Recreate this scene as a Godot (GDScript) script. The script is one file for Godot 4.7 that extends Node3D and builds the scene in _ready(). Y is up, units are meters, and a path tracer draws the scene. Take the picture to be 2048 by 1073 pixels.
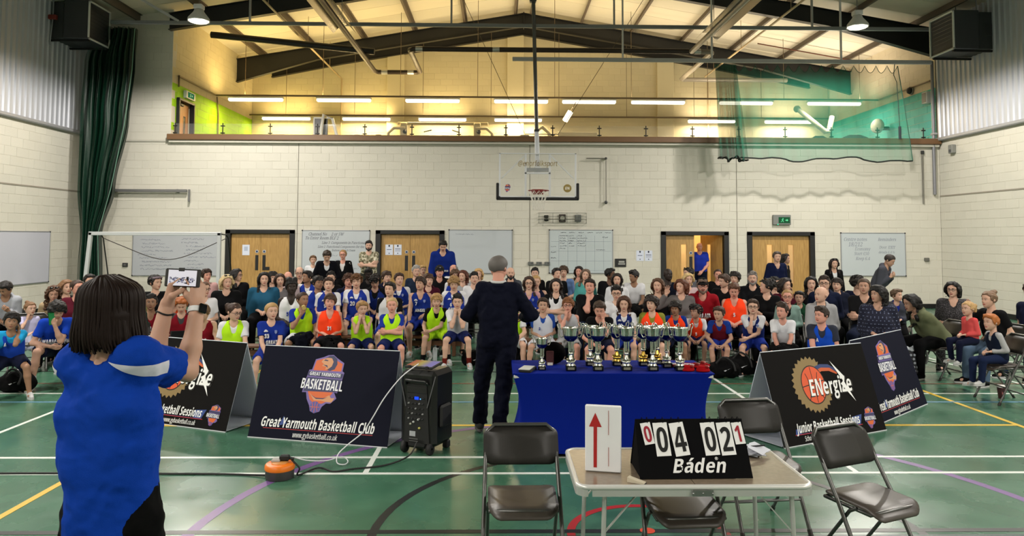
extends Node3D
const XL:=-11.5
const XR:=12.5
const ZW:=-20.7
const GL:=-9.17
const GR:=12.45
const GF:=3.8
const ZG:=-27.43
const RIDGE:=0.85
func roof(x:float)->float:
	return 10.05-0.172*absf(x-RIDGE)
func _ready()->void:
	var cam:=Camera3D.new()
	cam.name="camera"
	add_child(cam)
	var yaw:=0.0179
	var pitch:=0.0544
	var roll:=0.0039
	var f:=Vector3(sin(yaw)*cos(pitch),sin(pitch),-cos(yaw)*cos(pitch))
	var r:=Vector3(cos(yaw),0,sin(yaw))
	var u:=r.cross(f)
	var r2:=r*cos(roll)+u*sin(roll)
	var u2:=u*cos(roll)-r*sin(roll)
	eye_basis=Basis(r2,u2,-f)
	cam.transform=Transform3D(eye_basis,eye)
	cam.near=0.1
	cam.far=120.0
	cam.projection=Camera3D.PROJECTION_FRUSTUM
	cam.size=0.1*1073.0/1480.0
	cam.frustum_offset=Vector2(0.0,-(536.5-394.5)/1480.0*0.1)
	cam.current=true
	var we:=WorldEnvironment.new()
	we.name="surroundings"
	var env:=Environment.new()
	env.background_mode=Environment.BG_COLOR
	env.background_color=Color(0.02,0.022,0.03)
	env.tonemap_mode=Environment.TONE_MAPPER_LINEAR
	env.tonemap_exposure=EXPOSURE
	env.sdfgi_enabled=true
	env.ssao_enabled=true
	env.ssil_enabled=true
	we.environment=env
	add_child(we)
	build_shell()
	build_gallery()
	build_gym()
	build_doors()
	build_wall_things()
	build_roof_things()
	build_backboard()
	build_nets()
	build_lamps()
	build_goal()
	build_boards()
	build_tables()
	build_small()
	build_crowd()
	build_foreground()
const EXPOSURE:=0.52
const HALL_LAMP:=90.0
const TUBE:=19.0
class Geo:
	var v:=PackedVector3Array()
	var n:=PackedVector3Array()
	var i:=PackedInt32Array()
	var uv:=PackedVector2Array()
	func tri(a:Vector3,b:Vector3,c:Vector3,nn:Vector3)->void:
		var k:=v.size()
		if(c-a).cross(b-a).dot(nn)<0.0:
			var t:=b
			b=c
			c=t
		v.append(a); v.append(b); v.append(c)
		for j in 3:
			n.append(nn); i.append(k+j)
	func quad(a:Vector3,b:Vector3,c:Vector3,d:Vector3,out:=Vector3.ZERO)->void:
		var nn:=(c-a).cross(b-a).normalized()
		if nn==Vector3.ZERO:
			nn=(d-a).cross(c-a).normalized()
		if out!=Vector3.ZERO and nn.dot(out)<0.0:
			var t:=b
			b=d
			d=t
			nn=-nn
		var k:=v.size()
		v.append(a); v.append(b); v.append(c); v.append(d)
		uv.resize(k)
		uv.append(Vector2(0,1)); uv.append(Vector2(0,0)); uv.append(Vector2(1,0)); uv.append(Vector2(1,1))
		for j in 4:
			n.append(nn)
		for j in[0,1,2,0,2,3]:
			i.append(k+j)
	func box(at:Vector3,size:Vector3,ch:=0.0,b:=Basis())->Geo:
		var h:=size*0.5
		var ax:=[b.x,b.y,b.z]
		var e:=[h.x,h.y,h.z]
		for a in 3:
			var p:=(a+1)%3
			var q:=(a+2)%3
			for s in[-1.0,1.0]:
				var o:Vector3=at+ax[a]*e[a]*s
				var up:Vector3=ax[p]*(e[p]-ch)
				var uq:Vector3=ax[q]*(e[q]-ch)
				quad(o-up-uq,o+up-uq,o+up+uq,o-up+uq,ax[a]*s)
		if ch>0.0:
			for a in 3:
				var p:=(a+1)%3
				var q:=(a+2)%3
				for s in[-1.0,1.0]:
					for t in[-1.0,1.0]:
						var l:Vector3=ax[a]*(e[a]-ch)
						var o1:Vector3=at+ax[p]*e[p]*s+ax[q]*(e[q]-ch)*t
						var o2:Vector3=at+ax[p]*(e[p]-ch)*s+ax[q]*e[q]*t
						quad(o1-l,o1+l,o2+l,o2-l,ax[p]*s+ax[q]*t)
			for s in[-1.0,1.0]:
				for t in[-1.0,1.0]:
					for r in[-1.0,1.0]:
						var c0:Vector3=at+ax[0]*e[0]*s+ax[1]*(e[1]-ch)*t+ax[2]*(e[2]-ch)*r
						var c1:Vector3=at+ax[0]*(e[0]-ch)*s+ax[1]*e[1]*t+ax[2]*(e[2]-ch)*r
						var c2:Vector3=at+ax[0]*(e[0]-ch)*s+ax[1]*(e[1]-ch)*t+ax[2]*e[2]*r
						tri(c0,c1,c2,(ax[0]*s+ax[1]*t+ax[2]*r).normalized())
		return self
	func bar(a:Vector3,b:Vector3,w:float,h:float,up:=Vector3.UP,ch:=0.0)->Geo:
		var z:=(b-a).normalized()
		if absf(z.dot(up))>0.98:
			up=Vector3.BACK
		var x:=up.cross(z).normalized()
		var y:=z.cross(x)
		return box((a+b)*0.5,Vector3(w,h,a.distance_to(b)),ch,Basis(x,y,z))
	func strip_quads(rings:Array,closed_u:bool,closed_v:=false)->void:
		var base:=v.size()
		var m:int=rings[0][0].size()
		for r in rings:
			v.append_array(r[0]); n.append_array(r[1])
		var last:=rings.size()if closed_v else rings.size()-1
		for j in last:
			for k in(m if closed_u else m-1):
				var a:=base+j*m+k
				var b:=base+j*m+(k+1)%m
				var c:=base+((j+1)%rings.size())*m+(k+1)%m
				var d:=base+((j+1)%rings.size())*m+k
				if(v[c]-v[a]).cross(v[b]-v[a]).dot(n[a]+n[c])+(v[d]-v[a]).cross(v[c]-v[a]).dot(n[a]+n[c])>=0.0:
					i.append_array(PackedInt32Array([a,b,c,a,c,d]))
				else:
					i.append_array(PackedInt32Array([a,c,b,a,d,c]))
	func tube(pts:Array,r:float,seg:=8,closed:=false,r2:=-1.0)->Geo:
		var rings:=[]
		var m:=pts.size()
		var up:=Vector3.UP
		var t0:Vector3=(pts[1]-pts[0]).normalized()
		if absf(t0.dot(up))>0.9:
			up=Vector3.RIGHT
		for j in m:
			var a:Vector3=pts[j-1]if j>0 else(pts[m-1]if closed else pts[0])
			var b:Vector3=pts[j+1]if j<m-1 else(pts[0]if closed else pts[m-1])
			var t:=(b-a).normalized()
			var x:=t.cross(up).normalized()
			up=x.cross(t).normalized()
			var rr:=r if r2<0.0 else lerpf(r,r2,float(j)/(m-1))
			var pp:=PackedVector3Array()
			var nn:=PackedVector3Array()
			for k in seg:
				var w:=TAU*k/seg
				var d:=x*cos(w)+up*sin(w)
				pp.append(pts[j]+d*rr); nn.append(d)
			rings.append([pp,nn])
		strip_quads(rings,true,closed)
		if not closed:
			for s in[0,m-1]:
				var ring:PackedVector3Array=rings[s][0]
				var nn:Vector3=(pts[0]-pts[1]).normalized()if s==0 else(pts[m-1]-pts[m-2]).normalized()
				for k in seg:
					tri(pts[s],ring[k],ring[(k+1)%seg],nn)
		return self
	func lathe(prof:Array,seg:=16,xf:=Transform3D())->Geo:
		var rings:=[]
		for j in prof.size():
			var a:Vector2=prof[maxi(j-1,0)]
			var b:Vector2=prof[mini(j+1,prof.size()-1)]
			var d:=(b-a).normalized()
			var pp:=PackedVector3Array()
			var nn:=PackedVector3Array()
			for k in seg:
				var w:=TAU*k/seg
				pp.append(xf*Vector3(prof[j].x*cos(w),prof[j].y,prof[j].x*sin(w)))
				nn.append((xf.basis*Vector3(d.y*cos(w),-d.x,d.y*sin(w))).normalized())
			rings.append([pp,nn])
		strip_quads(rings,true)
		return self
	func prism(poly:PackedVector2Array,depth:float,xf:=Transform3D())->Geo:
		var idx:=Geometry2D.triangulate_polygon(poly)
		for s in[0.0,depth]:
			var nn:=xf.basis.z.normalized()*(-1.0 if s==0.0 else 1.0)
			for k in range(0,idx.size(),3):
				var q:=[]
				for j in 3:
					var p:=poly[idx[k+j]]
					q.append(xf*Vector3(p.x,p.y,s))
				tri(q[0],q[1],q[2],nn)
		var cw:=Geometry2D.is_polygon_clockwise(poly)
		for k in poly.size():
			var p:=poly[k]
			var q:=poly[(k+1)%poly.size()]
			var d:=q-p
			var o:=Vector3(d.y,-d.x,0)*(-1.0 if cw else 1.0)
			if d.length()>1e-6:
				quad(xf*Vector3(p.x,p.y,0),xf*Vector3(q.x,q.y,0),xf*Vector3(q.x,q.y,depth),xf*Vector3(p.x,p.y,depth),xf.basis*o)
		return self
	func add(g:Geo,xf:=Transform3D())->Geo:
		var k:=v.size()
		var nb:=xf.basis.inverse().transposed()
		var flip:=xf.basis.determinant()<0.0
		v.append_array(xf*g.v)
		var gn:=Transform3D(nb,Vector3.ZERO)*g.n
		for q in gn:
			n.append(q.normalized())
		if uv.size()or g.uv.size():
			uv.resize(k)
			uv.append_array(g.uv)
			uv.resize(v.size())
		for j in range(0,g.i.size(),3):
			i.append(k+g.i[j])
			i.append(k+g.i[j+(2 if flip else 1)])
			i.append(k+g.i[j+(1 if flip else 2)])
		return self
	func put(m:ArrayMesh)->ArrayMesh:
		var a:=[]
		a.resize(Mesh.ARRAY_MAX)
		a[Mesh.ARRAY_VERTEX]=v
		a[Mesh.ARRAY_NORMAL]=n
		a[Mesh.ARRAY_INDEX]=i
		if uv.size():
			uv.resize(v.size())
			a[Mesh.ARRAY_TEX_UV]=uv
		m.add_surface_from_arrays(Mesh.PRIMITIVE_TRIANGLES,a)
		return m
	func mesh()->ArrayMesh:
		return put(ArrayMesh.new())
func ball(at:Vector3,r:Vector3,seg:=12,b:=Basis())->Geo:
	var prof:=[]
	for j in seg/2+1:
		var w:=PI*j/(seg/2)-PI/2
		prof.append(Vector2(maxf(cos(w),0.001),sin(w)))
	return Geo.new().lathe(prof,seg,Transform3D(b*Basis.from_scale(r),at))
func nets(bones:PackedFloat32Array,cuts:PackedFloat32Array,cell:float,noise:FastNoiseLite=null,amp:=0.0)->Geo:
	var lo:=Vector3.INF
	var hi:=-Vector3.INF
	for b in range(0,bones.size(),10):
		var r:=maxf(bones[b+6],bones[b+7])
		var p:=Vector3(bones[b],bones[b+1],bones[b+2])
		var q:=Vector3(bones[b+3],bones[b+4],bones[b+5])
		lo=lo.min(p-Vector3.ONE*r).min(q-Vector3.ONE*r)
		hi=hi.max(p+Vector3.ONE*r).max(q+Vector3.ONE*r)
	lo-=Vector3.ONE*cell*2.5
	hi+=Vector3.ONE*cell*2.5
	var nx:=int((hi.x-lo.x)/cell)+2
	var ny:=int((hi.y-lo.y)/cell)+2
	var nz:=int((hi.z-lo.z)/cell)+2
	var f:=PackedFloat32Array()
	f.resize(nx*ny*nz)
	f.fill(1.0)
	for pass_ in 2:
		var src:=bones if pass_==0 else cuts
		var step:=10 if pass_==0 else 8
		for b in range(0,src.size(),step):
			var ax:=src[b]
			var ay:=src[b+1]
			var az:=src[b+2]
			var ux:=src[b+3]-ax
			var uy:=src[b+4]-ay
			var uz:=src[b+5]-az
			var ra:=src[b+6]
			var dr:=src[b+7]-ra
			var k:=src[b+8]if pass_==0 else 0.0
			var flat:=int(src[b+9])if pass_==0 else 0
			var l2:=ux*ux+uy*uy+uz*uz+1e-9
			var le:=sqrt(l2)
			var reach:=maxf(ra,ra+dr)+k+cell*2.0
			var x0:=clampi(int((minf(ax,ax+ux)-reach-lo.x)/cell),0,nx-1)
			var x1:=clampi(int((maxf(ax,ax+ux)+reach-lo.x)/cell)+1,0,nx-1)
			var y0:=clampi(int((minf(ay,ay+uy)-reach-lo.y)/cell),0,ny-1)
			var y1:=clampi(int((maxf(ay,ay+uy)+reach-lo.y)/cell)+1,0,ny-1)
			var z0:=clampi(int((minf(az,az+uz)-reach-lo.z)/cell),0,nz-1)
			var z1:=clampi(int((maxf(az,az+uz)+reach-lo.z)/cell)+1,0,nz-1)
			for z in range(z0,z1+1):
				var pz:=lo.z+z*cell-az
				for y in range(y0,y1+1):
					var py:=lo.y+y*cell-ay
					var at:=(z*ny+y)*nx
					var yz:=py*uy+pz*uz
					for x in range(x0,x1+1):
						var px:=lo.x+x*cell-ax
						var t:=(px*ux+yz)/l2
						var d:float
						if flat and(t>1.0 and flat & 1 or t<0.0 and flat & 2):
							var qx:=px-ux*t
							var qy:=py-uy*t
							var qz:=pz-uz*t
							d=maxf(sqrt(qx*qx+qy*qy+qz*qz)-ra-dr*clampf(t,0.0,1.0),((t-1.0)if t>1.0 else-t)*le)
						else:
							t=clampf(t,0.0,1.0)
							var qx:=px-ux*t
							var qy:=py-uy*t
							var qz:=pz-uz*t
							d=sqrt(qx*qx+qy*qy+qz*qz)-ra-dr*t
						var o:=f[at+x]
						if pass_==1:
							if-d>o:
								f[at+x]=-d
						else:
							var h:=k-absf(o-d)
							if h>0.0:
								f[at+x]=minf(o,d)-h*h/(4.0*k)
							elif d<o:
								f[at+x]=d
	if noise:
		var e:=0
		for z in nz:
			for y in ny:
				for x in nx:
					if f[e]<0.1:
						f[e]+=noise.get_noise_3d(lo.x+x*cell,lo.y+y*cell,lo.z+z*cell)*amp
					e+=1
	return skin_of(f,lo,nx,ny,nz,cell)
func skin_of(f:PackedFloat32Array,lo:Vector3,nx:int,ny:int,nz:int,cell:float)->Geo:
	var g:=Geo.new()
	var ids:=PackedInt32Array()
	ids.resize(f.size())
	ids.fill(-1)
	var far:=cell*2.2
	var sy:=nx
	var sz:=nx*ny
	for z in nz-1:
		for y in ny-1:
			var at:=z*sz+y*sy
			for x in nx-1:
				var q:=at+x
				var a:=f[q]
				if a>far or a<-far:
					continue
				var b:=f[q+1]
				var c:=f[q+sy]
				var d:=f[q+sy+1]
				var e:=f[q+sz]
				var h:=f[q+sz+1]
				var j:=f[q+sz+sy]
				var k:=f[q+sz+sy+1]
				var neg:=int(a<0.0)+int(b<0.0)+int(c<0.0)+int(d<0.0)+int(e<0.0)+int(h<0.0)+int(j<0.0)+int(k<0.0)
				if neg==0 or neg==8:
					continue
				var s:=Vector3.ZERO
				var m:=0
				if(a<0.0)!=(b<0.0):s+=Vector3(a/(a-b),0,0); m+=1
				if(c<0.0)!=(d<0.0):s+=Vector3(c/(c-d),1,0); m+=1
				if(e<0.0)!=(h<0.0):s+=Vector3(e/(e-h),0,1); m+=1
				if(j<0.0)!=(k<0.0):s+=Vector3(j/(j-k),1,1); m+=1
				if(a<0.0)!=(c<0.0):s+=Vector3(0,a/(a-c),0); m+=1
				if(b<0.0)!=(d<0.0):s+=Vector3(1,b/(b-d),0); m+=1
				if(e<0.0)!=(j<0.0):s+=Vector3(0,e/(e-j),1); m+=1
				if(h<0.0)!=(k<0.0):s+=Vector3(1,h/(h-k),1); m+=1
				if(a<0.0)!=(e<0.0):s+=Vector3(0,0,a/(a-e)); m+=1
				if(b<0.0)!=(h<0.0):s+=Vector3(1,0,b/(b-h)); m+=1
				if(c<0.0)!=(j<0.0):s+=Vector3(0,1,c/(c-j)); m+=1
				if(d<0.0)!=(k<0.0):s+=Vector3(1,1,d/(d-k)); m+=1
				ids[q]=g.v.size()
				g.v.append(lo+(Vector3(x,y,z)+s/m)*cell)
				g.n.append(Vector3(b+d+h+k-a-c-e-j,c+d+j+k-a-b-e-h,e+h+j+k-a-b-c-d).normalized())
				if x>0 and y>0 and z>0:
					if(a<0.0)!=(b<0.0):
						_quad(g,ids[q-sy-sz],ids[q-sz],ids[q],ids[q-sy],a<0.0)
					if(a<0.0)!=(c<0.0):
						_quad(g,ids[q-1-sz],ids[q-1],ids[q],ids[q-sz],a<0.0)
					if(a<0.0)!=(e<0.0):
						_quad(g,ids[q-1-sy],ids[q-sy],ids[q],ids[q-1],a<0.0)
	return g
func _quad(g:Geo,a:int,b:int,c:int,d:int,flip:bool)->void:
	if a<0 or b<0 or c<0 or d<0:
		return
	if flip:
		g.i.append_array(PackedInt32Array([a,c,b,a,d,c]))
	else:
		g.i.append_array(PackedInt32Array([a,b,c,a,c,d]))
func bone(a:Vector3,b:Vector3,ra:float,rb:=-1.0,k:=0.03,flat:=0)->PackedFloat32Array:
	return PackedFloat32Array([a.x,a.y,a.z,b.x,b.y,b.z,ra,rb if rb>=0.0 else ra,k,flat])
func cut(a:Vector3,b:Vector3,ra:float,rb:=-1.0)->PackedFloat32Array:
	return PackedFloat32Array([a.x,a.y,a.z,b.x,b.y,b.z,ra,rb if rb>=0.0 else ra])
var taken:={}
var mats:={}
func numbered(called:String)->String:
	taken[called]=taken.get(called,-1)+1
	return called if taken[called]==0 else "%s_%03d"%[called,taken[called]]
func thing(called:String,label:String,category:String,at:=Vector3.ZERO,group:="",turn:=0.0)->Node3D:
	var o:=Node3D.new()
	o.name=numbered(called)
	add_child(o)
	o.position=at
	o.rotation.y=turn
	tag(o,label,category,group)
	return o
func tag(o:Node3D,label:String,category:String,group:="")->Node3D:
	o.set_meta("label",label)
	o.set_meta("category",category)
	if group:
		o.set_meta("group",group)
	return o
func relabel(o:Node3D,label:String)->Node3D:
	o.set_meta("label",label)
	return o
func part(called:String,m,material:Material,under:Node3D,at:=Transform3D())->MeshInstance3D:
	var o:=MeshInstance3D.new()
	o.name=called
	o.mesh=m.mesh()if m is Geo else m
	o.material_override=material
	o.transform=at
	under.add_child(o,true)
	return o
func single(called:String,m,material:Material,label:String,category:String,group:="",at:=Transform3D())->MeshInstance3D:
	var o:=part(numbered(called),m,material,self,at)
	tag(o,label,category,group)
	return o
func struct(called:String,m,material:Material)->MeshInstance3D:
	var o:=part(called,m,material,self)
	o.set_meta("kind","structure")
	return o
func frame(called:String,kind:="structure")->Node3D:
	var o:=Node3D.new()
	o.name=called
	add_child(o)
	o.set_meta("kind",kind)
	return o
func copy(o:Node3D,called:String,at:Vector3,turn:=0.0)->Node3D:
	var c:Node3D=o.duplicate()
	c.name=numbered(called)
	add_child(c)
	c.position=at
	c.rotation.y=turn
	return c
func paint(c:Color,rough:=0.85,metal:=0.0,spec:=0.5)->StandardMaterial3D:
	var key:="%s %.2f %.2f %.2f"%[c.to_html(),rough,metal,spec]
	if not mats.has(key):
		var m:=StandardMaterial3D.new()
		m.albedo_color=c
		m.roughness=rough
		m.metallic=metal
		m.metallic_specular=spec
		mats[key]=m
	return mats[key]
func cloth(c:Color)->StandardMaterial3D:
	var key:="cloth"+c.to_html()
	if not mats.has(key):
		var m:=StandardMaterial3D.new()
		m.albedo_color=c
		m.roughness=0.95
		m.metallic_specular=0.25
		m.rim_enabled=true
		m.rim=0.03
		m.rim_tint=0.7
		mats[key]=m
	return mats[key]
func glow(c:Color,e:float)->StandardMaterial3D:
	var key:="glow%s%.2f"%[c.to_html(),e]
	if not mats.has(key):
		var m:=StandardMaterial3D.new()
		m.albedo_color=c
		m.emission_enabled=true
		m.emission=c
		m.emission_energy_multiplier=e
		mats[key]=m
	return mats[key]
func clear(c:Color,a:float)->StandardMaterial3D:
	var key:="clear%s%.2f"%[c.to_html(),a]
	if not mats.has(key):
		var m:=StandardMaterial3D.new()
		m.albedo_color=Color(c.r,c.g,c.b,a)
		m.transparency=BaseMaterial3D.TRANSPARENCY_ALPHA
		m.roughness=0.05
		mats[key]=m
	return mats[key]
func noise(s:int,freq:float,oct:=3)->FastNoiseLite:
	var f:=FastNoiseLite.new()
	f.seed=s
	f.frequency=freq
	f.fractal_octaves=oct
	return f
func mottle(s:int,freq:float,a:Color,b:Color,size:=256,stretch:=Vector2.ONE,pw:=1.0)->ImageTexture:
	var f:=noise(s,freq,4)
	var im:=Image.create(size,size,false,Image.FORMAT_RGB8)
	for y in size:
		for x in size:
			var u:=float(x)/size
			var w:=float(y)/size
			var h:=0.0
			for q in 4:
				var ox:=q%2
				var oy:=q/2
				var k:=(u if ox else 1.0-u)*(w if oy else 1.0-w)
				h+=f.get_noise_2d((x-ox*size)*stretch.x,(y-oy*size)*stretch.y)*k
			h=clampf(0.5+h*1.1,0.0,1.0)
			im.set_pixel(x,y,a.lerp(b,pow(h,pw)))
	return ImageTexture.create_from_image(im)
var fonts:={}
func words(text:String,height:float,xf:Transform3D,wide:=1.0,skew:=0.0,face:="Droid Sans",weight:=700,align:=HORIZONTAL_ALIGNMENT_CENTER,deep:=0.0012)->Geo:
	var key:=face+str(weight)
	if not fonts.has(key):
		var sf:=SystemFont.new()
		sf.font_names=[face]
		sf.font_weight=weight
		fonts[key]=sf
	var tm:=TextMesh.new()
	tm.text=text
	tm.font=fonts[key]
	tm.font_size=48
	tm.pixel_size=1.0/48.0
	tm.depth=1.0
	tm.curve_step=2.0
	tm.horizontal_alignment=align
	tm.vertical_alignment=VERTICAL_ALIGNMENT_CENTER
	var a:=tm.get_mesh_arrays()
	var g:=Geo.new()
	var b:=xf*Transform3D(Basis(Vector3(height*wide,0,0),Vector3(skew*height,height,0),Vector3(0,0,deep)),Vector3(0,0,deep*0.5))
	var src:=Geo.new()
	src.v=a[Mesh.ARRAY_VERTEX]
	src.n=a[Mesh.ARRAY_NORMAL]
	src.i=a[Mesh.ARRAY_INDEX]if a[Mesh.ARRAY_INDEX]!=null else PackedInt32Array(range(src.v.size()))
	return g.add(src,b)
func flat(at:Vector3,right:Vector3,up:Vector3)->Transform3D:
	var x:=right.normalized()
	var z:=x.cross(up).normalized()
	return Transform3D(Basis(x,z.cross(x),z),at)
var eye:=Vector3(0,1.95,0)
var eye_basis:=Basis()
func in_view(p:Vector3)->bool:
	var d:=eye_basis.inverse()*(p-eye)
	if d.z>-0.5:
		return false
	var x:=1024.0-1480.0*d.x/d.z
	var y:=394.5+1480.0*d.y/d.z
	return x>-20 and x<2068 and y>-20 and y<1093
func block_wall(wall:Node3D,at:Vector3,u:Vector3,out:Vector3,length:float,y0:float,y1:float,holes:Array,bands:Array,thick:float,keep:int,top=null,joints:Array=[])->void:
	var blocks:=[]
	var back:=Geo.new()
	var course:=0
	var y:=y0
	while y<y1-0.01:
		var h:=minf(0.225,y1-y)
		var spans:=[[0.0,length]]
		for r in holes:
			if r.position.y<y+h-0.02 and r.end.y>y+0.02:
				var nxt:=[]
				for s in spans:
					if r.position.x>s[0]+0.01:
						nxt.append([s[0],minf(s[1],r.position.x)])
					if r.end.x<s[1]-0.01:
						nxt.append([maxf(s[0],r.end.x),s[1]])
				spans=nxt.filter(func(s):return s[1]>s[0]+0.01)
		for s in spans:
			var hh:=h
			back.box(at+u*(s[0]+s[1])*0.5-out*(thick*0.5+0.006)+Vector3.UP*(y+hh*0.5),(u*(s[1]-s[0])).abs()+(out*thick).abs()+Vector3.UP*hh)
			var x:float=floorf(s[0]/0.45-1.0)*0.45+(0.225 if course%2 else 0.0)
			var stops:Array=joints.filter(func(q):return q>s[0]+0.02 and q<s[1]-0.02)
			var cuts_:=[]
			while x<s[1]:
				cuts_.append(x)
				x+=0.45
			cuts_.append_array(stops)
			cuts_.append(s[0]); cuts_.append(s[1])
			cuts_=cuts_.filter(func(q):return q>=s[0]-1e-4 and q<=s[1]+1e-4)
			cuts_.sort()
			for k in cuts_.size()-1:
				var w:float=cuts_[k+1]-cuts_[k]
				if w>0.05:
					blocks.append([cuts_[k]+w*0.5,y+h*0.5,w,h])
				elif w>0.012:
					blocks.append([cuts_[k]+w*0.5,y+h*0.5,w,h])
		y+=h
		course+=1
	if top!=null:
		blocks=blocks.filter(func(b):return b[1]+b[3]*0.5<top.call(at+u*b[0])+0.25)
	var xf:=Basis(u,Vector3.UP,u.cross(Vector3.UP))
	if xf.z.dot(out)<0.0:
		xf=Basis(-u,Vector3.UP,out)
	var near:=[]
	for b in blocks:
		var p:Vector3=at+u*b[0]+Vector3.UP*b[1]
		near.append([p.distance_to(eye)+(0.0 if in_view(p)and b[1]>1.0 else 1000.0),b,p])
	near.sort_custom(func(p,q):return p[0]<q[0])
	var rest:={}
	var shapes:={}
	var count:=0
	for e in near:
		var b:Array=e[1]
		var band:Array=bands[-1][1]
		for q in bands:
			if b[1]<q[0]:
				band=q[1]
				break
		var m:Material=band[(int(b[0]*37.0)*7+int(b[1]*91.0)*5)%band.size()]
		var key:="%d %d"%[roundi(b[2]*200),roundi(b[3]*200)]
		if not shapes.has(key):
			var g:=Geo.new().box(Vector3(0,0,-0.015),Vector3(b[2]-0.003,b[3]-0.0065,0.03),0.0025)
			shapes[key]=[g,g.mesh()]
		var place:=Transform3D(xf,e[2]+out*(0.0015*sin(b[0]*51.0+b[1]*23.0)))
		if e[0]<1000.0 and count<keep:
			part("block",shapes[key][1],m,wall,place)
			count+=1
		else:
			if not rest.has(m):
				rest[m]=Geo.new()
			rest[m].add(shapes[key][0],place)
	for m in rest:
		part("block_courses",rest[m],m,wall).set_meta("kind","stuff")
	part("mortar_bed",back,bands[-1][1][0],wall)
func cream(k:float,tint:=Color(0.785,0.770,0.722))->StandardMaterial3D:
	var c:=Color(tint.r*k,tint.g*k,tint.b*k)
	var key:="cream"+c.to_html()
	if not mats.has(key):
		var m:=StandardMaterial3D.new()
		m.albedo_color=c
		m.roughness=0.62
		m.metallic_specular=0.35
		m.normal_enabled=true
		if not mats.has("pits"):
			var t:=NoiseTexture2D.new()
			t.width=256
			t.height=256
			t.seamless=true
			t.as_normal_map=true
			t.bump_strength=5.0
			t.noise=noise(5,0.06,4)
			mats["pits"]=t
		m.normal_texture=mats["pits"]
		m.normal_scale=0.22
		m.uv1_triplanar=true
		m.uv1_world_triplanar=true
		m.uv1_scale=Vector3.ONE*2.2
		mats[key]=m
	return mats[key]
func build_shell()->void:
	var fl:=StandardMaterial3D.new()
	fl.albedo_texture=mottle(3,0.02,Color(0.22,0.375,0.295),Color(0.265,0.43,0.34),256,Vector2.ONE)
	fl.roughness_texture=mottle(8,0.015,Color(0.20,0.20,0.20),Color(0.34,0.34,0.34),256)
	fl.roughness_texture_channel=BaseMaterial3D.TEXTURE_CHANNEL_GREEN
	fl.roughness=1.0
	fl.metallic_specular=0.5
	fl.uv1_triplanar=true
	fl.uv1_world_triplanar=true
	fl.uv1_scale=Vector3.ONE*0.35
	var floor_:=struct("floor",Geo.new().box(Vector3(0.5,-0.1,-7.0),Vector3(25,0.2,28.5)),fl)
	var white:=paint(Color(0.82,0.84,0.82),0.4)
	var yellow:=paint(Color(0.80,0.66,0.22),0.4)
	var blue:=paint(Color(0.33,0.50,0.60),0.4)
	var purple:=paint(Color(0.42,0.30,0.52),0.4)
	var black:=paint(Color(0.09,0.11,0.11),0.4)
	var red:=paint(Color(0.62,0.15,0.15),0.4)
	var line:=func(x0:float,z0:float,x1:float,z1:float,m:Material,w:float,lift:float):
		part("court_line",Geo.new().bar(Vector3(x0,lift-0.001,z0),Vector3(x1,lift-0.001,z1),w,0.002),m,floor_)
	var arc:=func(x:float,z:float,r:float,m:Material,w:float,lift:float):
		var rings:=[]
		var g:=Geo.new()
		for k in 72:
			var a:=TAU*k/72.0
			var b:=TAU*(k+1)/72.0
			g.quad(Vector3(x+cos(a)*(r-w),lift,z+sin(a)*(r-w)),Vector3(x+cos(b)*(r-w),lift,z+sin(b)*(r-w)),Vector3(x+cos(b)*r,lift,z+sin(b)*r),Vector3(x+cos(a)*r,lift,z+sin(a)*r),Vector3.UP)
		part("court_circle",g,m,floor_)
	arc.call(1.0,-4.92,3.06,purple,0.08,0.0012)
	arc.call(1.0,-4.97,1.85,black,0.06,0.0014)
	arc.call(1.0,-4.97,0.54,red,0.055,0.0016)
	arc.call(1.0,-5.02,0.05,paint(Color(0.75,0.25,0.14),0.4),0.049,0.0040)
	line.call(XL,-5.02,XR,-5.02,black,0.06,0.0018)
	line.call(XL,-4.93,XR,-4.93,paint(Color(0.20,0.27,0.27),0.4),0.03,0.0020)
	for z in[-6.68,-6.23,-9.36]:
		line.call(XL,z,XR,z,white,0.045,0.0022)
	for x in[-9.0,-4.92,-1.09,3.0,7.05]:
		line.call(x,-13.6,x,-6.23,white,0.045,0.0024)
	for x in[-3.44,5.46]:
		line.call(x,-17.0,x,4.0,yellow,0.055,0.0026)
	line.call(-3.44,-7.79,5.46,-7.79,yellow,0.055,0.0028)
	line.call(XL,-8.88,XR,-8.88,blue,0.05,0.0030)
	line.call(XL,-10.85,XR,-10.85,black,0.035,0.0032)
	line.call(XL,-9.98,XR,-9.98,paint(Color(0.45,0.27,0.2),0.4),0.035,0.0034)
	line.call(XL,-11.75,XR,-11.75,white,0.04,0.0036)
	var a1:=[cream(1.0),cream(0.994),cream(0.986)]
	var wb:=frame("wall_back")
	var holes:=[]
	for d in[[-7.57,-5.66],[-3.42,-1.51],[4.55,6.46],[6.98,8.89]]:
		holes.append(Rect2(d[0]-XL,-1.0,d[1]-d[0],3.13))
	block_wall(wb,Vector3(XL,0,ZW),Vector3.RIGHT,Vector3.BACK,XR-XL,0.0,4.62,holes,[[9,a1]],0.25,300,null,[5.9,12.35,18.2])
	for d in[[-7.57,-5.66],[-3.42,-1.51],[4.55,6.46],[6.98,8.89]]:
		part("lintel",Geo.new().box(Vector3((d[0]+d[1])*0.5,2.192,ZW-0.13),Vector3(d[1]-d[0],0.116,0.262),0.004),a1[0],wb)
	for x in[-5.6,0.87,6.7]:
		part("movement_joint",Geo.new().box(Vector3(x,2.31,ZW+0.002),Vector3(0.014,4.6,0.006)),paint(Color(0.42,0.40,0.36)),wb)
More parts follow.
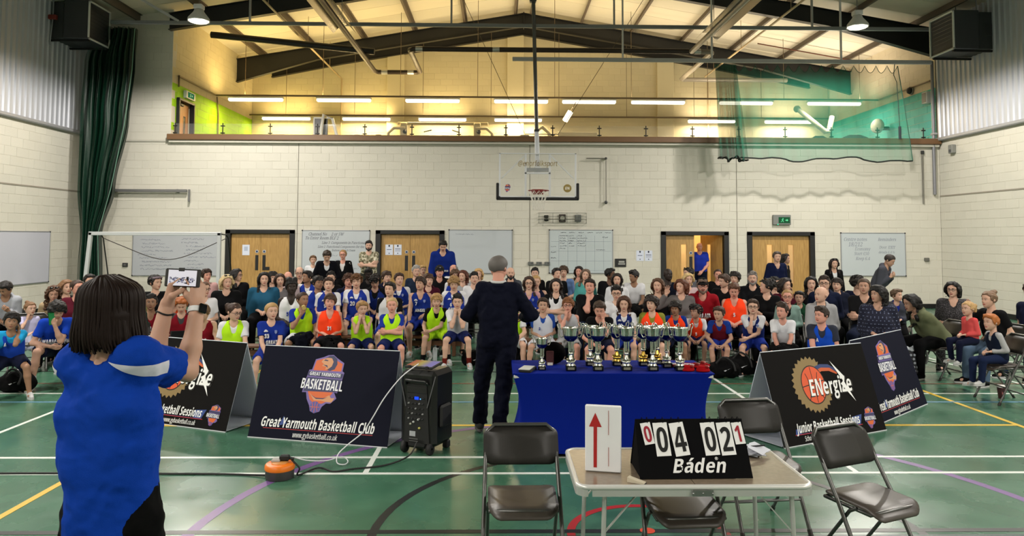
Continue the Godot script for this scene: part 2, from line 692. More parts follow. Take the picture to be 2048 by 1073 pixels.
	block_wall(wb,Vector3(XL,4.62,ZW),Vector3.RIGHT,Vector3.BACK,GL-XL,0.0,4.2,[],[[9,a1]],0.25,90,func(p):return roof(p.x)-4.62)
	part("string_course",Geo.new().box(Vector3((XL+GL)*0.5,4.6,ZW+0.005),Vector3(GL-XL,0.06,0.05),0.01),cream(0.9),wb)
	for s in[-1,1]:
		var x:=XL if s<0 else XR
		var w:=frame("wall_left" if s<0 else "wall_right")
		block_wall(w,Vector3(x,0,ZW),Vector3.BACK,Vector3(-s,0,0),28.0,0.0,4.72,[],[[9,a1]],0.25,170)
		part("wall_capping",Geo.new().box(Vector3(x-s*0.05,4.76,-6.7),Vector3(0.16,0.09,28),0.02),paint(Color(0.62,0.62,0.63),0.45,0.3),w)
		part("movement_joint",Geo.new().box(Vector3(x-s*0.003,3.16,-6.7),Vector3(0.02,0.035,28)),paint(Color(0.55,0.52,0.47)),w)
		var sheet:=Geo.new()
		var z:=ZW
		var top:=roof(x)+0.1
		while z<7.2:
			var q:=[[0.0,0.0],[0.05,0.0],[0.075,0.035],[0.125,0.035],[0.15,0.0],[0.2,0.0]]
			for k in 5:
				var p0:=Vector3(x-s*(0.02+q[k][1]),4.8,z+q[k][0])
				var p1:=Vector3(x-s*(0.02+q[k+1][1]),4.8,z+q[k+1][0])
				sheet.quad(p0,p1,p1+Vector3.UP*(top-4.8),p0+Vector3.UP*(top-4.8),Vector3(-s,0,0))
			z+=0.2
		part("profiled_sheet",sheet,paint(Color(0.72,0.73,0.76),0.38,0.35),w)
		part("outer_wall",Geo.new().box(Vector3(x+s*0.15,7.0,-10.2),Vector3(0.25,5.2,35.4)),paint(Color(0.4,0.4,0.4)),w)
		var sk:=struct("baseboard_left" if s<0 else "baseboard_right",Geo.new().box(Vector3(x-s*0.012,0.065,-6.7),Vector3(0.024,0.13,28),0.006),paint(Color(0.03,0.03,0.035),0.5))
	var sk2:=Geo.new()
	var edges:=[XL,-7.57,-5.66,-3.42,-1.51,4.55,6.46,6.98,8.89,XR]
	for k in range(0,10,2):
		sk2.box(Vector3((edges[k]+edges[k+1])*0.5,0.065,ZW+0.012),Vector3(edges[k+1]-edges[k],0.13,0.024),0.006)
	struct("baseboard_back",sk2,paint(Color(0.03,0.03,0.035),0.5))
	struct("wall_front",Geo.new().box(Vector3(0.5,5.2,7.3),Vector3(25,10.4,0.25)),cream(0.95))
	var roof_:=frame("ceiling")
	var liner:=[paint(Color(0.80,0.77,0.70),0.55),paint(Color(0.78,0.755,0.69),0.55)]
	for s in[-1,1]:
		var x1:=XL-0.3 if s<0 else XR+0.3
		var z:=7.4
		var k:=0
		while z>-28.0:
			var z1:=maxf(z-1.02,-28.0)
			var a:=Vector3(RIDGE,roof(RIDGE),0)
			var b:=Vector3(x1,roof(x1),0)
			part("roof_sheet",Geo.new().bar(Vector3(a.x,a.y+0.05,(z+z1)*0.5),Vector3(b.x,b.y+0.05,(z+z1)*0.5),z-z1-0.012,0.1),liner[k%2],roof_)
			z=z1
			k+=1
		part("roof_deck",Geo.new().bar(Vector3(RIDGE,roof(RIDGE)+0.13,-10.3),Vector3(x1,roof(x1)+0.13,-10.3),36,0.05),liner[1],roof_)
	var steel:=paint(Color(0.33,0.29,0.25),0.6)
	for s in[-1,1]:
		for k in 8:
			var d:=0.28 if k==0 else 0.28+1.78*k
			var x:float=RIDGE+s*d
			if x<XL or x>XR:
				continue
			var y:=roof(x)-0.1
			var g:=Geo.new()
			g.box(Vector3(x,y,-10.1),Vector3(0.012,0.19,34.8))
			g.box(Vector3(x+0.032,y+0.09,-10.1),Vector3(0.064,0.012,34.8))
			g.box(Vector3(x-0.032,y-0.09,-10.1),Vector3(0.064,0.012,34.8))
			part("purlin",g,steel,roof_)
	var dark:=paint(Color(0.035,0.037,0.042),0.5)
	for z in[-27.2,-25.75,-20.45,-14.9,-9.3,-3.7,1.9]:
		var fr:=frame("portal_frame" if z==-27.2 else "portal_frame_%03d"%int(-z))
		for s in[-1,1]:
			var x1:float=(GL if z<-21 else XL)if s<0 else(GR if z<-21 else XR)
			if z==-20.45 and s<0:
				x1=GL
			if z==-27.2:
				x1=-8.4 if s<0 else 11.6
			var h:=0.46 if z>-27 else 0.36
			var y0:=roof(RIDGE)-0.2
			var y1:=roof(x1)-0.2
			var g:=Geo.new()
			var fl2:=0.09
			var xs:=[RIDGE,lerpf(RIDGE,x1,0.72),x1]
			var dp:=[h,h,h+(0.34 if z>-26 else 0.08)]
			if z==-20.45 and s<0:
				dp[2]=h
			for k in 2:
				var ya:float=lerpf(y0,y1,(xs[k]-RIDGE)/(x1-RIDGE))
				var yb:float=lerpf(y0,y1,(xs[k+1]-RIDGE)/(x1-RIDGE))
				var poly:=PackedVector2Array([Vector2(xs[k],ya),Vector2(xs[k+1],yb),Vector2(xs[k+1],yb-dp[k+1]),Vector2(xs[k],ya-dp[k])])
				g.prism(poly,0.02,Transform3D(Basis(),Vector3(0,0,z-0.01)))
				g.bar(Vector3(xs[k],ya,z),Vector3(xs[k+1],yb,z),fl2*2,0.02)
				g.bar(Vector3(xs[k],ya-dp[k],z),Vector3(xs[k+1],yb-dp[k+1],z),fl2*2,0.02)
			part("rafter",g,dark,fr)
		if z==-25.75 or z==-20.45:
			part("apex_plate",Geo.new().box(Vector3(RIDGE,roof(RIDGE)-0.45,z),Vector3(0.03,0.56,0.24),0.004),dark,fr)
func build_gallery()->void:
	var warm:=Color(0.80,0.755,0.62)
	var a1:=[cream(1.0,warm),cream(0.985,warm)]
	var pale:=Color(0.80,0.755,0.66)
	struct("floor_gallery",Geo.new().box(Vector3((GL+GR)*0.5,GF-0.15,(ZW-0.25+ZG)*0.5),Vector3(GR-GL,0.3,ZW-0.25-ZG)),paint(Color(0.3,0.3,0.32),0.6))
	var par:=frame("trim_1")
	part("parapet",Geo.new().box(Vector3((GL+GR)*0.5,4.2,ZW-0.14),Vector3(GR-GL,0.82,0.2)),cream(1.0),par)
	part("fascia",Geo.new().box(Vector3((GL+GR)*0.5,4.585,ZW+0.06),Vector3(GR-GL,0.07,0.12),0.008),cream(0.97),par)
	part("timber_rail",Geo.new().box(Vector3((GL+GR)*0.5,4.70,ZW+0.0),Vector3(GR-GL+0.06,0.16,0.36),0.012),paint(Color(0.43,0.31,0.20),0.45),par)
	var wg:=frame("wall_gallery")
	block_wall(wg,Vector3(GL,GF,ZG),Vector3.RIGHT,Vector3.BACK,GR-GL,0.0,6.3,[],[[9,a1]],0.25,0,func(p):return roof(p.x)-GF+0.1)
	for x in[-3.85,0.6,6.2]:
		part("pilaster",Geo.new().box(Vector3(x,(GF+roof(x))*0.5-0.2,ZG+0.1),Vector3(0.62,roof(x)-GF-0.4,0.2),0.01),cream(1.0,warm),wg)
	var lime:=[cream(1.0,Color(0.60,0.80,0.08)),cream(1.0,Color(0.58,0.78,0.07))]
	var teal:=[cream(1.0,Color(0.28,0.66,0.62)),cream(1.0,Color(0.25,0.63,0.60))]
	var wl:=frame("wall_gallery_left")
	block_wall(wl,Vector3(GL,GF,ZG),Vector3.BACK,Vector3.RIGHT,ZW-0.02-ZG,0.0,5.2,[Rect2(5.34,-0.5,1.06,2.58)],[[2.41,lime],[9,a1]],0.25,120,func(p):return roof(p.x)-GF+0.1)
	var wr:=frame("wall_gallery_right")
	block_wall(wr,Vector3(GR,GF,ZG),Vector3.BACK,Vector3.LEFT,ZW-0.02-ZG,0.0,5.2,[],[[2.41,teal],[9,[cream(1.0,pale),cream(0.985,pale)]]],0.25,150,func(p):return roof(p.x)-GF+0.1)
	var d:=frame("door_5")
	var blk:=paint(Color(0.03,0.03,0.035),0.5)
	for z in[-22.07,-21.05]:
		part("door_frame",Geo.new().box(Vector3(GL+0.02,GF+1.03,z),Vector3(0.14,2.06,0.07),0.008),blk,d)
	part("door_frame",Geo.new().box(Vector3(GL+0.02,GF+2.06,-21.56),Vector3(0.14,0.07,1.09),0.008),blk,d)
	part("door_leaf",Geo.new().box(Vector3(GL-0.08,GF+1.0,-21.52),Vector3(0.045,2.0,0.92),0.004),paint(Color(0.72,0.50,0.30),0.5),d)
	part("vision_panel",Geo.new().box(Vector3(GL-0.054,GF+1.2,-21.7),Vector3(0.012,0.9,0.12),0.003),paint(Color(0.12,0.10,0.08),0.2),d)
	part("door_closer",Geo.new().box(Vector3(GL+0.0,GF+1.93,-21.35),Vector3(0.07,0.07,0.22),0.01),blk,d)
	part("lintel",Geo.new().box(Vector3(GL-0.1,GF+2.17,-21.56),Vector3(0.22,0.17,1.06),0.003),lime[0],d)
	part("passage",Geo.new().box(Vector3(GL-0.28,GF+1.2,-21.56),Vector3(0.05,2.5,1.3)),paint(Color(0.2,0.2,0.2)),d)
	var x:=-9.07
	var k:=0
	while x<GR:
		var p:=thing("balustrade_post","%s black clamp post of the gallery's glass balustrade, counted from the lime wall"%NTH[k],"post",Vector3(x,4.78,ZW-0.06),"balustrade posts along the gallery")
		part("rod",Geo.new().tube([Vector3(0,0,0),Vector3(0,0.34,0)],0.016,8),blk,p)
		for h in[0.06,0.26]:
			part("glass_clamp",Geo.new().box(Vector3(0,h,0),Vector3(0.12,0.03,0.04),0.006),blk,p)
		if x+1.323<GR:
			single("glass_pane",Geo.new().box(Vector3(x+0.66,4.78+0.17,ZW-0.06),Vector3(1.27,0.31,0.012)),clear(Color(0.95,0.98,0.97),0.03),"glass pane to the right of the %s balustrade post from the lime wall"%NTH[k],"glass pane","glass panes along the gallery")
		x+=1.323
		k+=1
const NTH:=["first","second","third","fourth","fifth","sixth","seventh","eighth","ninth","tenth","eleventh","twelfth","thirteenth","fourteenth","fifteenth","sixteenth","seventeenth","last"]
func oak()->StandardMaterial3D:
	if not mats.has("oak"):
		var m:=StandardMaterial3D.new()
		m.albedo_texture=mottle(21,0.03,Color(0.58,0.44,0.23),Color(0.72,0.57,0.33),256,Vector2(5.0,0.35))
		m.uv1_triplanar=true
		m.uv1_world_triplanar=true
		m.uv1_scale=Vector3.ONE*0.9
		m.roughness=0.45
		mats["oak"]=m
	return mats["oak"]
func build_doors()->void:
	var blk:=paint(Color(0.022,0.024,0.03),0.5)
	var n:=1
	for e in[[-7.57,-5.66],[-3.42,-1.51],[4.55,6.46],[6.98,8.89]]:
		var d:=frame("door_%d"%n)
		var x0:float=e[0]
		var x1:float=e[1]
		for x in[x0+0.07,x1-0.07]:
			part("door_frame",Geo.new().box(Vector3(x,1.065,ZW-0.06),Vector3(0.14,2.13,0.2),0.008),blk,d)
		part("door_frame",Geo.new().box(Vector3((x0+x1)*0.5,2.08,ZW-0.06),Vector3(x1-x0,0.11,0.2),0.008),blk,d)
		var w:=(x1-x0-0.28)*0.5
		for s in[0,1]:
			var open=n==3 and s==1
			var piv:=Node3D.new()
			piv.name="door_leaf"
			d.add_child(piv,true)
			piv.position=Vector3(x0+0.14 if s==0 else x1-0.14,0,ZW-0.08)
			piv.rotation.y=deg_to_rad(62.0)if open else 0.0
			var q:=1.0 if s==0 else-1.0
			if open:
				piv.rotation.y=deg_to_rad(58.0)*q*-1.0*-1.0
			var cx:float=q*w*0.5
			if n<=2:
				part("panel",Geo.new().box(Vector3(cx,1.015,0),Vector3(w-0.006,2.02,0.045),0.003),oak(),piv)
			else:
				var vx:float=q*(w-0.30)
				var lo:float=minf(q*0.003,q*(w-0.003))
				var hi:float=maxf(q*0.003,q*(w-0.003))
				var g:=Geo.new()
				g.box(Vector3((lo+vx-0.075)*0.5,1.015,0),Vector3(vx-0.075-lo,2.02,0.045))
				g.box(Vector3((hi+vx+0.075)*0.5,1.015,0),Vector3(hi-vx-0.075,2.02,0.045))
				g.box(Vector3(vx,0.35,0),Vector3(0.15,0.69,0.045))
				g.box(Vector3(vx,1.895,0),Vector3(0.15,0.26,0.045))
				part("panel",g,oak(),piv)
				part("vision_pane",Geo.new().box(Vector3(vx,1.23,0),Vector3(0.15,1.08,0.01)),clear(Color(0.97,0.98,0.95),0.05),piv)
			var hx:float=q*(w-0.1)
			if n!=4:
				part("push_plate",Geo.new().box(Vector3(hx,1.22,0.026),Vector3(0.085,0.42,0.012),0.003),blk,piv)
				part("notice_disc",Geo.new().lathe([Vector2(0.001,0.006),Vector2(0.045,0.006),Vector2(0.045,0.0)],14,Transform3D(Basis(Vector3.RIGHT,PI/2),Vector3(hx,1.53,0.024))),paint(Color(0.7,0.72,0.75),0.5),piv)
				part("disc_mark",Geo.new().lathe([Vector2(0.001,0.002),Vector2(0.03,0.002),Vector2(0.03,0.0)],14,Transform3D(Basis(Vector3.RIGHT,PI/2),Vector3(hx,1.53,0.0305))),paint(Color(0.16,0.22,0.34),0.5),piv)
				if n==1 and s==1:
					part("door_pull",Geo.new().box(Vector3(hx-0.0+0.09,1.06,0.03),Vector3(0.13,0.09,0.02),0.004),blk,piv)
		n+=1
	var pw:=paint(Color(0.82,0.78,0.66),0.7)
	struct("wall_passage",Geo.new().box(Vector3(0.5,1.75,-23.6),Vector3(25,3.5,0.1)),pw)
	struct("floor_passage",Geo.new().box(Vector3(0.5,-0.05,-22.3),Vector3(25,0.1,2.7)),paint(Color(0.35,0.33,0.30),0.5))
	struct("ceiling_passage",Geo.new().box(Vector3(0.5,2.95,-22.3),Vector3(25,0.1,2.7)),paint(Color(0.85,0.84,0.8),0.7))
	struct("wall_passage_left",Geo.new().box(Vector3(3.4,1.45,-22.3),Vector3(0.1,2.9,2.6)),pw)
	struct("wall_passage_right",Geo.new().box(Vector3(10.6,1.45,-22.3),Vector3(0.1,2.9,2.6)),pw)
	for x in[5.6,8.2]:
		var lp:=thing("passage_light","bright ceiling light in the passage behind the %s"%("open door" if x<6 else "glazed closed doors"),"light",Vector3(x,2.88,-22.3),"passage lights")
		part("diffuser",Geo.new().lathe([Vector2(0.001,-0.05),Vector2(0.14,-0.05),Vector2(0.17,0.0),Vector2(0.001,0.02)],16),glow(Color(1.0,0.86,0.6),3.0),lp)
		var l:=OmniLight3D.new()
		l.name="passage_lamp"
		l.light_color=Color(1.0,0.80,0.50)
		l.light_energy=PASSAGE
		l.light_size=0.12
		l.omni_range=12.0
		l.omni_attenuation=2.0
		l.shadow_enabled=true
		l.position=Vector3(x,2.7,-22.3)
		add_child(l)
const PASSAGE:=6.0
func sheet_of_paper(at:Vector3,w:float,h:float,label:String,style:int)->void:
	var t:=thing("notice",label,"notice",at,"paper notices")
	part("paper",Geo.new().box(Vector3.ZERO,Vector3(w,h,0.003)),paint(Color(0.80,0.82,0.88),0.7),t)
	var g:=Geo.new()
	if style==0:
		g.box(Vector3(0,h*0.12,0.002),Vector3(w*0.5,h*0.42,0.001))
		part("printed_block",g,paint(Color(0.66,0.69,0.76)),t)
	else:
		part("crest_print",Geo.new().prism(PackedVector2Array([Vector2(-0.02,0.03),Vector2(0.02,0.03),Vector2(0.022,-0.01),Vector2(0,-0.03),Vector2(-0.022,-0.01)]),0.001,Transform3D(Basis(),Vector3(0,h*0.36,0.0018))),paint(Color(0.12,0.13,0.2)),t)
		for k in(1 if style==1 else 3):
			g.box(Vector3(0,h*(0.02-0.09*k)if style==1 else h*(0.1-0.12*k),0.002),Vector3(w*(0.62 if style==1 else 0.72),h*(0.05 if k==0 else 0.03),0.001))
		part("printed_line",g,paint(Color(0.22,0.25,0.38)),t)
		part("small_crest",Geo.new().box(Vector3(0,-h*0.34,0.002),Vector3(0.025,0.03,0.001)),paint(Color(0.25,0.27,0.35)),t)
func whiteboard(at:Vector3,w:float,h:float,label:String,face:Color,b:=Basis())->Node3D:
	var t:=thing("whiteboard",label,"whiteboard",at,"whiteboards round the hall")
	t.basis=b
	part("board_face",Geo.new().box(Vector3(0,0,0.012),Vector3(w,h,0.02)),paint(face,0.22),t)
	var g:=Geo.new()
	for s in[-1,1]:
		g.box(Vector3(0,s*h*0.5,0.015),Vector3(w+0.03,0.022,0.032),0.004)
		g.box(Vector3(s*w*0.5,0,0.015),Vector3(0.022,h+0.03,0.032),0.004)
	part("frame",g,paint(Color(0.60,0.61,0.63),0.35,0.5),t)
	for s in[[-1,-1],[-1,1],[1,-1],[1,1]]:
		part("corner_cap",Geo.new().box(Vector3(s[0]*w*0.5,s[1]*h*0.5,0.018),Vector3(0.035,0.035,0.036),0.006),paint(Color(0.12,0.12,0.13)),t)
	return t
func scrawl(g:Geo,x:float,y:float,w:float,h:float,rng:RandomNumberGenerator)->void:
	var pts:=[]
	var n:=int(w/(h*0.28))+2
	for k in n:
		pts.append(Vector3(x+w*k/(n-1.0),y+h*(rng.randf()-0.5),0.0235))
	for k in n-1:
		if rng.randf()<0.14:
			continue
		g.bar(pts[k],pts[k+1],0.007,0.002,Vector3.BACK)
func build_wall_things()->void:
	var rng:=RandomNumberGenerator.new()
	rng.seed=77
	var ink:=paint(Color(0.24,0.25,0.28))
	var faint:=paint(Color(0.45,0.47,0.52))
	var z:=ZW+0.002
	var w:=whiteboard(Vector3(-8.93,1.42,z),2.34,1.12,"whiteboard full of faint handwriting behind the white goal",Color(0.66,0.67,0.69))
	var g:=Geo.new()
	for k in 9:
		scrawl(g,-1.05+0.15*rng.randf(),0.42-0.1*k,0.5+0.4*rng.randf(),0.05,rng)
		scrawl(g,0.15+0.2*rng.randf(),0.45-0.1*k,0.4+0.4*rng.randf(),0.05,rng)
	part("handwriting",g,faint,w)
	w=whiteboard(Vector3(-4.52,1.53,z),1.86,1.18,"whiteboard with lines of handwriting between two pairs of closed doors",Color(0.70,0.72,0.74))
	g=Geo.new()
	var lines:=[["Channel No",-0.50,0.49,0.085],["2 or 5W",0.05,0.49,0.085],["To Enter Room BLF 2",-0.38,0.38,0.085],["Line 3  Components in Functional",0.22,0.25,0.07],["Line 2  Functional Components for the",0.15,0.14,0.065],["Bottom of each Team",0.22,0.04,0.06]]
	for l in lines:
		g.add(words(l[0],l[3]*1.35,Transform3D(Basis(),Vector3(l[1],l[2],0.0225)),0.8,0.25,"Droid Serif",400))
	part("handwriting",g,ink,w)
	g=Geo.new()
	for k in 4:
		scrawl(g,-0.2+0.2*k,-0.1-0.12*k,0.25,0.05,rng)
	part("handwriting",g,faint,w)
	w=whiteboard(Vector3(-0.5,1.55,z),1.76,1.2,"blank whiteboard to the right of the second pair of closed doors",Color(0.70,0.72,0.74))
	g=Geo.new()
	scrawl(g,-0.7,0.48,0.5,0.04,rng)
	part("handwriting",g,faint,w)
	w=whiteboard(Vector3(2.305,1.56,z),1.77,1.2,"whiteboard ruled into a timetable grid under the wall cage",Color(0.70,0.735,0.745))
	g=Geo.new()
	for k in 6:
		g.box(Vector3(-0.62+0.25*k,-0.05,0.0235),Vector3(0.005,1.0,0.001))
	for k in 4:
		g.box(Vector3(0.0,0.28-0.27*k,0.0235),Vector3(1.68,0.005,0.001))
	part("ruled_grid",g,faint,w)
	g=Geo.new()
	for k in 6:
		scrawl(g,-0.58+0.25*k,0.53,0.16,0.025,rng)
	for k in 16:
		scrawl(g,-0.6+0.25*(k%3),0.44-0.07*(k/3),0.2*(0.4+rng.randf()),0.03,rng)
	for k in 3:
		scrawl(g,-0.84,0.14-0.16*k,0.14,0.03,rng)
	scrawl(g,0.42,0.05,0.25,0.02,rng)
	scrawl(g,0.6,0.4,0.15,0.05,rng)
	part("handwriting",g,ink,w)
	w=whiteboard(Vector3(10.54,1.51,z),1.82,1.2,"whiteboard with two columns of notes at the far right corner",Color(0.70,0.725,0.74))
	g=Geo.new()
	for l in[["Centre notes",-0.5,0.42,0.1],["18/212",-0.5,0.28,0.12],["Economy",-0.3,0.15,0.09],["Start £50",-0.33,0.02,0.09],["Keep 6.4",-0.3,-0.12,0.09],["Reminders",0.4,0.42,0.09],["Door  EXIT",0.4,0.2,0.08],["details 6.4 ½",0.38,0.06,0.07]]:
		g.add(words(l[0],l[3]*1.3,Transform3D(Basis(),Vector3(l[1],l[2],0.0225)),0.85,0.2,"Droid Serif",400))
	part("handwriting",g,faint,w)
	whiteboard(Vector3(XL+0.002,1.41,-18.1),2.15,1.27,"large blank whiteboard on the left side wall",Color(0.72,0.72,0.76),Basis(Vector3.UP,PI/2))
	var px:=func(cx:float):return cx
	sheet_of_paper(Vector3(-7.02,1.57,ZW-0.052),0.2,0.29,"single white paper notice taped to the left oak door",0)
	sheet_of_paper(Vector3(-3.05,1.59,ZW-0.052),0.21,0.29,"white paper notice on the second doors, nearer the door edge",1)
	sheet_of_paper(Vector3(-2.81,1.59,ZW-0.052),0.21,0.29,"white paper notice on the second doors, nearer the push plates",2)
	sheet_of_paper(Vector3(3.96,1.45,ZW+0.003),0.21,0.29,"white paper notice on the block wall beside the open door, farther from it",1)
	sheet_of_paper(Vector3(4.2,1.45,ZW+0.003),0.21,0.29,"white paper notice on the block wall close beside the open door frame",2)
	var t:=thing("framed_plate","small dark framed plate on the wall beside the timetable whiteboard","sign",Vector3(3.41,1.25,z))
	part("frame",Geo.new().box(Vector3(0,0,0.01),Vector3(0.31,0.23,0.02),0.004),paint(Color(0.06,0.06,0.065),0.4),t)
	g=Geo.new()
	g.box(Vector3(0.03,0.03,0.021),Vector3(0.16,0.05,0.002))
	g.box(Vector3(0.03,-0.03,0.021),Vector3(0.19,0.04,0.002))
	part("pale_print",g,paint(Color(0.6,0.6,0.58)),t)
	for k in 3:
		t=thing("wall_socket","grey metal socket box in the row of three, %s"%["nearest the blank whiteboard","in the middle of the row","against the timetable whiteboard"][k],"socket",Vector3(0.9+0.23*k,1.22,z),"row of grey socket boxes")
		part("box",Geo.new().box(Vector3(0,0,0.025),Vector3(0.15,0.1,0.05),0.008),paint(Color(0.40,0.41,0.40),0.4,0.4),t)
		part("switch",Geo.new().box(Vector3(0.03,0.01,0.052),Vector3(0.04,0.05,0.006),0.002),paint(Color(0.3,0.3,0.3)),t)
	single("conduit",Geo.new().box(Vector3(1.13,1.19,z+0.012),Vector3(0.5,0.02,0.02)),paint(Color(0.45,0.45,0.44)),"short conduit linking the row of grey socket boxes","conduit")
	t=thing("exit_sign_light","green illuminated running-man exit box above the closed glazed doors","exit sign",Vector3(7.95,2.47,z))
	part("housing",Geo.new().box(Vector3(0,0,0.04),Vector3(0.5,0.28,0.08),0.01),paint(Color(0.47,0.48,0.47),0.4,0.4),t)
	part("sign_face",Geo.new().box(Vector3(0.06,-0.01,0.082),Vector3(0.32,0.17,0.006)),glow(Color(0.02,0.25,0.14),0.7),t)
	g=exit_marks(0.13)
	part("running_man_mark",g,glow(Color(0.35,0.75,0.55),0.6),t,Transform3D(Basis(),Vector3(0.06,-0.01,0.086)))
	part("charge_lamp",ball(Vector3(-0.12,-0.13,0.08),Vector3.ONE*0.012,8),glow(Color(0.1,1.0,0.6),6.0),t)
	t=thing("gallery_exit_sign","white exit sign box on the lime gallery wall above the door","exit sign",Vector3(GL+0.004,6.07,-21.75))
	t.rotation.y=PI/2
	part("housing",Geo.new().box(Vector3(0,0,0.05),Vector3(0.62,0.22,0.1),0.01),paint(Color(0.86,0.88,0.86),0.4),t)
	part("sign_face",Geo.new().box(Vector3(0.0,0.0,0.102),Vector3(0.44,0.16,0.004)),glow(Color(0.05,0.42,0.30),0.7),t)
	part("running_man_mark",exit_marks(0.12),glow(Color(0.7,0.9,0.8),0.7),t,Transform3D(Basis(),Vector3(0,0,0.105)))
	t=thing("wall_cage","wire cage over three control boxes on the wall below the backboard","cage",Vector3(1.78,2.49,z))
	var wire:=paint(Color(0.42,0.43,0.38),0.4,0.6)
	g=Geo.new()
	for y in[-0.14,-0.04,0.04,0.14]:
		g.tube([Vector3(-0.67,y,0.0),Vector3(-0.67,y,0.14),Vector3(0.67,y,0.14),Vector3(0.67,y,0.0)],0.007,6)
	for x in[-0.66,-0.27,0.12,0.4,0.66]:
		g.tube([Vector3(x,-0.14,0.02),Vector3(x,-0.14,0.14),Vector3(x,0.14,0.14),Vector3(x,0.14,0.02)],0.006,6)
	part("wire_grid",g,wire,t)
	part("twin_switch",Geo.new().box(Vector3(-0.45,0.045,0.03),Vector3(0.12,0.07,0.06),0.01).box(Vector3(-0.45,-0.045,0.03),Vector3(0.12,0.07,0.06),0.01),paint(Color(0.04,0.04,0.04)),t)
	part("sounder",Geo.new().box(Vector3(-0.0,0.0,0.03),Vector3(0.19,0.22,0.06),0.01),paint(Color(0.22,0.2,0.18)),t)
	part("sounder_dial",Geo.new().lathe([Vector2(0.001,0.03),Vector2(0.05,0.02),Vector2(0.065,0)],14,Transform3D(Basis(Vector3.RIGHT,PI/2),Vector3(0,0,0.06))),paint(Color(0.6,0.6,0.55)),t)
	part("control_box",Geo.new().box(Vector3(0.44,0,0.03),Vector3(0.17,0.2,0.06),0.01),paint(Color(0.38,0.39,0.38)),t)
	var pipe:=paint(Color(0.5,0.49,0.46),0.4,0.6)
	t=thing("wall_pipe","thin grey pipe with a hooked top arm right of the backboard","pipe",Vector3.ZERO)
	part("tube",Geo.new().tube([Vector3(2.45,4.17,ZW+0.1),Vector3(2.99,4.17,ZW+0.1),Vector3(3.0,4.1,ZW+0.1),Vector3(3.0,2.97,ZW+0.1)],0.016,8),pipe,t)
	part("foot_bracket",ball(Vector3(3.0,2.94,ZW+0.07),Vector3(0.045,0.055,0.07),10),paint(Color(0.3,0.3,0.3),0.4,0.5),t)
	part("elbow_bracket",ball(Vector3(3.0,4.17,ZW+0.07),Vector3(0.04,0.04,0.07),10),paint(Color(0.3,0.3,0.3),0.4,0.5),t)
	t=thing("conduit_drop","thin vertical conduit low on the far right of the block wall","conduit",Vector3.ZERO)
	part("tube",Geo.new().tube([Vector3(12.0,4.35,ZW+0.03),Vector3(12.0,2.95,ZW+0.03)],0.022,8),pipe,t)
	part("end_box",Geo.new().box(Vector3(12.0,4.4,ZW+0.04),Vector3(0.08,0.1,0.06),0.01),paint(Color(0.2,0.2,0.2)),t)
	t=thing("barrier_rail","grey metal rail on the wall above the goal, bent down at one end","rail",Vector3.ZERO)
	part("rail_bar",Geo.new().bar(Vector3(-10.9,3.2,ZW+0.12),Vector3(-8.62,3.2,ZW+0.12),0.08,0.08,Vector3.UP,0.01).bar(Vector3(-8.56,3.24,ZW+0.12),Vector3(-8.56,2.9,ZW+0.12),0.05,0.05,Vector3.UP,0.008),paint(Color(0.46,0.46,0.46),0.4,0.4),t)
	for x in[-10.6,-8.9]:
		part("bracket",Geo.new().box(Vector3(x,3.2,ZW+0.05),Vector3(0.06,0.1,0.1),0.008),pipe,t)
	t=thing("junction_box","small grey box on the block wall near the far right corner","switch box",Vector3(12.05,1.37,z))
	part("box",Geo.new().box(Vector3(0,0,0.03),Vector3(0.13,0.1,0.06),0.01),paint(Color(0.38,0.38,0.35)),t)
	t=thing("wall_switch","dark wall switch beside the whiteboard behind the goal","switch",Vector3(-10.3,1.15,z))
	part("plate",Geo.new().box(Vector3(0,0,0.02),Vector3(0.14,0.11,0.04),0.008),paint(Color(0.2,0.2,0.2)),t)
	part("rocker",Geo.new().box(Vector3(0,0,0.042),Vector3(0.06,0.05,0.01),0.003),paint(Color(0.35,0.35,0.35)),t)
	t=thing("wall_sensor","grey sensor box high on the right block wall","sensor",Vector3(XR-0.002,4.42,-20.0))
	part("box",Geo.new().box(Vector3(-0.06,0,0),Vector3(0.12,0.24,0.18),0.015),paint(Color(0.5,0.5,0.48)),t)
	part("lens",Geo.new().box(Vector3(-0.122,-0.05,0),Vector3(0.01,0.08,0.1),0.003),paint(Color(0.3,0.3,0.3)),t)
	t=thing("corner_pipe","grey downpipe in the right corner below the sheet cladding","pipe",Vector3.ZERO)
	part("tube",Geo.new().tube([Vector3(12.30,7.0,ZW+0.1),Vector3(12.30,4.9,ZW+0.1),Vector3(12.30,4.6,ZW+0.08),Vector3(12.30,3.2,ZW+0.08)],0.045,10),paint(Color(0.5,0.5,0.52),0.4,0.4),t)
	part("pipe_clip",Geo.new().box(Vector3(12.31,4.92,ZW+0.1),Vector3(0.12,0.06,0.16),0.01),paint(Color(0.6,0.6,0.6)),t)
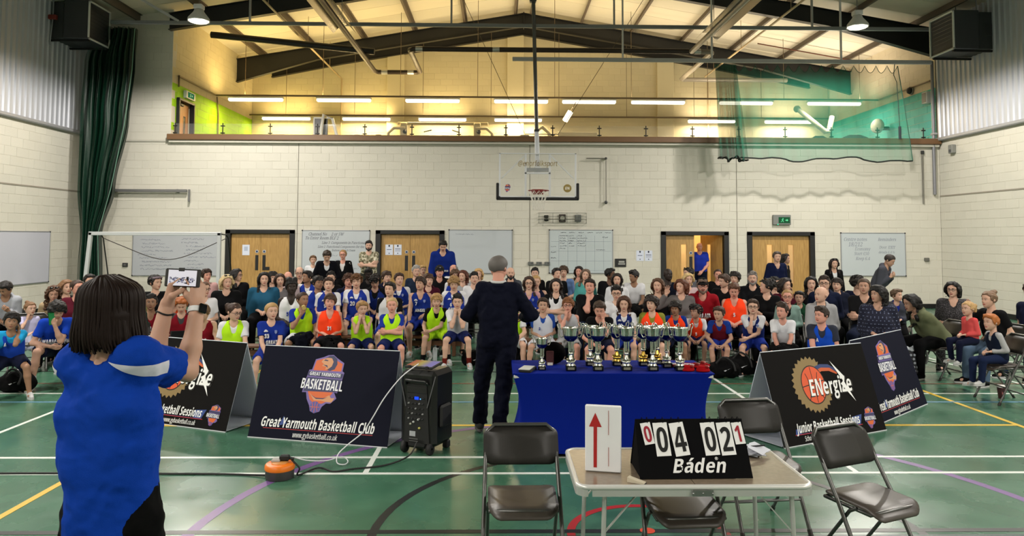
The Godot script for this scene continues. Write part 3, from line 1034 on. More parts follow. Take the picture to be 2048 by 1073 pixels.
func exit_marks(h:float)->Geo:
	var g:=Geo.new()
	var k:=h/0.13
	var at:=Vector3(-0.05*k,0,0)
	g.lathe([Vector2(0.001,0.002),Vector2(0.013*k,0.002),Vector2(0.013*k,0)],10,Transform3D(Basis(Vector3.RIGHT,PI/2),at+Vector3(0.012,0.045,0)*k))
	for s in[[0,0.03,-0.005,-0.01,0.018],[-0.005,-0.01,0.025,-0.03,0.012],[0.025,-0.03,0.02,-0.055,0.01],[-0.005,-0.01,-0.03,-0.045,0.012],[-0.03,-0.045,-0.05,-0.042,0.01],[0,0.025,0.03,0.01,0.01],[0,0.025,-0.03,0.015,0.01]]:
		g.bar(at+Vector3(s[0],s[1],0)*k,at+Vector3(s[2],s[3],0)*k,s[4]*k,0.002,Vector3.BACK)
	g.prism(PackedVector2Array([Vector2(0.03,0.012)*k,Vector2(0.07,0.012)*k,Vector2(0.07,0.035)*k,Vector2(0.11,0.0)*k,Vector2(0.07,-0.035)*k,Vector2(0.07,-0.012)*k,Vector2(0.03,-0.012)*k]),0.002)
	return g
func build_roof_things()->void:
	var grey:=paint(Color(0.50,0.51,0.52),0.4,0.4)
	var zr:=-19.7
	var t:=thing("ceiling_track","long grey steel track hung across the hall from wall to wall","track",Vector3.ZERO)
	part("track_bar",Geo.new().bar(Vector3(-10.4,7.66,zr),Vector3(11.8,7.66,zr),0.07,0.1,Vector3.UP,0.01),grey,t)
	for x in[-6.7,-1.3,3.1,8.5]:
		part("hanger",Geo.new().bar(Vector3(x,7.7,zr),Vector3(x,roof(x),zr),0.05,0.05,Vector3.UP),paint(Color(0.6,0.6,0.6),0.4,0.3),t)
	part("stay",Geo.new().bar(Vector3(-10.2,8.6,zr+1.2),Vector3(-8.6,7.7,zr),0.07,0.05,Vector3.UP),paint(Color(0.7,0.7,0.7),0.4,0.2),t)
	part("stay",Geo.new().bar(Vector3(-4.9,9.0,zr+1.2),Vector3(-4.2,7.7,zr),0.07,0.05,Vector3.UP),paint(Color(0.7,0.7,0.7),0.4,0.2),t)
	t=thing("net_track","pale steel track that carries the green divider net","track",Vector3.ZERO)
	part("track_bar",Geo.new().bar(Vector3(0.35,6.75,zr),Vector3(11.75,6.75,zr),0.06,0.11,Vector3.UP,0.01),paint(Color(0.66,0.66,0.66),0.4,0.3),t)
	for x in[3.33,5.75,9.28]:
		part("hanger",Geo.new().bar(Vector3(x,6.8,zr),Vector3(x,roof(x),zr),0.045,0.045),paint(Color(0.74,0.74,0.74),0.4,0.2),t)
	var iron:=paint(Color(0.20,0.165,0.14),0.45,0.4)
	var clip:=paint(Color(0.72,0.72,0.70),0.3,0.7)
	for e in[[-4.05,-2.58,-24.0,"over the gallery's left half"],[5.55,6.17,-21.05,"over the gallery's right half"]]:
		t=thing("radiant_tube","dark radiant heating tube with a steel hood %s"%e[3],"heater",Vector3.ZERO,"radiant tube heaters")
		var y:=7.33
		var x0:float=e[0]
		if x0<0:
			part("tube_leg",Geo.new().tube([Vector3(x0,y,-11.0),Vector3(x0,y,-23.85),Vector3(x0+0.1,y,-24.0),Vector3(-2.7,y,-24.0),Vector3(-2.58,y,-23.88),Vector3(-2.58,y,-21.1),Vector3(-2.48,y,-20.98),Vector3(5.45,y,-20.98)],0.075,12),iron,t)
			for p in[Vector3(x0+0.3,y,-24.0),Vector3(-2.9,y,-24.0),Vector3(-2.3,y,-20.98),Vector3(-0.1,y,-20.98)]:
				part("tube_clamp",Geo.new().tube([p-Vector3(0.1,0,0),p+Vector3(0.1,0,0)],0.082,12),clip,t)
		else:
			part("tube_leg",Geo.new().tube([Vector3(x0,y,-11.0),Vector3(x0,y,-21.0),Vector3(6.1,y,-21.05),Vector3(6.17,y,-21.15),Vector3(6.17,y,-24.7),Vector3(6.27,y,-24.8),Vector3(9.8,y,-24.8)],0.075,12),paint(Color(0.55,0.52,0.47),0.45,0.3),t)
			part("tube_clamp",Geo.new().tube([Vector3(5.62,y,-21.0),Vector3(5.8,y,-21.0)],0.084,12),clip,t)
		var hood:=Geo.new()
		var zz:=-19.2 if x0<0 else-19.6
		for s in[-1,1]:
			hood.quad(Vector3(x0+s*0.1,y+0.16,-11),Vector3(x0+s*0.1,y+0.16,zz),Vector3(x0+s*0.3,y-0.06,zz),Vector3(x0+s*0.3,y-0.06,-11))
		hood.quad(Vector3(x0-0.1,y+0.16,-11),Vector3(x0-0.1,y+0.16,zz),Vector3(x0+0.1,y+0.16,zz),Vector3(x0+0.1,y+0.16,-11))
		part("reflector_hood",hood,paint(Color(0.55,0.53,0.5),0.25,0.8),t)
		part("burner_box",Geo.new().box(Vector3(x0,y+0.05,-14.2),Vector3(0.3,0.3,0.6),0.02),paint(Color(0.6,0.6,0.58),0.4,0.3),t)
		for z in[-13.0,-16.0,-18.8]:
			part("hanger_wire",Geo.new().tube([Vector3(x0,y+0.16,z),Vector3(x0,roof(x0),z)],0.008,5),grey,t)
	single("flue_pipe",Geo.new().tube([Vector3(-8.62,7.97,-22.0),Vector3(-8.5,7.96,-22.0),Vector3(-3.75,7.5,-22.0)],0.1,12),paint(Color(0.045,0.045,0.05),0.5),"thick black flue pipe sloping under the roof at the gallery's left","pipe")
	var gas:=paint(Color(0.66,0.58,0.44),0.5)
	for e in[[-6.0,"left"],[7.65,"right"]]:
		t=thing("gas_pipe","cream pipe under the roof that drops down the gallery's far wall, %s"%("near its lime wall" if e[0]<0 else "near its teal wall"),"pipe",Vector3.ZERO,"roof gas pipes")
		part("tube",Geo.new().tube([Vector3(e[0],7.95,-12.0),Vector3(e[0],7.95,-27.1),Vector3(e[0]+0.15,7.8,-27.3),Vector3(e[0]+0.15,GF,-27.3)],0.03,8),gas,t)
		for z in[-15.0,-19.0,-23.0,-26.0]:
			part("clip_rod",Geo.new().tube([Vector3(e[0],7.97,z),Vector3(e[0],roof(e[0])-0.02,z)],0.008,5),gas,t)
	single("sloping_conduit",Geo.new().tube([Vector3(8.6,roof(8.6)-0.28,-24.2),Vector3(12.3,roof(12.3)-0.28,-24.2)],0.02,6),paint(Color(0.35,0.2,0.14)),"thin brown conduit following the roof slope above the net","conduit")
	for s in[-1,1]:
		var xw:float=XL if s<0 else XR
		var xg:float=-10.5 if s<0 else 11.47
		var y0:float=6.97 if s<0 else 6.74
		var z0:float=-18.8 if s<0 else-18.2
		t=thing("air_heater","big grey boxed air heater on the %s wall with a pale-framed grille"%("left" if s<0 else "right"),"heater",Vector3.ZERO,"wall air heaters")
		var body:=paint(Color(0.22,0.225,0.235),0.45,0.3)
		var yc:=y0+0.5
		var zc:=z0-0.52
		var xm:float=lerpf(xg,xw,0.62)
		part("casing",Geo.new().box(Vector3((xg+xm)*0.5,yc,zc),Vector3(absf(xm-xg),1.0,1.04),0.015),body,t)
		part("duct_box",Geo.new().box(Vector3((xm+xw)*0.5,yc-0.01,zc),Vector3(absf(xw-xm)-0.03,0.94,0.98),0.012),paint(Color(0.2,0.205,0.21),0.5,0.3),t)
		var g:=Geo.new()
		for q in[[0.48,0.0,0.04,1.04],[-0.48,0.0,0.04,1.04],[0.0,0.5,1.0,0.04],[0.0,-0.5,1.0,0.04]]:
			g.box(Vector3(xg-s*0.015,yc+q[0],zc+q[1]),Vector3(0.04,q[2],q[3]),0.006)
		part("grille_frame",g,paint(Color(0.78,0.78,0.76),0.4),t)
		for k in 9:
			part("louvre",Geo.new().box(Vector3(xg+s*0.02,yc-0.4+0.1*k,zc),Vector3(0.05,0.012,0.96),0.0,Basis(Vector3.BACK,0.5*s)),paint(Color(0.09,0.085,0.08),0.5),t)
		part("grille_back",Geo.new().box(Vector3(xg+s*0.06,yc,zc),Vector3(0.02,0.94,0.98)),paint(Color(0.03,0.03,0.03)),t)
		part("access_panel",Geo.new().box(Vector3(xm+s*0.28,yc,zc+0.495),Vector3(0.26,0.3,0.012),0.003),paint(Color(0.15,0.15,0.155),0.5),t)
		for z in[z0-0.1,z0-0.94]:
			part("bearer",Geo.new().bar(Vector3(xg,y0-0.03,z),Vector3(xw,y0-0.03,z),0.05,0.05),paint(Color(0.12,0.12,0.12),0.5,0.4),t)
			part("hanger_rod",Geo.new().tube([Vector3(xm,y0+1.0,z),Vector3(xm,roof(xm),z)],0.012,6),grey,t)
		if s<0:
			part("isolator",Geo.new().box(Vector3(xw+0.14,7.5,z0+0.05),Vector3(0.2,0.12,0.1),0.015),paint(Color(0.45,0.14,0.1),0.5),t)
			part("supply_cable",Geo.new().tube([Vector3(xw+0.14,8.4,z0+0.05),Vector3(xw+0.14,7.55,z0+0.05)],0.02,6),grey,t)
			part("supply_cable",Geo.new().tube([Vector3(xw+0.14,7.45,z0+0.05),Vector3(xw+0.1,7.0,z0+0.05),Vector3(xw+0.05,6.8,z0)],0.02,6),grey,t)
func build_backboard()->void:
	var z:=-17.1
	var white:=paint(Color(0.78,0.79,0.80),0.4)
	var t:=thing("basketball_backboard","clear glass basketball backboard with black lower padding, hung from a pole","backboard",Vector3(0.9,3.38,z))
	part("glass",Geo.new().box(Vector3.ZERO,Vector3(1.8,1.05,0.012)),clear(Color(0.96,0.98,0.97),0.04),t)
	part("hanger_bracket",Geo.new().box(Vector3(0,0.14,-0.075),Vector3(0.16,0.16,0.09),0.01),white,t)
	var g:=Geo.new()
	for q in[[0.0,0.515,1.8,0.02],[0.0,-0.5,1.8,0.05],[-0.88,0.0,0.04,1.05],[0.88,0.0,0.04,1.05]]:
		g.box(Vector3(q[0],q[1],-0.002),Vector3(q[2],q[3],0.022),0.003)
	part("border",g,white,t)
	g=Geo.new()
	for q in[[0.0,0.06,0.6,0.04],[-0.28,0.02,0.05,1.0],[0.28,0.02,0.05,1.0]]:
		g.box(Vector3(q[0],q[1],-0.012),Vector3(q[2],q[3],0.02),0.003)
	part("target_frame",g,white,t)
	g=Geo.new()
	g.bar(Vector3(-0.3,0.48,-0.05),Vector3(-0.84,-0.06,-0.05),0.03,0.03)
	g.bar(Vector3(0.3,0.48,-0.05),Vector3(0.84,-0.06,-0.05),0.03,0.03)
	part("diagonal_stay",g,white,t)
	part("mount_plate",Geo.new().box(Vector3(0,0.14,-0.03),Vector3(0.52,0.09,0.03),0.004),paint(Color(0.55,0.56,0.57),0.4,0.4),t)
	g=Geo.new()
	g.box(Vector3(0,-0.535,0.0),Vector3(1.92,0.07,0.06),0.015)
	for s in[-1,1]:
		g.box(Vector3(s*0.93,-0.36,0.0),Vector3(0.065,0.38,0.06),0.015)
	part("edge_padding",g,paint(Color(0.02,0.02,0.022),0.7),t)
	part("handle_lettering",words("@enorfolksport",0.17,Transform3D(Basis(),Vector3(0.0,0.285,0.008)),0.78,0.12,"Droid Sans",400),paint(Color(0.50,0.42,0.20),0.5),t)
	part("gold_disc",Geo.new().lathe([Vector2(0.001,0.003),Vector2(0.095,0.003),Vector2(0.095,0.0)],24,Transform3D(Basis(Vector3.RIGHT,PI/2),Vector3(0.69,-0.29,0.008))),paint(Color(0.52,0.44,0.20),0.5),t)
	part("disc_lettering",words("EN",0.085,Transform3D(Basis(),Vector3(0.69,-0.29,0.012)),0.95,0.1),paint(Color(0.9,0.9,0.86)),t)
	crest(t,Transform3D(Basis.from_scale(Vector3(0.19,0.19,1)),Vector3(-0.70,-0.29,0.008)),2)
	var ringc:=Vector3(0.0,-0.37,0.38)
	var red:=paint(Color(0.42,0.05,0.05),0.4)
	g=Geo.new()
	var pts:=[]
	for k in 28:
		pts.append(ringc+Vector3(cos(TAU*k/28.0),0,sin(TAU*k/28.0))*0.228)
	g.tube(pts,0.012,8,true)
	g.box(Vector3(0,-0.375,0.015),Vector3(0.26,0.12,0.03),0.006)
	g.bar(Vector3(-0.09,-0.39,0.02),Vector3(-0.06,-0.385,0.17),0.03,0.02)
	g.bar(Vector3(0.09,-0.39,0.02),Vector3(0.06,-0.385,0.17),0.03,0.02)
	var ring:=part("hoop",g,red,t)
	g=Geo.new()
	var cord:=func(k:float,j:int)->Vector3:
		var rr:float=[0.222,0.19,0.165,0.145,0.135,0.13][j]
		var a:=TAU*k/12.0
		return ringc+Vector3(cos(a)*rr,-0.085*j-0.01,sin(a)*rr)
	for k in 12:
		for s in[-0.5,0.5]:
			var run:=[]
			for j in 6:
				run.append(cord.call(k+s*(j%2),j))
			g.tube(run,0.0045,5)
	part("hoop_net",g,paint(Color(0.80,0.79,0.75),0.8),ring)
	var p:=thing("backboard_pole","long slanting grey pole that drops from the roof to the backboard","pole",Vector3.ZERO)
	var top:=Vector3(0.72,9.75,z+0.15)
	part("pole_tube",Geo.new().bar(top,Vector3(0.885,4.3,z-0.12),0.085,0.085,Vector3.BACK,0.012),paint(Color(0.36,0.35,0.34),0.35,0.5),p)
	part("lower_tube",Geo.new().bar(Vector3(0.88,4.45,z-0.12),Vector3(0.9,3.5,z-0.1),0.1,0.1,Vector3.BACK,0.012),paint(Color(0.76,0.77,0.79),0.4),p)
	part("collar",Geo.new().box(Vector3(0.88,4.45,z-0.12),Vector3(0.12,0.06,0.12),0.01),paint(Color(0.25,0.25,0.25),0.4,0.5),p)
	part("roof_plate",Geo.new().prism(PackedVector2Array([Vector2(-0.22,0.35),Vector2(0.22,0.35),Vector2(0.07,-0.3),Vector2(-0.07,-0.3)]),0.12,Transform3D(Basis(),Vector3(0.78,7.75,z-0.0))),paint(Color(0.3,0.3,0.3),0.4,0.4),p)
	part("hoist_cross_bar",Geo.new().bar(Vector3(0.75,4.98,-21.6),Vector3(1.75,4.98,-21.6),0.02,0.02),paint(Color(0.3,0.3,0.3)),p)
	for e in[[0.75,-1.3],[1.75,4.4]]:
		part("hoist_line",Geo.new().tube([Vector3(e[0],5.0,-21.6),Vector3(e[1],roof(e[1])-0.2,-21.6)],0.008,5),paint(Color(0.32,0.28,0.22)),p)
func build_nets()->void:
	var t:=thing("green_curtain","dark green sports net curtain gathered from roof to floor in the left corner","curtain",Vector3.ZERO)
	var keys:=[[7.55,-10.75,-9.8],[6.6,-11.05,-9.84],[5.1,-11.12,-9.98],[3.2,-11.12,-10.3],[2.0,-11.0,-10.6],[1.0,-11.05,-10.55],[0.03,-11.1,-10.5]]
	var lay:=[[0.0,9.0,0.13,Color(0.012,0.115,0.075)],[0.16,7.0,0.10,Color(0.02,0.20,0.135)]]
	for l in 2:
		var rings:=[]
		var rows:=40
		for j in rows+1:
			var y:=7.55-7.52*j/rows
			var k:=0
			while k<keys.size()-2 and keys[k+1][0]>y:
				k+=1
			var w:float=clampf((keys[k][0]-y)/(keys[k][0]-keys[k+1][0]),0,1)
			w=w*w*(3-2*w)
			var xa:float=lerpf(keys[k][1],keys[k+1][1],w)
			var xb:float=lerpf(keys[k][2],keys[k+1][2],w)
			var pp:=PackedVector3Array()
			for q in 121:
				var u:=q/120.0
				var ph:float=u*TAU*lay[l][1]+0.6*sin(y*0.9+l)+0.8*sin(u*7.0+l*2.0)
				pp.append(Vector3(lerpf(xa,xb,u)+0.02*cos(ph*1.3),y,-19.95+lay[l][0]+lay[l][2]*sin(ph)+0.03*sin(ph*2.3+y)))
			rings.append(pp)
		var full:=[]
		for j in rows+1:
			var nn:=PackedVector3Array()
			for q in 121:
				var dx:Vector3=rings[j][mini(q+1,120)]-rings[j][maxi(q-1,0)]
				var dy:Vector3=rings[mini(j+1,rows)][q]-rings[maxi(j-1,0)][q]
				nn.append(dy.cross(dx).normalized())
			full.append([rings[j],nn])
		var g:=Geo.new()
		g.strip_quads(full,false)
		var m:=StandardMaterial3D.new()
		m.albedo_color=lay[l][3]
		m.roughness=0.45
		m.metallic_specular=0.6
		m.cull_mode=BaseMaterial3D.CULL_DISABLED
		m.backlight_enabled=true
		m.backlight=Color(0.02,0.12,0.08)
		if l==1:
			m.transparency=BaseMaterial3D.TRANSPARENCY_ALPHA
			m.albedo_color.a=0.55
		part("curtain_fold",g,m,t)
	part("hem_cord",Geo.new().tube([Vector3(-9.78,7.5,-19.75),Vector3(-9.82,6.4,-19.75),Vector3(-9.98,4.9,-19.75),Vector3(-10.28,3.2,-19.75),Vector3(-10.58,2.0,-19.75),Vector3(-10.52,0.9,-19.75)],0.012,6),paint(Color(0.35,0.48,0.42)),t)
	t=thing("divider_net","translucent green divider net hanging over the right of the gallery","net",Vector3.ZERO)
	var sheer:=StandardMaterial3D.new()
	sheer.albedo_color=Color(0.10,0.50,0.39,0.34)
	sheer.transparency=BaseMaterial3D.TRANSPARENCY_ALPHA
	sheer.roughness=0.9
	sheer.cull_mode=BaseMaterial3D.CULL_DISABLED
	var dense:StandardMaterial3D=sheer.duplicate()
	dense.albedo_color=Color(0.04,0.38,0.29,0.46)
	var edge:=Geo.new()
	for l in[[6.35,10.85,6.4,11.2,24,0.035,sheer,15.0],[5.86,6.42,5.9,6.72,40,0.09,dense,5.0],[5.84,6.45,5.95,6.65,40,0.07,dense,6.0]]:
		var n:int=121
		var rows:=24
		var rings:=[]
		for j in rows+1:
			var v:=j/float(rows)
			var pp:=PackedVector3Array()
			for q in n:
				var u:=q/(n-1.0)
				var x:float=lerpf(lerpf(l[0],l[1],u),lerpf(l[2],l[3],u),v)
				var sag:float=absf(sin(u*PI*l[7]))*0.2
				var yt:=6.68-0.22+(0.2-sag)if l[7]>10.0 else 6.66
				var yb:float=4.07+0.05*sin(u*13.0)+0.03*sin(u*29.0+1.0)+0.1*u*(1-u)
				pp.append(Vector3(x,lerpf(yt,yb,v),-19.75+l[5]*sin(u*TAU*(l[7]*0.8)+0.5*sin(v*3.0))*(0.5+0.7*v)))
			rings.append(pp)
		var full:=[]
		for j in rows+1:
			var nn:=PackedVector3Array()
			for q in n:
				var dx:Vector3=rings[j][mini(q+1,n-1)]-rings[j][maxi(q-1,0)]
				var dy:Vector3=rings[mini(j+1,rows)][q]-rings[maxi(j-1,0)][q]
				nn.append(dy.cross(dx).normalized())
			full.append([rings[j],nn])
		var g:=Geo.new()
		g.strip_quads(full,false)
		part("net_bay" if l[7]>10.0 else "gathered_net",g,l[6],t)
		var run:=[]
		for q in range(0,n,3):
			run.append(rings[rows][q])
		edge.tube(run,0.022,6)
		if l[7]>10.0:
			run=[]
			for q in n:
				run.append(rings[0][q])
			part("head_cord",Geo.new().tube(run,0.008,5),paint(Color(0.16,0.3,0.25)),t)
			run=[]
			for j in rows+1:
				run.append(rings[j][n-1])
			part("side_cord",Geo.new().tube(run,0.012,5),paint(Color(0.2,0.36,0.3)),t)
	part("weighted_hem",edge,paint(Color(0.02,0.07,0.05),0.7),t)
	part("pull_cord",Geo.new().tube([Vector3(10.75,6.7,-19.72),Vector3(10.72,6.4,-19.72),Vector3(10.8,6.2,-19.72),Vector3(10.85,4.95,-19.72)],0.01,5),paint(Color(0.2,0.28,0.26)),t)
	part("cord_weight",Geo.new().lathe([Vector2(0.001,0),Vector2(0.035,0),Vector2(0.035,0.34),Vector2(0.001,0.34)],10,Transform3D(Basis(),Vector3(10.85,4.65,-19.72))),paint(Color(0.14,0.18,0.2)),t)
func build_lamps()->void:
	for z in[-17.0,-11.0,-5.0,1.0,5.5]:
		for s in[-1,1]:
			var x:=-6.96 if s<0 else 8.41
			var y:=6.92
			var far:bool=z<-16.0
			var t:=thing("high_bay_lamp","lit white high bay lamp under the roof near the %s air heater"%("left" if s<0 else "right")if far else "high bay lamp out of view, %s row, %s from the far wall"%["left" if s<0 else "right",NTH[int((z+17.0)/6.0+0.3)]],"lamp",Vector3(x,y,z),"high bay lamps")
			var white:=paint(Color(0.80,0.80,0.80),0.45)
			part("hood",Geo.new().lathe([Vector2(0.001,0.28),Vector2(0.1,0.28),Vector2(0.13,0.2),Vector2(0.25,0.05),Vector2(0.26,0.0),Vector2(0.24,0.0),Vector2(0.12,0.18),Vector2(0.001,0.2)],8),white,t)
			part("gear_box",Geo.new().box(Vector3(0,0.33,0),Vector3(0.2,0.12,0.2),0.02),white,t)
			part("lens",Geo.new().lathe([Vector2(0.001,-0.05),Vector2(0.12,-0.045),Vector2(0.2,-0.02),Vector2(0.22,0.01),Vector2(0.001,0.01)],20),glow(Color(1.0,0.95,0.86),6.0),t)
			part("chain",Geo.new().tube([Vector3(0,0.38,0),Vector3(0,roof(x)-y,0)],0.01,5),paint(Color(0.4,0.4,0.4)),t)
			var l:=SpotLight3D.new()
			l.name="high_bay_light"
			l.light_color=Color(1.0,0.975,0.94)
			l.light_energy=HALL_LAMP
			l.light_size=0.18
			l.spot_angle=84.0
			l.spot_angle_attenuation=0.25
			l.spot_range=60.0
			l.spot_attenuation=2.0
			l.shadow_enabled=true
			l.position=Vector3(x,y-0.08,z)
			l.rotation.x=-PI/2
			add_child(l)
	var rail:=paint(Color(0.46,0.40,0.31),0.4,0.3)
	for row in 2:
		var z:=-23.8 if row==0 else-27.0
		var y:=6.36 if row==0 else 6.26
		var xs:=[-7.85,-5.02,-2.16,0.71,2.92,5.17,8.05,10.95]if row==0 else[-7.78,-4.86,-2.08,0.70,7.85,10.7]
		var t:=thing("conduit_rail","thin conduit across the gallery that carries its %s row of strip lights"%["front","rear"][row],"conduit",Vector3.ZERO)
		part("conduit_tube",Geo.new().tube([Vector3(GL+0.05,y+0.13,z),Vector3(GR-0.05,y+0.13,z)],0.03,8),rail,t)
		if row==0:
			part("wall_run",Geo.new().tube([Vector3(GL+0.04,y+0.13,z),Vector3(GL+0.04,y+0.15,-21.05),Vector3(GL+0.04,6.2,-21.05)],0.025,8),rail,t)
			part("wall_run",Geo.new().tube([Vector3(GR-0.04,y+0.13,z),Vector3(GR-0.04,y+0.15,-20.9)],0.025,8),rail,t)
			part("wall_run",Geo.new().tube([Vector3(GL+0.04,y+0.1,z-0.1),Vector3(GL+0.04,5.9,z-0.25),Vector3(GL+0.04,GF,z-0.25)],0.022,8),rail,t)
		for k in 9:
			var x:=-8.2+2.5*k+0.4*row
			part("drop_wire",Geo.new().tube([Vector3(x,y+0.13,z),Vector3(x,roof(x)-0.1,z)],0.009,5),rail,t)
		for k in xs.size():
			var x:float=xs[k]
			var bright:bool=(row==1 and k>=4)
			var b:=thing("strip_light","bright strip light %s"%(["at the left end of the gallery's front row","second from the left in the gallery's front row","third from the left in the gallery's front row","left of the backboard pole's upper part, front row","right of the pole, above the small spotlight","front row, between the spotlight and the green net","front row, shining through the gathered green net","front row, at its right end behind the sheer net"]if row==0 else["at the left end of the gallery's rear row","second from the left in the gallery's rear row","third from the left in the gallery's rear row","behind the backboard pole in the gallery's rear row","glaring, rear row behind the gathered net","glaring, rear row behind the sheer net"])[k],"strip light",Vector3(x,y,z),"gallery strip lights")
			var wdt:=1.78
			var kc:float=clampf((x+9.0)/20.0,0,1)
			var col:=Color(1.0,0.86,0.55).lerp(Color(1.0,0.93,0.82),kc*1.1 if kc<0.9 else 1.0)
			part("tray",Geo.new().box(Vector3(0,0.06,0),Vector3(wdt,0.05,0.16),0.012),paint(Color(0.86,0.86,0.84),0.4),b)
			part("diffuser",Geo.new().box(Vector3(0,-0.01,0),Vector3(wdt-0.04,0.1,0.14),0.03),glow(Color(1.0,0.97,0.88),5.0 if not bright else 9.0),b)
			for s in[-0.5,0.5]:
				part("suspension",Geo.new().tube([Vector3(s,0.08,0),Vector3(s,0.13,0)],0.012,5),rail,b)
			var l:=AreaLight3D.new()
			l.name="strip_area_light"
			l.area_size=Vector2(wdt-0.05,0.14)
			l.light_color=col
			l.light_energy=TUBE
			l.area_range=40.0
			l.shadow_enabled=true
			l.position=Vector3(x,y-0.075,z)
			l.rotation.x=-PI/2
			add_child(l)
			var o:=AreaLight3D.new()
			o.name="strip_up_light"
			o.area_size=Vector2(wdt-0.05,0.14)
			o.light_color=col
			o.light_energy=TUBE*(0.7 if row==0 else 0.3)
			o.area_range=40.0
			o.shadow_enabled=true
			o.position=Vector3(x,y+0.17,z)
			o.rotation.x=PI/2
			add_child(o)
	var t:=thing("spotlight","small tilted spotlight hanging under the front row of strip lights","spotlight",Vector3(2.2,5.85,-23.7))
	part("stem",Geo.new().tube([Vector3(0.28,0.48,0),Vector3(0.08,0.12,0)],0.015,6),rail,t)
	part("lamp_tube",Geo.new().tube([Vector3(0.1,0.16,0),Vector3(-0.08,-0.14,0.05)],0.09,12),glow(Color(1.0,0.95,0.85),4.0),t)
func build_goal()->void:
	var w:=paint(Color(0.74,0.75,0.76),0.4)
	var dk:=paint(Color(0.07,0.06,0.06),0.5)
	var t:=thing("handball_goal","white framed goal with a bare sagging rope in front of the left whiteboard","goal",Vector3.ZERO)
	var z:=-17.0
	var l:=-9.3
	var r:=-6.36
	part("crossbar",Geo.new().bar(Vector3(l,2.0,z),Vector3(r+0.04,2.0,z),0.08,0.08,Vector3.UP,0.008),w,t)
	part("upright",Geo.new().bar(Vector3(l+0.04,2.03,z),Vector3(l-0.12,0.0,z),0.08,0.08,Vector3.BACK,0.008),w,t)
	part("upright",Geo.new().bar(Vector3(r,2.03,z),Vector3(r,0.0,z),0.08,0.08,Vector3.BACK,0.008),w,t)
	for x in[l+0.05,r]:
		part("net_hook",Geo.new().tube([Vector3(x,2.0,z),Vector3(x+0.03,1.98,z-0.35),Vector3(x+0.05,1.9,z-0.42),Vector3(x+0.05,0.0,z-1.0)],0.016,6),dk,t)
		part("base_bar",Geo.new().bar(Vector3(x,0.03,z),Vector3(x+0.05,0.03,z-1.0),0.04,0.04),w,t)
	var pts:=[]
	for k in 25:
		var u:=k/24.0
		pts.append(Vector3(lerpf(l+0.1,r+0.05,u),1.9-0.45*4.0*u*(1-u)+0.05*sin(u*9.0),z-0.42))
	part("net_rope",Geo.new().tube(pts,0.01,5),paint(Color(0.25,0.23,0.22)),t)
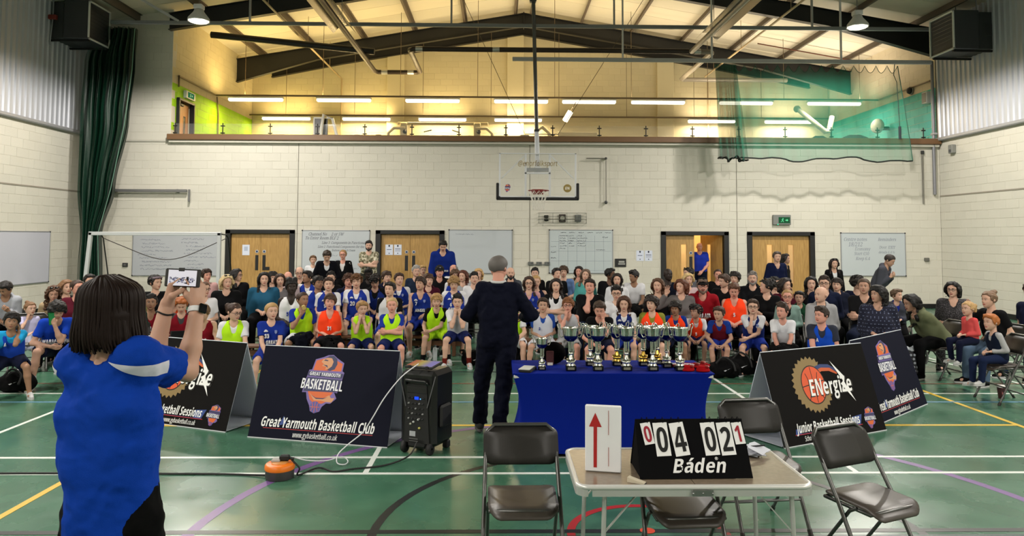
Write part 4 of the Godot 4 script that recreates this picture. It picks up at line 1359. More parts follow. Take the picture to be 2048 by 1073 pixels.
func build_gym()->void:
	var white:=paint(Color(0.82,0.82,0.80),0.4)
	var ivory:=paint(Color(0.84,0.78,0.62),0.4)
	var blk:=paint(Color(0.07,0.07,0.075),0.4)
	var t:=thing("multi_gym","white weights machine with a black panel behind the gallery rail at left","gym machine",Vector3(-5.3,GF,-22.4))
	part("frame_panel",Geo.new().box(Vector3(-0.12,0.95,-0.1),Vector3(0.4,1.6,0.08),0.02),blk,t)
	part("frame_edge",Geo.new().box(Vector3(-0.33,0.95,-0.1),Vector3(0.05,1.62,0.1),0.01).box(Vector3(-0.1,1.76,-0.1),Vector3(0.5,0.05,0.1),0.01),white,t)
	part("lever",Geo.new().tube([Vector3(-0.1,0.3,0.1),Vector3(-0.08,1.3,0.1),Vector3(-0.02,1.85,0.05),Vector3(0.25,1.72,0.05),Vector3(0.4,1.2,0.1),Vector3(0.45,0.9,0.15)],0.05,8),white,t)
	part("seat_shroud",Geo.new().box(Vector3(0.25,0.75,0.1),Vector3(0.55,0.65,0.4),0.08,Basis(Vector3.BACK,0.2)),white,t)
	part("weight_cover",Geo.new().box(Vector3(0.62,0.75,0.1),Vector3(0.3,0.75,0.5),0.05),white,t)
	for e in[[-4.3,"under the rear strip lights"],[-3.65,"beside the ivory crossover frame"]]:
		t=thing("cardio_console","small black exercise machine console above the gallery rail, %s"%e[1],"gym machine",Vector3(e[0],GF,-22.3),"gym consoles")
		part("console",Geo.new().box(Vector3(0,1.12,0),Vector3(0.2,0.26,0.06),0.03,Basis(Vector3.RIGHT,-0.2)),blk,t)
		part("mast",Geo.new().tube([Vector3(0,0.05,-0.2),Vector3(0,1.05,-0.02)],0.035,8),blk,t)
		part("deck",Geo.new().box(Vector3(0,0.08,-0.6),Vector3(0.5,0.14,1.4),0.03),blk,t)
	t=thing("cable_crossover","ivory crossover machine with a long top beam behind the gallery rail","gym machine",Vector3(-2.0,GF,-23.6))
	part("top_beam",Geo.new().box(Vector3(0.2,1.78,0),Vector3(2.9,0.09,0.12),0.015),ivory,t)
	for x in[-1.05,1.3]:
		part("column",Geo.new().box(Vector3(x,0.9,0),Vector3(0.22,1.8,0.2),0.02),ivory,t)
		part("arch",Geo.new().tube([Vector3(x-0.05*signf(x),1.62,0.1),Vector3(x+0.3*signf(x),1.62,0.1),Vector3(x+0.48*signf(x),1.45,0.1),Vector3(x+0.5*signf(x),0.1,0.1)],0.05,8),ivory,t)
		part("pulley",ball(Vector3(x+0.05,1.5,0.14),Vector3(0.07,0.07,0.04),10),blk,t)
	part("handle_bar",Geo.new().tube([Vector3(-0.4,1.5,0.1),Vector3(-0.15,1.56,0.1)],0.02,6).tube([Vector3(0.5,1.56,0.1),Vector3(0.75,1.48,0.1)],0.02,6).tube([Vector3(-0.2,1.17,0.1),Vector3(0.8,1.19,0.1),Vector3(0.8,0.8,0.1)],0.03,6),blk,t)
	t=thing("ivory_cabinet","ivory machine with a rounded arm and black pad, right of the pole","gym machine",Vector3(1.3,GF,-23.0))
	part("black_pad",Geo.new().box(Vector3(-0.5,1.15,0),Vector3(0.32,0.4,0.2),0.04),blk,t)
	part("arm",Geo.new().tube([Vector3(-0.2,0.1,0),Vector3(-0.15,1.45,0),Vector3(0.05,1.6,0),Vector3(0.28,1.4,0),Vector3(0.32,0.1,0)],0.06,8),ivory,t)
	part("cabinet",Geo.new().box(Vector3(1.15,0.72,0),Vector3(1.25,1.44,0.4),0.03),ivory,t)
	t=thing("small_console","small dark console above the gallery rail right of the pole","gym machine",Vector3(5.6,GF,-22.4),"gym consoles")
	part("console",Geo.new().box(Vector3(0,1.12,0),Vector3(0.2,0.2,0.06),0.02),blk,t)
	part("mast",Geo.new().tube([Vector3(0,0.0,-0.1),Vector3(0,1.05,0)],0.03,8),blk,t)
	for e in[[9.9,0.6,1.22,"behind the sheer net, by the far pipe"],[11.0,0.85,1.26,"wide, behind the sheer net"],[12.02,0.62,1.16,"against the teal wall"]]:
		t=thing("treadmill","black treadmill console seen above the gallery rail, %s"%e[3],"treadmill",Vector3(e[0]-0.15,GF,-22.3),"treadmills")
		var w:float=e[1]
		var poly:=PackedVector2Array([Vector2(-w*0.5,-0.2),Vector2(w*0.5,-0.2),Vector2(w*0.46,0.0),Vector2(w*0.2,0.09),Vector2(-w*0.2,0.09),Vector2(-w*0.46,0.0)])
		part("console",Geo.new().prism(poly,0.1,Transform3D(Basis(Vector3.RIGHT,-0.3),Vector3(0,e[2]-0.06,0))),paint(Color(0.12,0.13,0.14),0.35),t)
		part("handrail",Geo.new().tube([Vector3(-w*0.4,e[2]-0.2,0),Vector3(-w*0.42,0.2,-0.1)],0.03,8).tube([Vector3(w*0.4,e[2]-0.2,0),Vector3(w*0.42,0.2,-0.1)],0.03,8),blk,t)
		part("running_deck",Geo.new().box(Vector3(0,0.12,-0.7),Vector3(w*0.9,0.2,1.6),0.03),blk,t)
	t=thing("wall_fan","round white fan mounted on the teal gallery wall","fan",Vector3(GR-0.35,5.55,-23.3))
	part("cage",Geo.new().lathe([Vector2(0.001,0.1),Vector2(0.18,0.09),Vector2(0.24,0.0),Vector2(0.18,-0.07),Vector2(0.001,-0.08)],18,Transform3D(Basis(Vector3.BACK,PI/2)*Basis(Vector3.RIGHT,0.5),Vector3.ZERO)),paint(Color(0.78,0.78,0.72),0.5),t)
	part("bracket",Geo.new().box(Vector3(0.2,-0.08,0.05),Vector3(0.3,0.12,0.08),0.02),blk,t)
	t=thing("wall_speaker","white speaker box on the teal wall beside the hall's right corner","speaker",Vector3(GR-0.1,6.02,-20.95))
	part("box",Geo.new().box(Vector3.ZERO,Vector3(0.2,0.34,0.26),0.02),paint(Color(0.8,0.8,0.78),0.5),t)
	part("grille",Geo.new().box(Vector3(-0.102,0,0),Vector3(0.01,0.28,0.2),0.003),paint(Color(0.5,0.5,0.48),0.6),t)
	t=thing("round_camera","small round camera on the gallery's right wall above the teal paint","camera",Vector3(GR-0.06,6.42,-21.9))
	part("dome",ball(Vector3(-0.02,0,0),Vector3(0.09,0.1,0.1),12),paint(Color(0.16,0.14,0.13),0.3),t)
	part("ring",Geo.new().lathe([Vector2(0.12,0.05),Vector2(0.13,0.0),Vector2(0.001,0.0)],16,Transform3D(Basis(Vector3.BACK,PI/2),Vector3(0.05,0,0))),paint(Color(0.6,0.6,0.58)),t)
	t=thing("vent_pipe","pale vent pipe bent in a vee above the treadmills","pipe",Vector3.ZERO)
	part("tube",Geo.new().tube([Vector3(9.95,6.25,-24.4),Vector3(10.0,6.22,-24.3),Vector3(10.75,5.45,-24.0),Vector3(10.9,5.5,-24.1),Vector3(11.05,6.0,-24.2)],0.085,10),paint(Color(0.74,0.72,0.66),0.4,0.2),t)
	part("tube_mouth",ball(Vector3(9.95,6.27,-24.35),Vector3(0.12,0.12,0.12),12),paint(Color(0.6,0.6,0.56),0.4,0.3),t)
func poly(pts:Array)->PackedVector2Array:
	var p:=PackedVector2Array()
	for k in range(0,pts.size(),2):
		p.append(Vector2(pts[k],pts[k+1]))
	return p
func crest(under:Node3D,xf:Transform3D,fine:=3)->void:
	var lilac:=paint(Color(0.43,0.36,0.62),0.5)
	var navy:=paint(Color(0.17,0.18,0.33),0.5)
	var orange:=paint(Color(0.80,0.37,0.16),0.5)
	var tan:=paint(Color(0.78,0.56,0.40),0.5)
	var white:=paint(Color(0.88,0.88,0.90),0.5)
	var d:=0.0008
	var lay:=func(called:String,p:PackedVector2Array,m:Material,k:int):
		part(called,Geo.new().prism(p,d,xf*Transform3D(Basis(),Vector3(0,0,d*k))),m,under)
	lay.call("crest_outline",poly([-0.21,0.41,-0.06,0.455,0.02,0.49,0.12,0.5,0.2,0.445,0.345,0.365,0.335,0.225,0.375,0.2,0.345,0.03,0.295,-0.15,0.24,-0.14,0.30,-0.24,0.2,-0.33,0.12,-0.33,0.05,-0.39,0.02,-0.47,-0.08,-0.505,-0.16,-0.47,-0.19,-0.38,-0.26,-0.27,-0.29,-0.16,-0.37,-0.165,-0.34,0.05,-0.3,0.225,-0.25,0.23]),lilac,0)
	lay.call("crest_shield",poly([-0.19,0.39,-0.05,0.43,0.05,0.40,0.18,0.41,0.32,0.35,0.31,0.22,-0.225,0.22]),orange,1)
	lay.call("crest_lower",poly([-0.26,-0.14,0.22,-0.14,0.17,-0.21,0.12,-0.30,0.04,-0.34,-0.13,-0.33,-0.2,-0.28]),orange,1)
	lay.call("lion_mane",poly([-0.03,0.43,0.05,0.48,0.13,0.485,0.2,0.43,0.22,0.34,0.18,0.25,0.1,0.22,0.04,0.23,0.09,0.29,0.07,0.36]),navy,2)
	lay.call("lion_face",poly([-0.09,0.37,-0.06,0.42,0.02,0.445,0.1,0.44,0.14,0.38,0.12,0.30,0.07,0.26,0.0,0.235,0.02,0.285,-0.07,0.30,-0.04,0.335]),tan,3)
	lay.call("lion_brow",poly([-0.05,0.395,0.03,0.385,0.04,0.40,-0.02,0.415]),navy,4)
	lay.call("lion_mouth",poly([-0.05,0.325,0.03,0.315,0.05,0.27,0.02,0.29]),navy,4)
	lay.call("upper_band",poly([-0.295,0.205,0.36,0.18,0.345,0.10,-0.315,0.125]),navy,5)
	lay.call("name_panel",poly([-0.315,0.10,0.345,0.08,0.29,-0.13,-0.345,-0.14]),navy,5)
	var tilt:=Basis(Vector3.BACK,-0.03)
	part("club_name",words("BASKETBALL",0.235,xf*Transform3D(tilt,Vector3(-0.01,-0.025,d*6)),0.58,0.05),white,under)
	if fine>2:
		part("town_name",words("GREAT YARMOUTH",0.084,xf*Transform3D(tilt,Vector3(0.02,0.155,d*6)),0.80,0.08),white,under)
		lay.call("lion_tail",poly([-0.22,-0.17,-0.1,-0.25,0.06,-0.245,0.16,-0.19,0.2,-0.24,0.27,-0.23,0.22,-0.31,0.12,-0.305,0.02,-0.29,-0.12,-0.29]),tan,2)
		lay.call("tail_line",poly([-0.2,-0.19,-0.08,-0.265,0.05,-0.262,0.13,-0.225,0.05,-0.245,-0.09,-0.245]),navy,3)
	var c:=Vector3(-0.08,-0.40,d*3)
	part("crest_ball",Geo.new().lathe([Vector2(0.001,d),Vector2(0.095,d),Vector2(0.095,0)],20,xf*Transform3D(Basis(Vector3.RIGHT,PI/2),c)),paint(Color(0.30,0.30,0.58),0.5),under)
	var g:=Geo.new()
	for a in[[-0.09,0.0,0.09,0.0],[0.0,-0.09,0.0,0.09],[-0.06,-0.07,-0.035,0.0],[-0.035,0.0,-0.06,0.07],[0.06,-0.07,0.035,0.0],[0.035,0.0,0.06,0.07]]:
		g.bar(c+Vector3(a[0],a[1],d*1.5),c+Vector3(a[2],a[3],d*1.5),0.009,d,Vector3.BACK)
	part("crest_ball_seam",Geo.new().add(g,xf),orange,under)
func a_board(label:String,bl:Vector3,along:Vector3,style:int)->void:
	var dir:=along.normalized()
	var back:=Vector3(dir.z,0,-dir.x)
	if back.z>0:
		back=-back
	var w:=1.46
	var h:=0.85
	var depth:=0.28
	var t:=thing("banner_board",label,"banner",bl,"folding advertising boards")
	var up:=(Vector3.UP*h+back*depth)
	var xf:=flat(Vector3.ZERO,dir,up)
	var hl:=up.length()
	var face:=paint(Color(0.10,0.095,0.095)if style==0 else Color(0.10,0.105,0.15),0.7,0.0,0.12)
	var inner:=paint(Color(0.74,0.76,0.80),0.55)
	part("front_panel",Geo.new().add(Geo.new().box(Vector3(w*0.5,hl*0.5,-0.003),Vector3(w,hl,0.006),0.001),xf),face,t)
	part("front_lining",Geo.new().add(Geo.new().box(Vector3(w*0.5,hl*0.5,-0.008),Vector3(w,hl,0.004)),xf),inner,t)
	var up2:=(Vector3.UP*h-back*depth)
	var xb:=flat(back*depth*2.0,dir,up2)
	part("rear_panel",Geo.new().add(Geo.new().box(Vector3(w*0.5,hl*0.5,0.0),Vector3(w,hl,0.008),0.001),xb),inner,t)
	part("base_sheet",Geo.new().add(Geo.new().box(Vector3(w*0.5,0.012,-depth),Vector3(w,0.006,depth*2-0.06)),flat(Vector3.ZERO,dir,Vector3.UP)),inner,t)
	part("pale_edge",Geo.new().add(Geo.new().box(Vector3(w*0.5,0.004,0.001),Vector3(w,0.008,0.006)),xf),paint(Color(0.75,0.76,0.78),0.6),t)
	var white:=paint(Color(0.90,0.90,0.90),0.5)
	var redline:=paint(Color(0.62,0.12,0.14),0.5)
	var blue:=paint(Color(0.16,0.26,0.52),0.5)
	var at:=func(a:float,b:float,k:=1)->Transform3D:
		return xf*Transform3D(Basis(),Vector3(a*w,b*hl,0.0006*k))
	if style==1:
		crest(t,at.call(0.4827,0.61)*Transform3D(Basis.from_scale(Vector3(0.56,0.56,1)),Vector3.ZERO))
		part("club_lettering",words("Great Yarmouth Basketball Club",0.128,at.call(0.49,0.175,2),0.60,0.14),white,t)
		part("blue_swash",Geo.new().add(Geo.new().prism(poly([-0.17,0.0,-0.13,0.09,-0.09,0.02]),0.0006),at.call(0.33,0.145)),blue,t)
		part("red_rule",Geo.new().add(Geo.new().box(Vector3.ZERO,Vector3(1.15,0.006,0.001)),at.call(0.495,0.112)),redline,t)
		part("web_address",words("www.gybasketball.co.uk",0.068,at.call(0.487,0.06,2),0.64,0.14,"Droid Sans",400),white,t)
		return
	var gold:=paint(Color(0.52,0.43,0.27),0.5)
	var cog:=PackedVector2Array()
	for k in 56:
		var a:=TAU*k/56.0
		var r:=0.275 if k%2==0 else 0.245
		cog.append(Vector2(cos(a)*r,sin(a)*r))
	part("gold_cog",Geo.new().add(Geo.new().prism(cog,0.0006),at.call(0.40,0.60)),gold,t)
	part("dark_notch",Geo.new().add(Geo.new().prism(poly([0.02,0.03,0.3,-0.12,0.3,0.19,0.13,0.24]),0.0006),at.call(0.43,0.60,2)),face,t)
	part("orange_swoosh",Geo.new().add(Geo.new().prism(poly([0.03,0.075,0.14,0.115,0.25,0.11,0.35,0.07,0.36,0.085,0.27,0.14,0.15,0.15,0.04,0.125]),0.0006),at.call(0.42,0.60,3)),paint(Color(0.74,0.33,0.16),0.5),t)
	part("blue_swoosh",Geo.new().add(Geo.new().prism(poly([0.04,0.125,0.15,0.15,0.27,0.14,0.36,0.09,0.34,0.13,0.26,0.175,0.14,0.185,0.05,0.165]),0.0006),at.call(0.42,0.60,3)),paint(Color(0.15,0.22,0.42),0.5),t)
	var bx:Transform3D=at.call(0.41,0.595,4)*Transform3D(Basis.from_scale(Vector3(0.95,1.08,1)),Vector3.ZERO)
	var ink:=paint(Color(0.05,0.04,0.04),0.5)
	part("ball_outline",Geo.new().lathe([Vector2(0.001,0.0006),Vector2(0.175,0.0006),Vector2(0.175,0)],32,bx*Transform3D(Basis(Vector3.RIGHT,PI/2),Vector3.ZERO)),ink,t)
	part("ball_print",Geo.new().lathe([Vector2(0.001,0.0012),Vector2(0.165,0.0012),Vector2(0.165,0)],32,bx*Transform3D(Basis(Vector3.RIGHT,PI/2),Vector3.ZERO)),paint(Color(0.82,0.32,0.16),0.5),t)
	var g:=Geo.new()
	for q in[[0.0,0.0],[0.13,1.0],[-0.13,1.0]]:
		var last:=Vector3.ZERO
		for k in 13:
			var v:=-0.16+0.32*k/12.0
			var p:=Vector3(q[0]*(1.0-0.0)-signf(q[0])*2.2*v*v*q[1]*0.9,v,0.0015)
			if q[1]>0:
				p.x=signf(q[0])*(0.06+2.6*v*v)
			if k>0 and Vector2(p.x,p.y).length()<0.17:
				g.bar(last,p,0.008,0.0006,Vector3.BACK)
			last=p
	g.bar(Vector3(-0.165,-0.01,0.0015),Vector3(0.165,0.03,0.0015),0.008,0.0006,Vector3.BACK)
	part("ball_seam",Geo.new().add(g,bx),ink,t)
	part("word_shadow",words("ENergiZe",0.225,at.call(0.572,0.552,7),0.66,0.10),ink,t)
	part("word_print",words("ENergiZe",0.215,at.call(0.568,0.56,10),0.66,0.10),white,t)
	part("lightning_print",Geo.new().add(Geo.new().prism(poly([-0.12,0.23,0.035,0.06,0.0,0.035,0.105,-0.19,-0.045,-0.005,0.0,0.02]),0.0006),at.call(0.70,0.575,12)),white,t)
	part("blue_ribbon",Geo.new().add(Geo.new().prism(poly([-0.50,-0.055,0.42,-0.055,0.47,0.045,0.3,0.03,-0.48,0.0]),0.0006),at.call(0.47,0.165)),blue,t)
	part("ribbon_cover",Geo.new().add(Geo.new().prism(poly([-0.42,-0.045,0.32,-0.045,0.32,0.06,-0.42,0.06]),0.0006),at.call(0.47,0.165,2)),face,t)
	part("session_lettering",words("Junior Basketball Sessions",0.118,at.call(0.455,0.17,4),0.60,0.14),white,t)
	part("red_rule",Geo.new().add(Geo.new().box(Vector3.ZERO,Vector3(0.95,0.007,0.001)),at.call(0.45,0.108,4)),redline,t)
	part("year_lettering",words("School Years 2-6    www.gybasketball.co.uk",0.064,at.call(0.46,0.06,2),0.62,0.14,"Droid Sans",400),white,t)
	crest(t,at.call(0.865,0.165,4)*Transform3D(Basis.from_scale(Vector3(0.21,0.21,1)),Vector3.ZERO),2)
func build_boards()->void:
	a_board("black sports session banner with gold cog, behind the woman's raised arm",Vector3(-4.05,0,-8.09),Vector3(0.92,0,0.39),0)
	a_board("dark navy basketball club banner beside the black loudspeaker",Vector3(-2.43,0,-7.35),Vector3(1.41,0,0.38),1)
	a_board("black sports session banner with gold cog, right of the cup table",Vector3(2.66,0,-6.93),Vector3(1.23,0,-0.62),0)
	a_board("dark navy club banner turned away, behind the right cog banner",Vector3(3.99,0,-7.80),Vector3(1.03,0,-0.92),1)
func folding_chair(called:String,label:String,group:="")->Node3D:
	var t:=thing(called,label,"chair",Vector3.ZERO,group)
	var tube:=paint(Color(0.36,0.36,0.355),0.32,0.75)
	var black:=paint(Color(0.15,0.143,0.135),0.45,0.0,0.35)
	var pts:=[]
	for s in[-1.0,1.0]:
		var run:=[Vector3(s*0.235,0.0,0.22),Vector3(s*0.222,0.42,0.0),Vector3(s*0.212,0.70,-0.165),Vector3(s*0.205,0.76,-0.2),Vector3(s*0.16,0.795,-0.218)]
		if s>0:
			run.reverse()
		pts.append_array(run)
	part("main_tube",Geo.new().tube(pts,0.0125,10),tube,t)
	for s in[-1.0,1.0]:
		part("rear_leg",Geo.new().tube([Vector3(s*0.198,0.43,0.1),Vector3(s*0.2,0.40,0.05),Vector3(s*0.205,0.0,-0.25)],0.011,8),tube,t)
		part("foot_cap",Geo.new().tube([Vector3(s*0.235,0.0,0.22),Vector3(s*0.233,0.035,0.202)],0.016,8),black,t)
		part("foot_cap",Geo.new().tube([Vector3(s*0.205,0.0,-0.25),Vector3(s*0.2045,0.035,-0.226)],0.015,8),black,t)
	part("cross_bar",Geo.new().tube([Vector3(-0.204,0.1,-0.175),Vector3(0.204,0.1,-0.175)],0.009,8),tube,t)
	part("cross_bar",Geo.new().tube([Vector3(-0.228,0.2,0.115),Vector3(0.228,0.2,0.115)],0.008,8),tube,t)
	part("backrest",slab(0.455,0.225,0.022,0.055,0.03,Transform3D(Basis(Vector3.RIGHT,-0.52),Vector3(0,0.69,-0.152))),black,t)
	part("seat",slab(0.40,0.385,0.02,0.07,0.022,Transform3D(Basis(Vector3.RIGHT,-PI/2+0.05),Vector3(0,0.445,0.035)),0.04),paint(Color(0.23,0.205,0.185),0.40),t)
	part("seat_frame",Geo.new().tube([Vector3(-0.19,0.425,-0.13),Vector3(-0.19,0.415,0.18),Vector3(0.19,0.415,0.18),Vector3(0.19,0.425,-0.13)],0.012,8,true),tube,t)
	return t
func slab(w:float,h:float,thick:float,corner:float,bend:float,xf:Transform3D,lip:=0.0)->Geo:
	var g:=Geo.new()
	var n:=14
	var rings:=[]
	var outline:=[]
	for q in 4:
		var cx:float=(w*0.5-corner)*[1,-1,-1,1][q]
		var cy:float=(h*0.5-corner)*[1,1,-1,-1][q]
		for k in 6:
			var a:=PI/2*(q+k/5.0)
			outline.append([Vector2(cx+cos(a)*corner,cy+sin(a)*corner),Vector2(cos(a),sin(a))])
	var shape:=func(p:Vector2,z:float)->Vector3:
		var e:=z-bend*(1.0-pow(p.x/(w*0.5),2.0))
		var low:float=maxf(0.0,-p.y/(h*0.5)-0.55)/0.45
		return xf*Vector3(p.x,p.y,e-lip*low*low)
	for lvl in[[0.0,-0.5,-1.0],[0.55,-0.5,-1.0],[0.93,-0.5,-0.8],[1.0,-0.22,-0.3],[1.0,0.22,0.3],[0.93,0.5,0.8],[0.55,0.5,1.0],[0.0,0.5,1.0]]:
		var pp:=PackedVector3Array()
		var nn:=PackedVector3Array()
		for o in outline:
			var p:Vector2=o[0]*lvl[0]
			pp.append(shape.call(p,thick*lvl[1]))
			var side:float=sqrt(maxf(0.0,1.0-lvl[2]*lvl[2]))
			nn.append((xf.basis*Vector3(o[1].x*side+(0.35*p.x/w*lvl[2]*2.0*bend/0.03),o[1].y*side,lvl[2])).normalized())
		rings.append([pp,nn])
	g.strip_quads(rings,true)
	return g
func cup(t:Node3D,k:float,gold:bool)->void:
	var silver:=paint(Color(0.86,0.86,0.84),0.12,1.0)
	var base:=paint(Color(0.86,0.70,0.32),0.14,1.0)if gold else silver
	var blue:=paint(Color(0.03,0.08,0.36),0.14,0.6)
	part("plinth",Geo.new().box(Vector3(0,0.024*k,0),Vector3(0.095,0.046,0.085)*k,0.004),paint(Color(0.02,0.02,0.02),0.15),t)
	part("plaque",Geo.new().box(Vector3(0,0.024*k,0.0435*k),Vector3(0.06,0.022,0.002)*k),paint(Color(0.65,0.63,0.55),0.3,0.8),t)
	var s:=func(prof:Array)->Array:
		return prof.map(func(p):return p*k)
	var g:=Geo.new()
	for q in 9:
		var a:=TAU*q/9.0
		g.add(ball(Vector3(cos(a)*0.026,0.075,sin(a)*0.026)*k,Vector3(0.014,0.036,0.014)*k,8,Basis(Vector3(-sin(a),0,cos(a)),-0.35)))
	g.lathe(s.call([Vector2(0.04,0.047),Vector2(0.036,0.06),Vector2(0.022,0.1),Vector2(0.016,0.13),Vector2(0.012,0.14)]),18)
	part("foot",g,base,t)
	part("knop",Geo.new().lathe(s.call([Vector2(0.011,0.138),Vector2(0.022,0.147),Vector2(0.025,0.157),Vector2(0.018,0.167),Vector2(0.01,0.172)]),18),silver,t)
	g=Geo.new()
	g.lathe(s.call([Vector2(0.008,0.17),Vector2(0.008,0.26)]),10)
	for q in 3:
		var a:=TAU*q/3.0+0.4
		g.lathe(s.call([Vector2(0.007,0.17),Vector2(0.006,0.215),Vector2(0.009,0.262)]),8,Transform3D(Basis(),Vector3(cos(a)*0.022,0,sin(a)*0.022)*k))
	part("stem",g,silver,t)
	part("bowl_base",Geo.new().lathe(s.call([Vector2(0.008,0.258),Vector2(0.035,0.266),Vector2(0.058,0.288),Vector2(0.068,0.312),Vector2(0.0685,0.318)]),28),blue,t)
	part("bowl",Geo.new().lathe(s.call([Vector2(0.0687,0.317),Vector2(0.072,0.335),Vector2(0.076,0.375),Vector2(0.081,0.385),Vector2(0.079,0.387),Vector2(0.073,0.372),Vector2(0.066,0.315),Vector2(0.03,0.275),Vector2(0.001,0.27)]),28),silver,t)
	for d in[-1.0,1.0]:
		var pts:=[]
		for p in[[0.066,0.305],[0.088,0.30],[0.101,0.325],[0.106,0.37],[0.118,0.392],[0.122,0.412],[0.111,0.424],[0.097,0.416],[0.094,0.395],[0.089,0.372],[0.078,0.362]]:
			pts.append(Vector3(p[0]*d,p[1],0)*k)
		part("handle",Geo.new().tube(pts,0.0052*k,8),silver,t)
func build_tables()->void:
	var cx:=1.03
	var zf:=-6.62
	var t:=thing("trophy_table","folding table that carries the cups, hidden under its blue cloth","table",Vector3(cx,0,zf-0.36))
	part("table_top",Geo.new().box(Vector3(0,0.715,0),Vector3(1.78,0.03,0.7),0.006),paint(Color(0.7,0.7,0.68)),t)
	for s in[[-1,-1],[-1,1],[1,-1],[1,1]]:
		part("leg",Geo.new().tube([Vector3(s[0]*0.78,0.7,s[1]*0.28),Vector3(s[0]*0.78,0.0,s[1]*0.28)],0.014,8),paint(Color(0.4,0.4,0.4),0.4,0.6),t)
	var royal:=StandardMaterial3D.new()
	royal.albedo_color=Color(0.01,0.10,0.46)
	royal.roughness=0.8
	royal.metallic_specular=0.2
	var g:=Geo.new()
	var rings:=[]
	for j in 25:
		var v:=j/24.0
		var y:=0.742-0.737*v
		var inn:=0.075*sin(PI*minf(v*1.08,1.0))+0.012*sin(v*17.0)*0.0
		var pp:=PackedVector3Array()
		var n:=120
		for q in n:
			var w:=TAU*q/n
			var ex:=0.905-inn
			var ez:=0.36-inn*0.35
			var c:=cos(w)
			var s:=sin(w)
			var k:=pow(pow(absf(c),26.0)+pow(absf(s),26.0),-1.0/26.0)
			var foot:float=0.0
			if v>0.85:
				foot=0.05*absf(sin(w*2.0))*(v-0.85)/0.15*(1.0 if absf(c*k)<0.97 else 0.2)
			pp.append(Vector3(c*k*ex,y+foot,s*k*ez))
		rings.append(pp)
	var full:=[]
	for j in 25:
		var nn:=PackedVector3Array()
		for q in 120:
			var dx:Vector3=rings[j][(q+1)%120]-rings[j][(q+119)%120]
			var dy:Vector3=rings[mini(j+1,24)][q]-rings[maxi(j-1,0)][q]
			nn.append(dx.cross(dy).normalized())
		full.append([rings[j],nn])
	g.strip_quads(full,true)
	g.box(Vector3(0,0.742,0),Vector3(1.80,0.008,0.71),0.003)
	single("blue_cloth",g,royal,"royal blue fitted cloth stretched over the cup table down to the floor","tablecloth","",Transform3D(Basis(),Vector3(cx,0,zf-0.36)))
	var ty:=0.7465
	var row:=[[0.40,-6.80,0.74,false,"smallest silver and blue cup, alone at the table's left end"],[0.66,-6.77,1.0,false,"tall silver and blue cup next to the smallest cup"],[0.905,-6.77,1.0,false,"front silver and blue cup above the white arrow board"],[1.165,-6.77,1.0,false,"middle silver and blue cup of the front row"],[1.405,-6.77,1.0,false,"front silver and blue cup, second from the red ribbons"],[1.655,-6.77,1.0,false,"front silver and blue cup nearest the red ribbons"],
		[0.87,-7.03,0.96,false,"cup half hidden behind the cup above the arrow board"],[1.12,-7.03,0.96,true,"gold footed cup half hidden behind the middle front cup"],[1.37,-7.03,0.96,true,"gold footed cup hidden behind the second cup from the ribbons"],[1.57,-6.93,0.96,false,"silver cup close behind the cup nearest the ribbons"],[1.52,-7.12,0.94,true,"gold footed cup at the back corner behind the silver pair"]]
	for r in row:
		var c:=thing("trophy_cup",r[4],"trophy",Vector3(r[0],ty,r[1]),"trophy cups")
		cup(c,r[2],r[3])
	var red:=cloth(Color(0.55,0.03,0.06))
	for k in 5:
		var p:Vector3=[Vector3(1.72,ty,-6.75),Vector3(1.85,ty,-6.72),Vector3(1.80,ty,-6.86),Vector3(1.88,ty,-6.96),Vector3(1.72,ty,-6.95)][k]
		var m:=thing("medal_ribbon",["coil of red medal ribbon at the front edge beside the last cup","coil of red medal ribbon at the table's front right corner","looped red ribbon between the two front coils","red ribbon heap at the table's back right","red, white and blue ribbon laid flat behind the coils"][k],"ribbon",p,"medal ribbons")
		var h:=Geo.new()
		if k<2:
			for q in 3:
				var pts:=[]
				for a in 20:
					pts.append(Vector3(cos(TAU*a/20.0)*(0.052-0.008*q),0.012+0.014*q,sin(TAU*a/20.0)*(0.036-0.006*q)))
				h.tube(pts,0.013,6,true)
		else:
			for q in 3:
				var pts:=[]
				for a in 12:
					pts.append(Vector3(-0.09+0.016*a,0.012+0.012*absf(sin(a*0.9+q)),0.05*sin(a*0.6+q*2.0)))
				h.tube(pts,0.011,6)
		part("ribbon_loop",h,red,m)
		if k==4:
			for q in 3:
				part("stripe",Geo.new().bar(Vector3(-0.1,0.03,-0.03+0.02*q),Vector3(0.1,0.03,0.01+0.02*q),0.016,0.004),[paint(Color(0.82,0.82,0.84)),paint(Color(0.06,0.1,0.35)),paint(Color(0.8,0.8,0.82))][q],m)
		else:
			part("medal_disc",Geo.new().lathe([Vector2(0.001,0.006),Vector2(0.022,0.006),Vector2(0.022,0.0),Vector2(0.001,0)],14,Transform3D(Basis(Vector3.RIGHT,0.3),Vector3(0.03,0.045,0.02))),paint(Color(0.5,0.06,0.06),0.3,0.5),m)
	t=thing("round_case","black round case with a dark red side standing behind the smallest cup","case",Vector3(0.51,ty,-7.12))
	part("shell",ball(Vector3(0.02,0.105,0),Vector3(0.115,0.105,0.08),20),paint(Color(0.015,0.015,0.017),0.8,0.0,0.1),t)
	part("red_panel",Geo.new().box(Vector3(-0.02,0.07,0.083),Vector3(0.07,0.13,0.02),0.006),paint(Color(0.22,0.015,0.03),0.6),t)
	part("white_label",Geo.new().box(Vector3(-0.02,0.015,0.095),Vector3(0.05,0.025,0.004)),paint(Color(0.75,0.73,0.7)),t)
	t=thing("certificate_stack","black folder with pale edge lying beside the smallest cup","folder",Vector3(0.27,ty,-6.76))
	part("cover",Geo.new().box(Vector3(0,0.012,0),Vector3(0.11,0.022,0.22),0.003,Basis(Vector3.UP,-0.3)),paint(Color(0.03,0.03,0.035)),t)
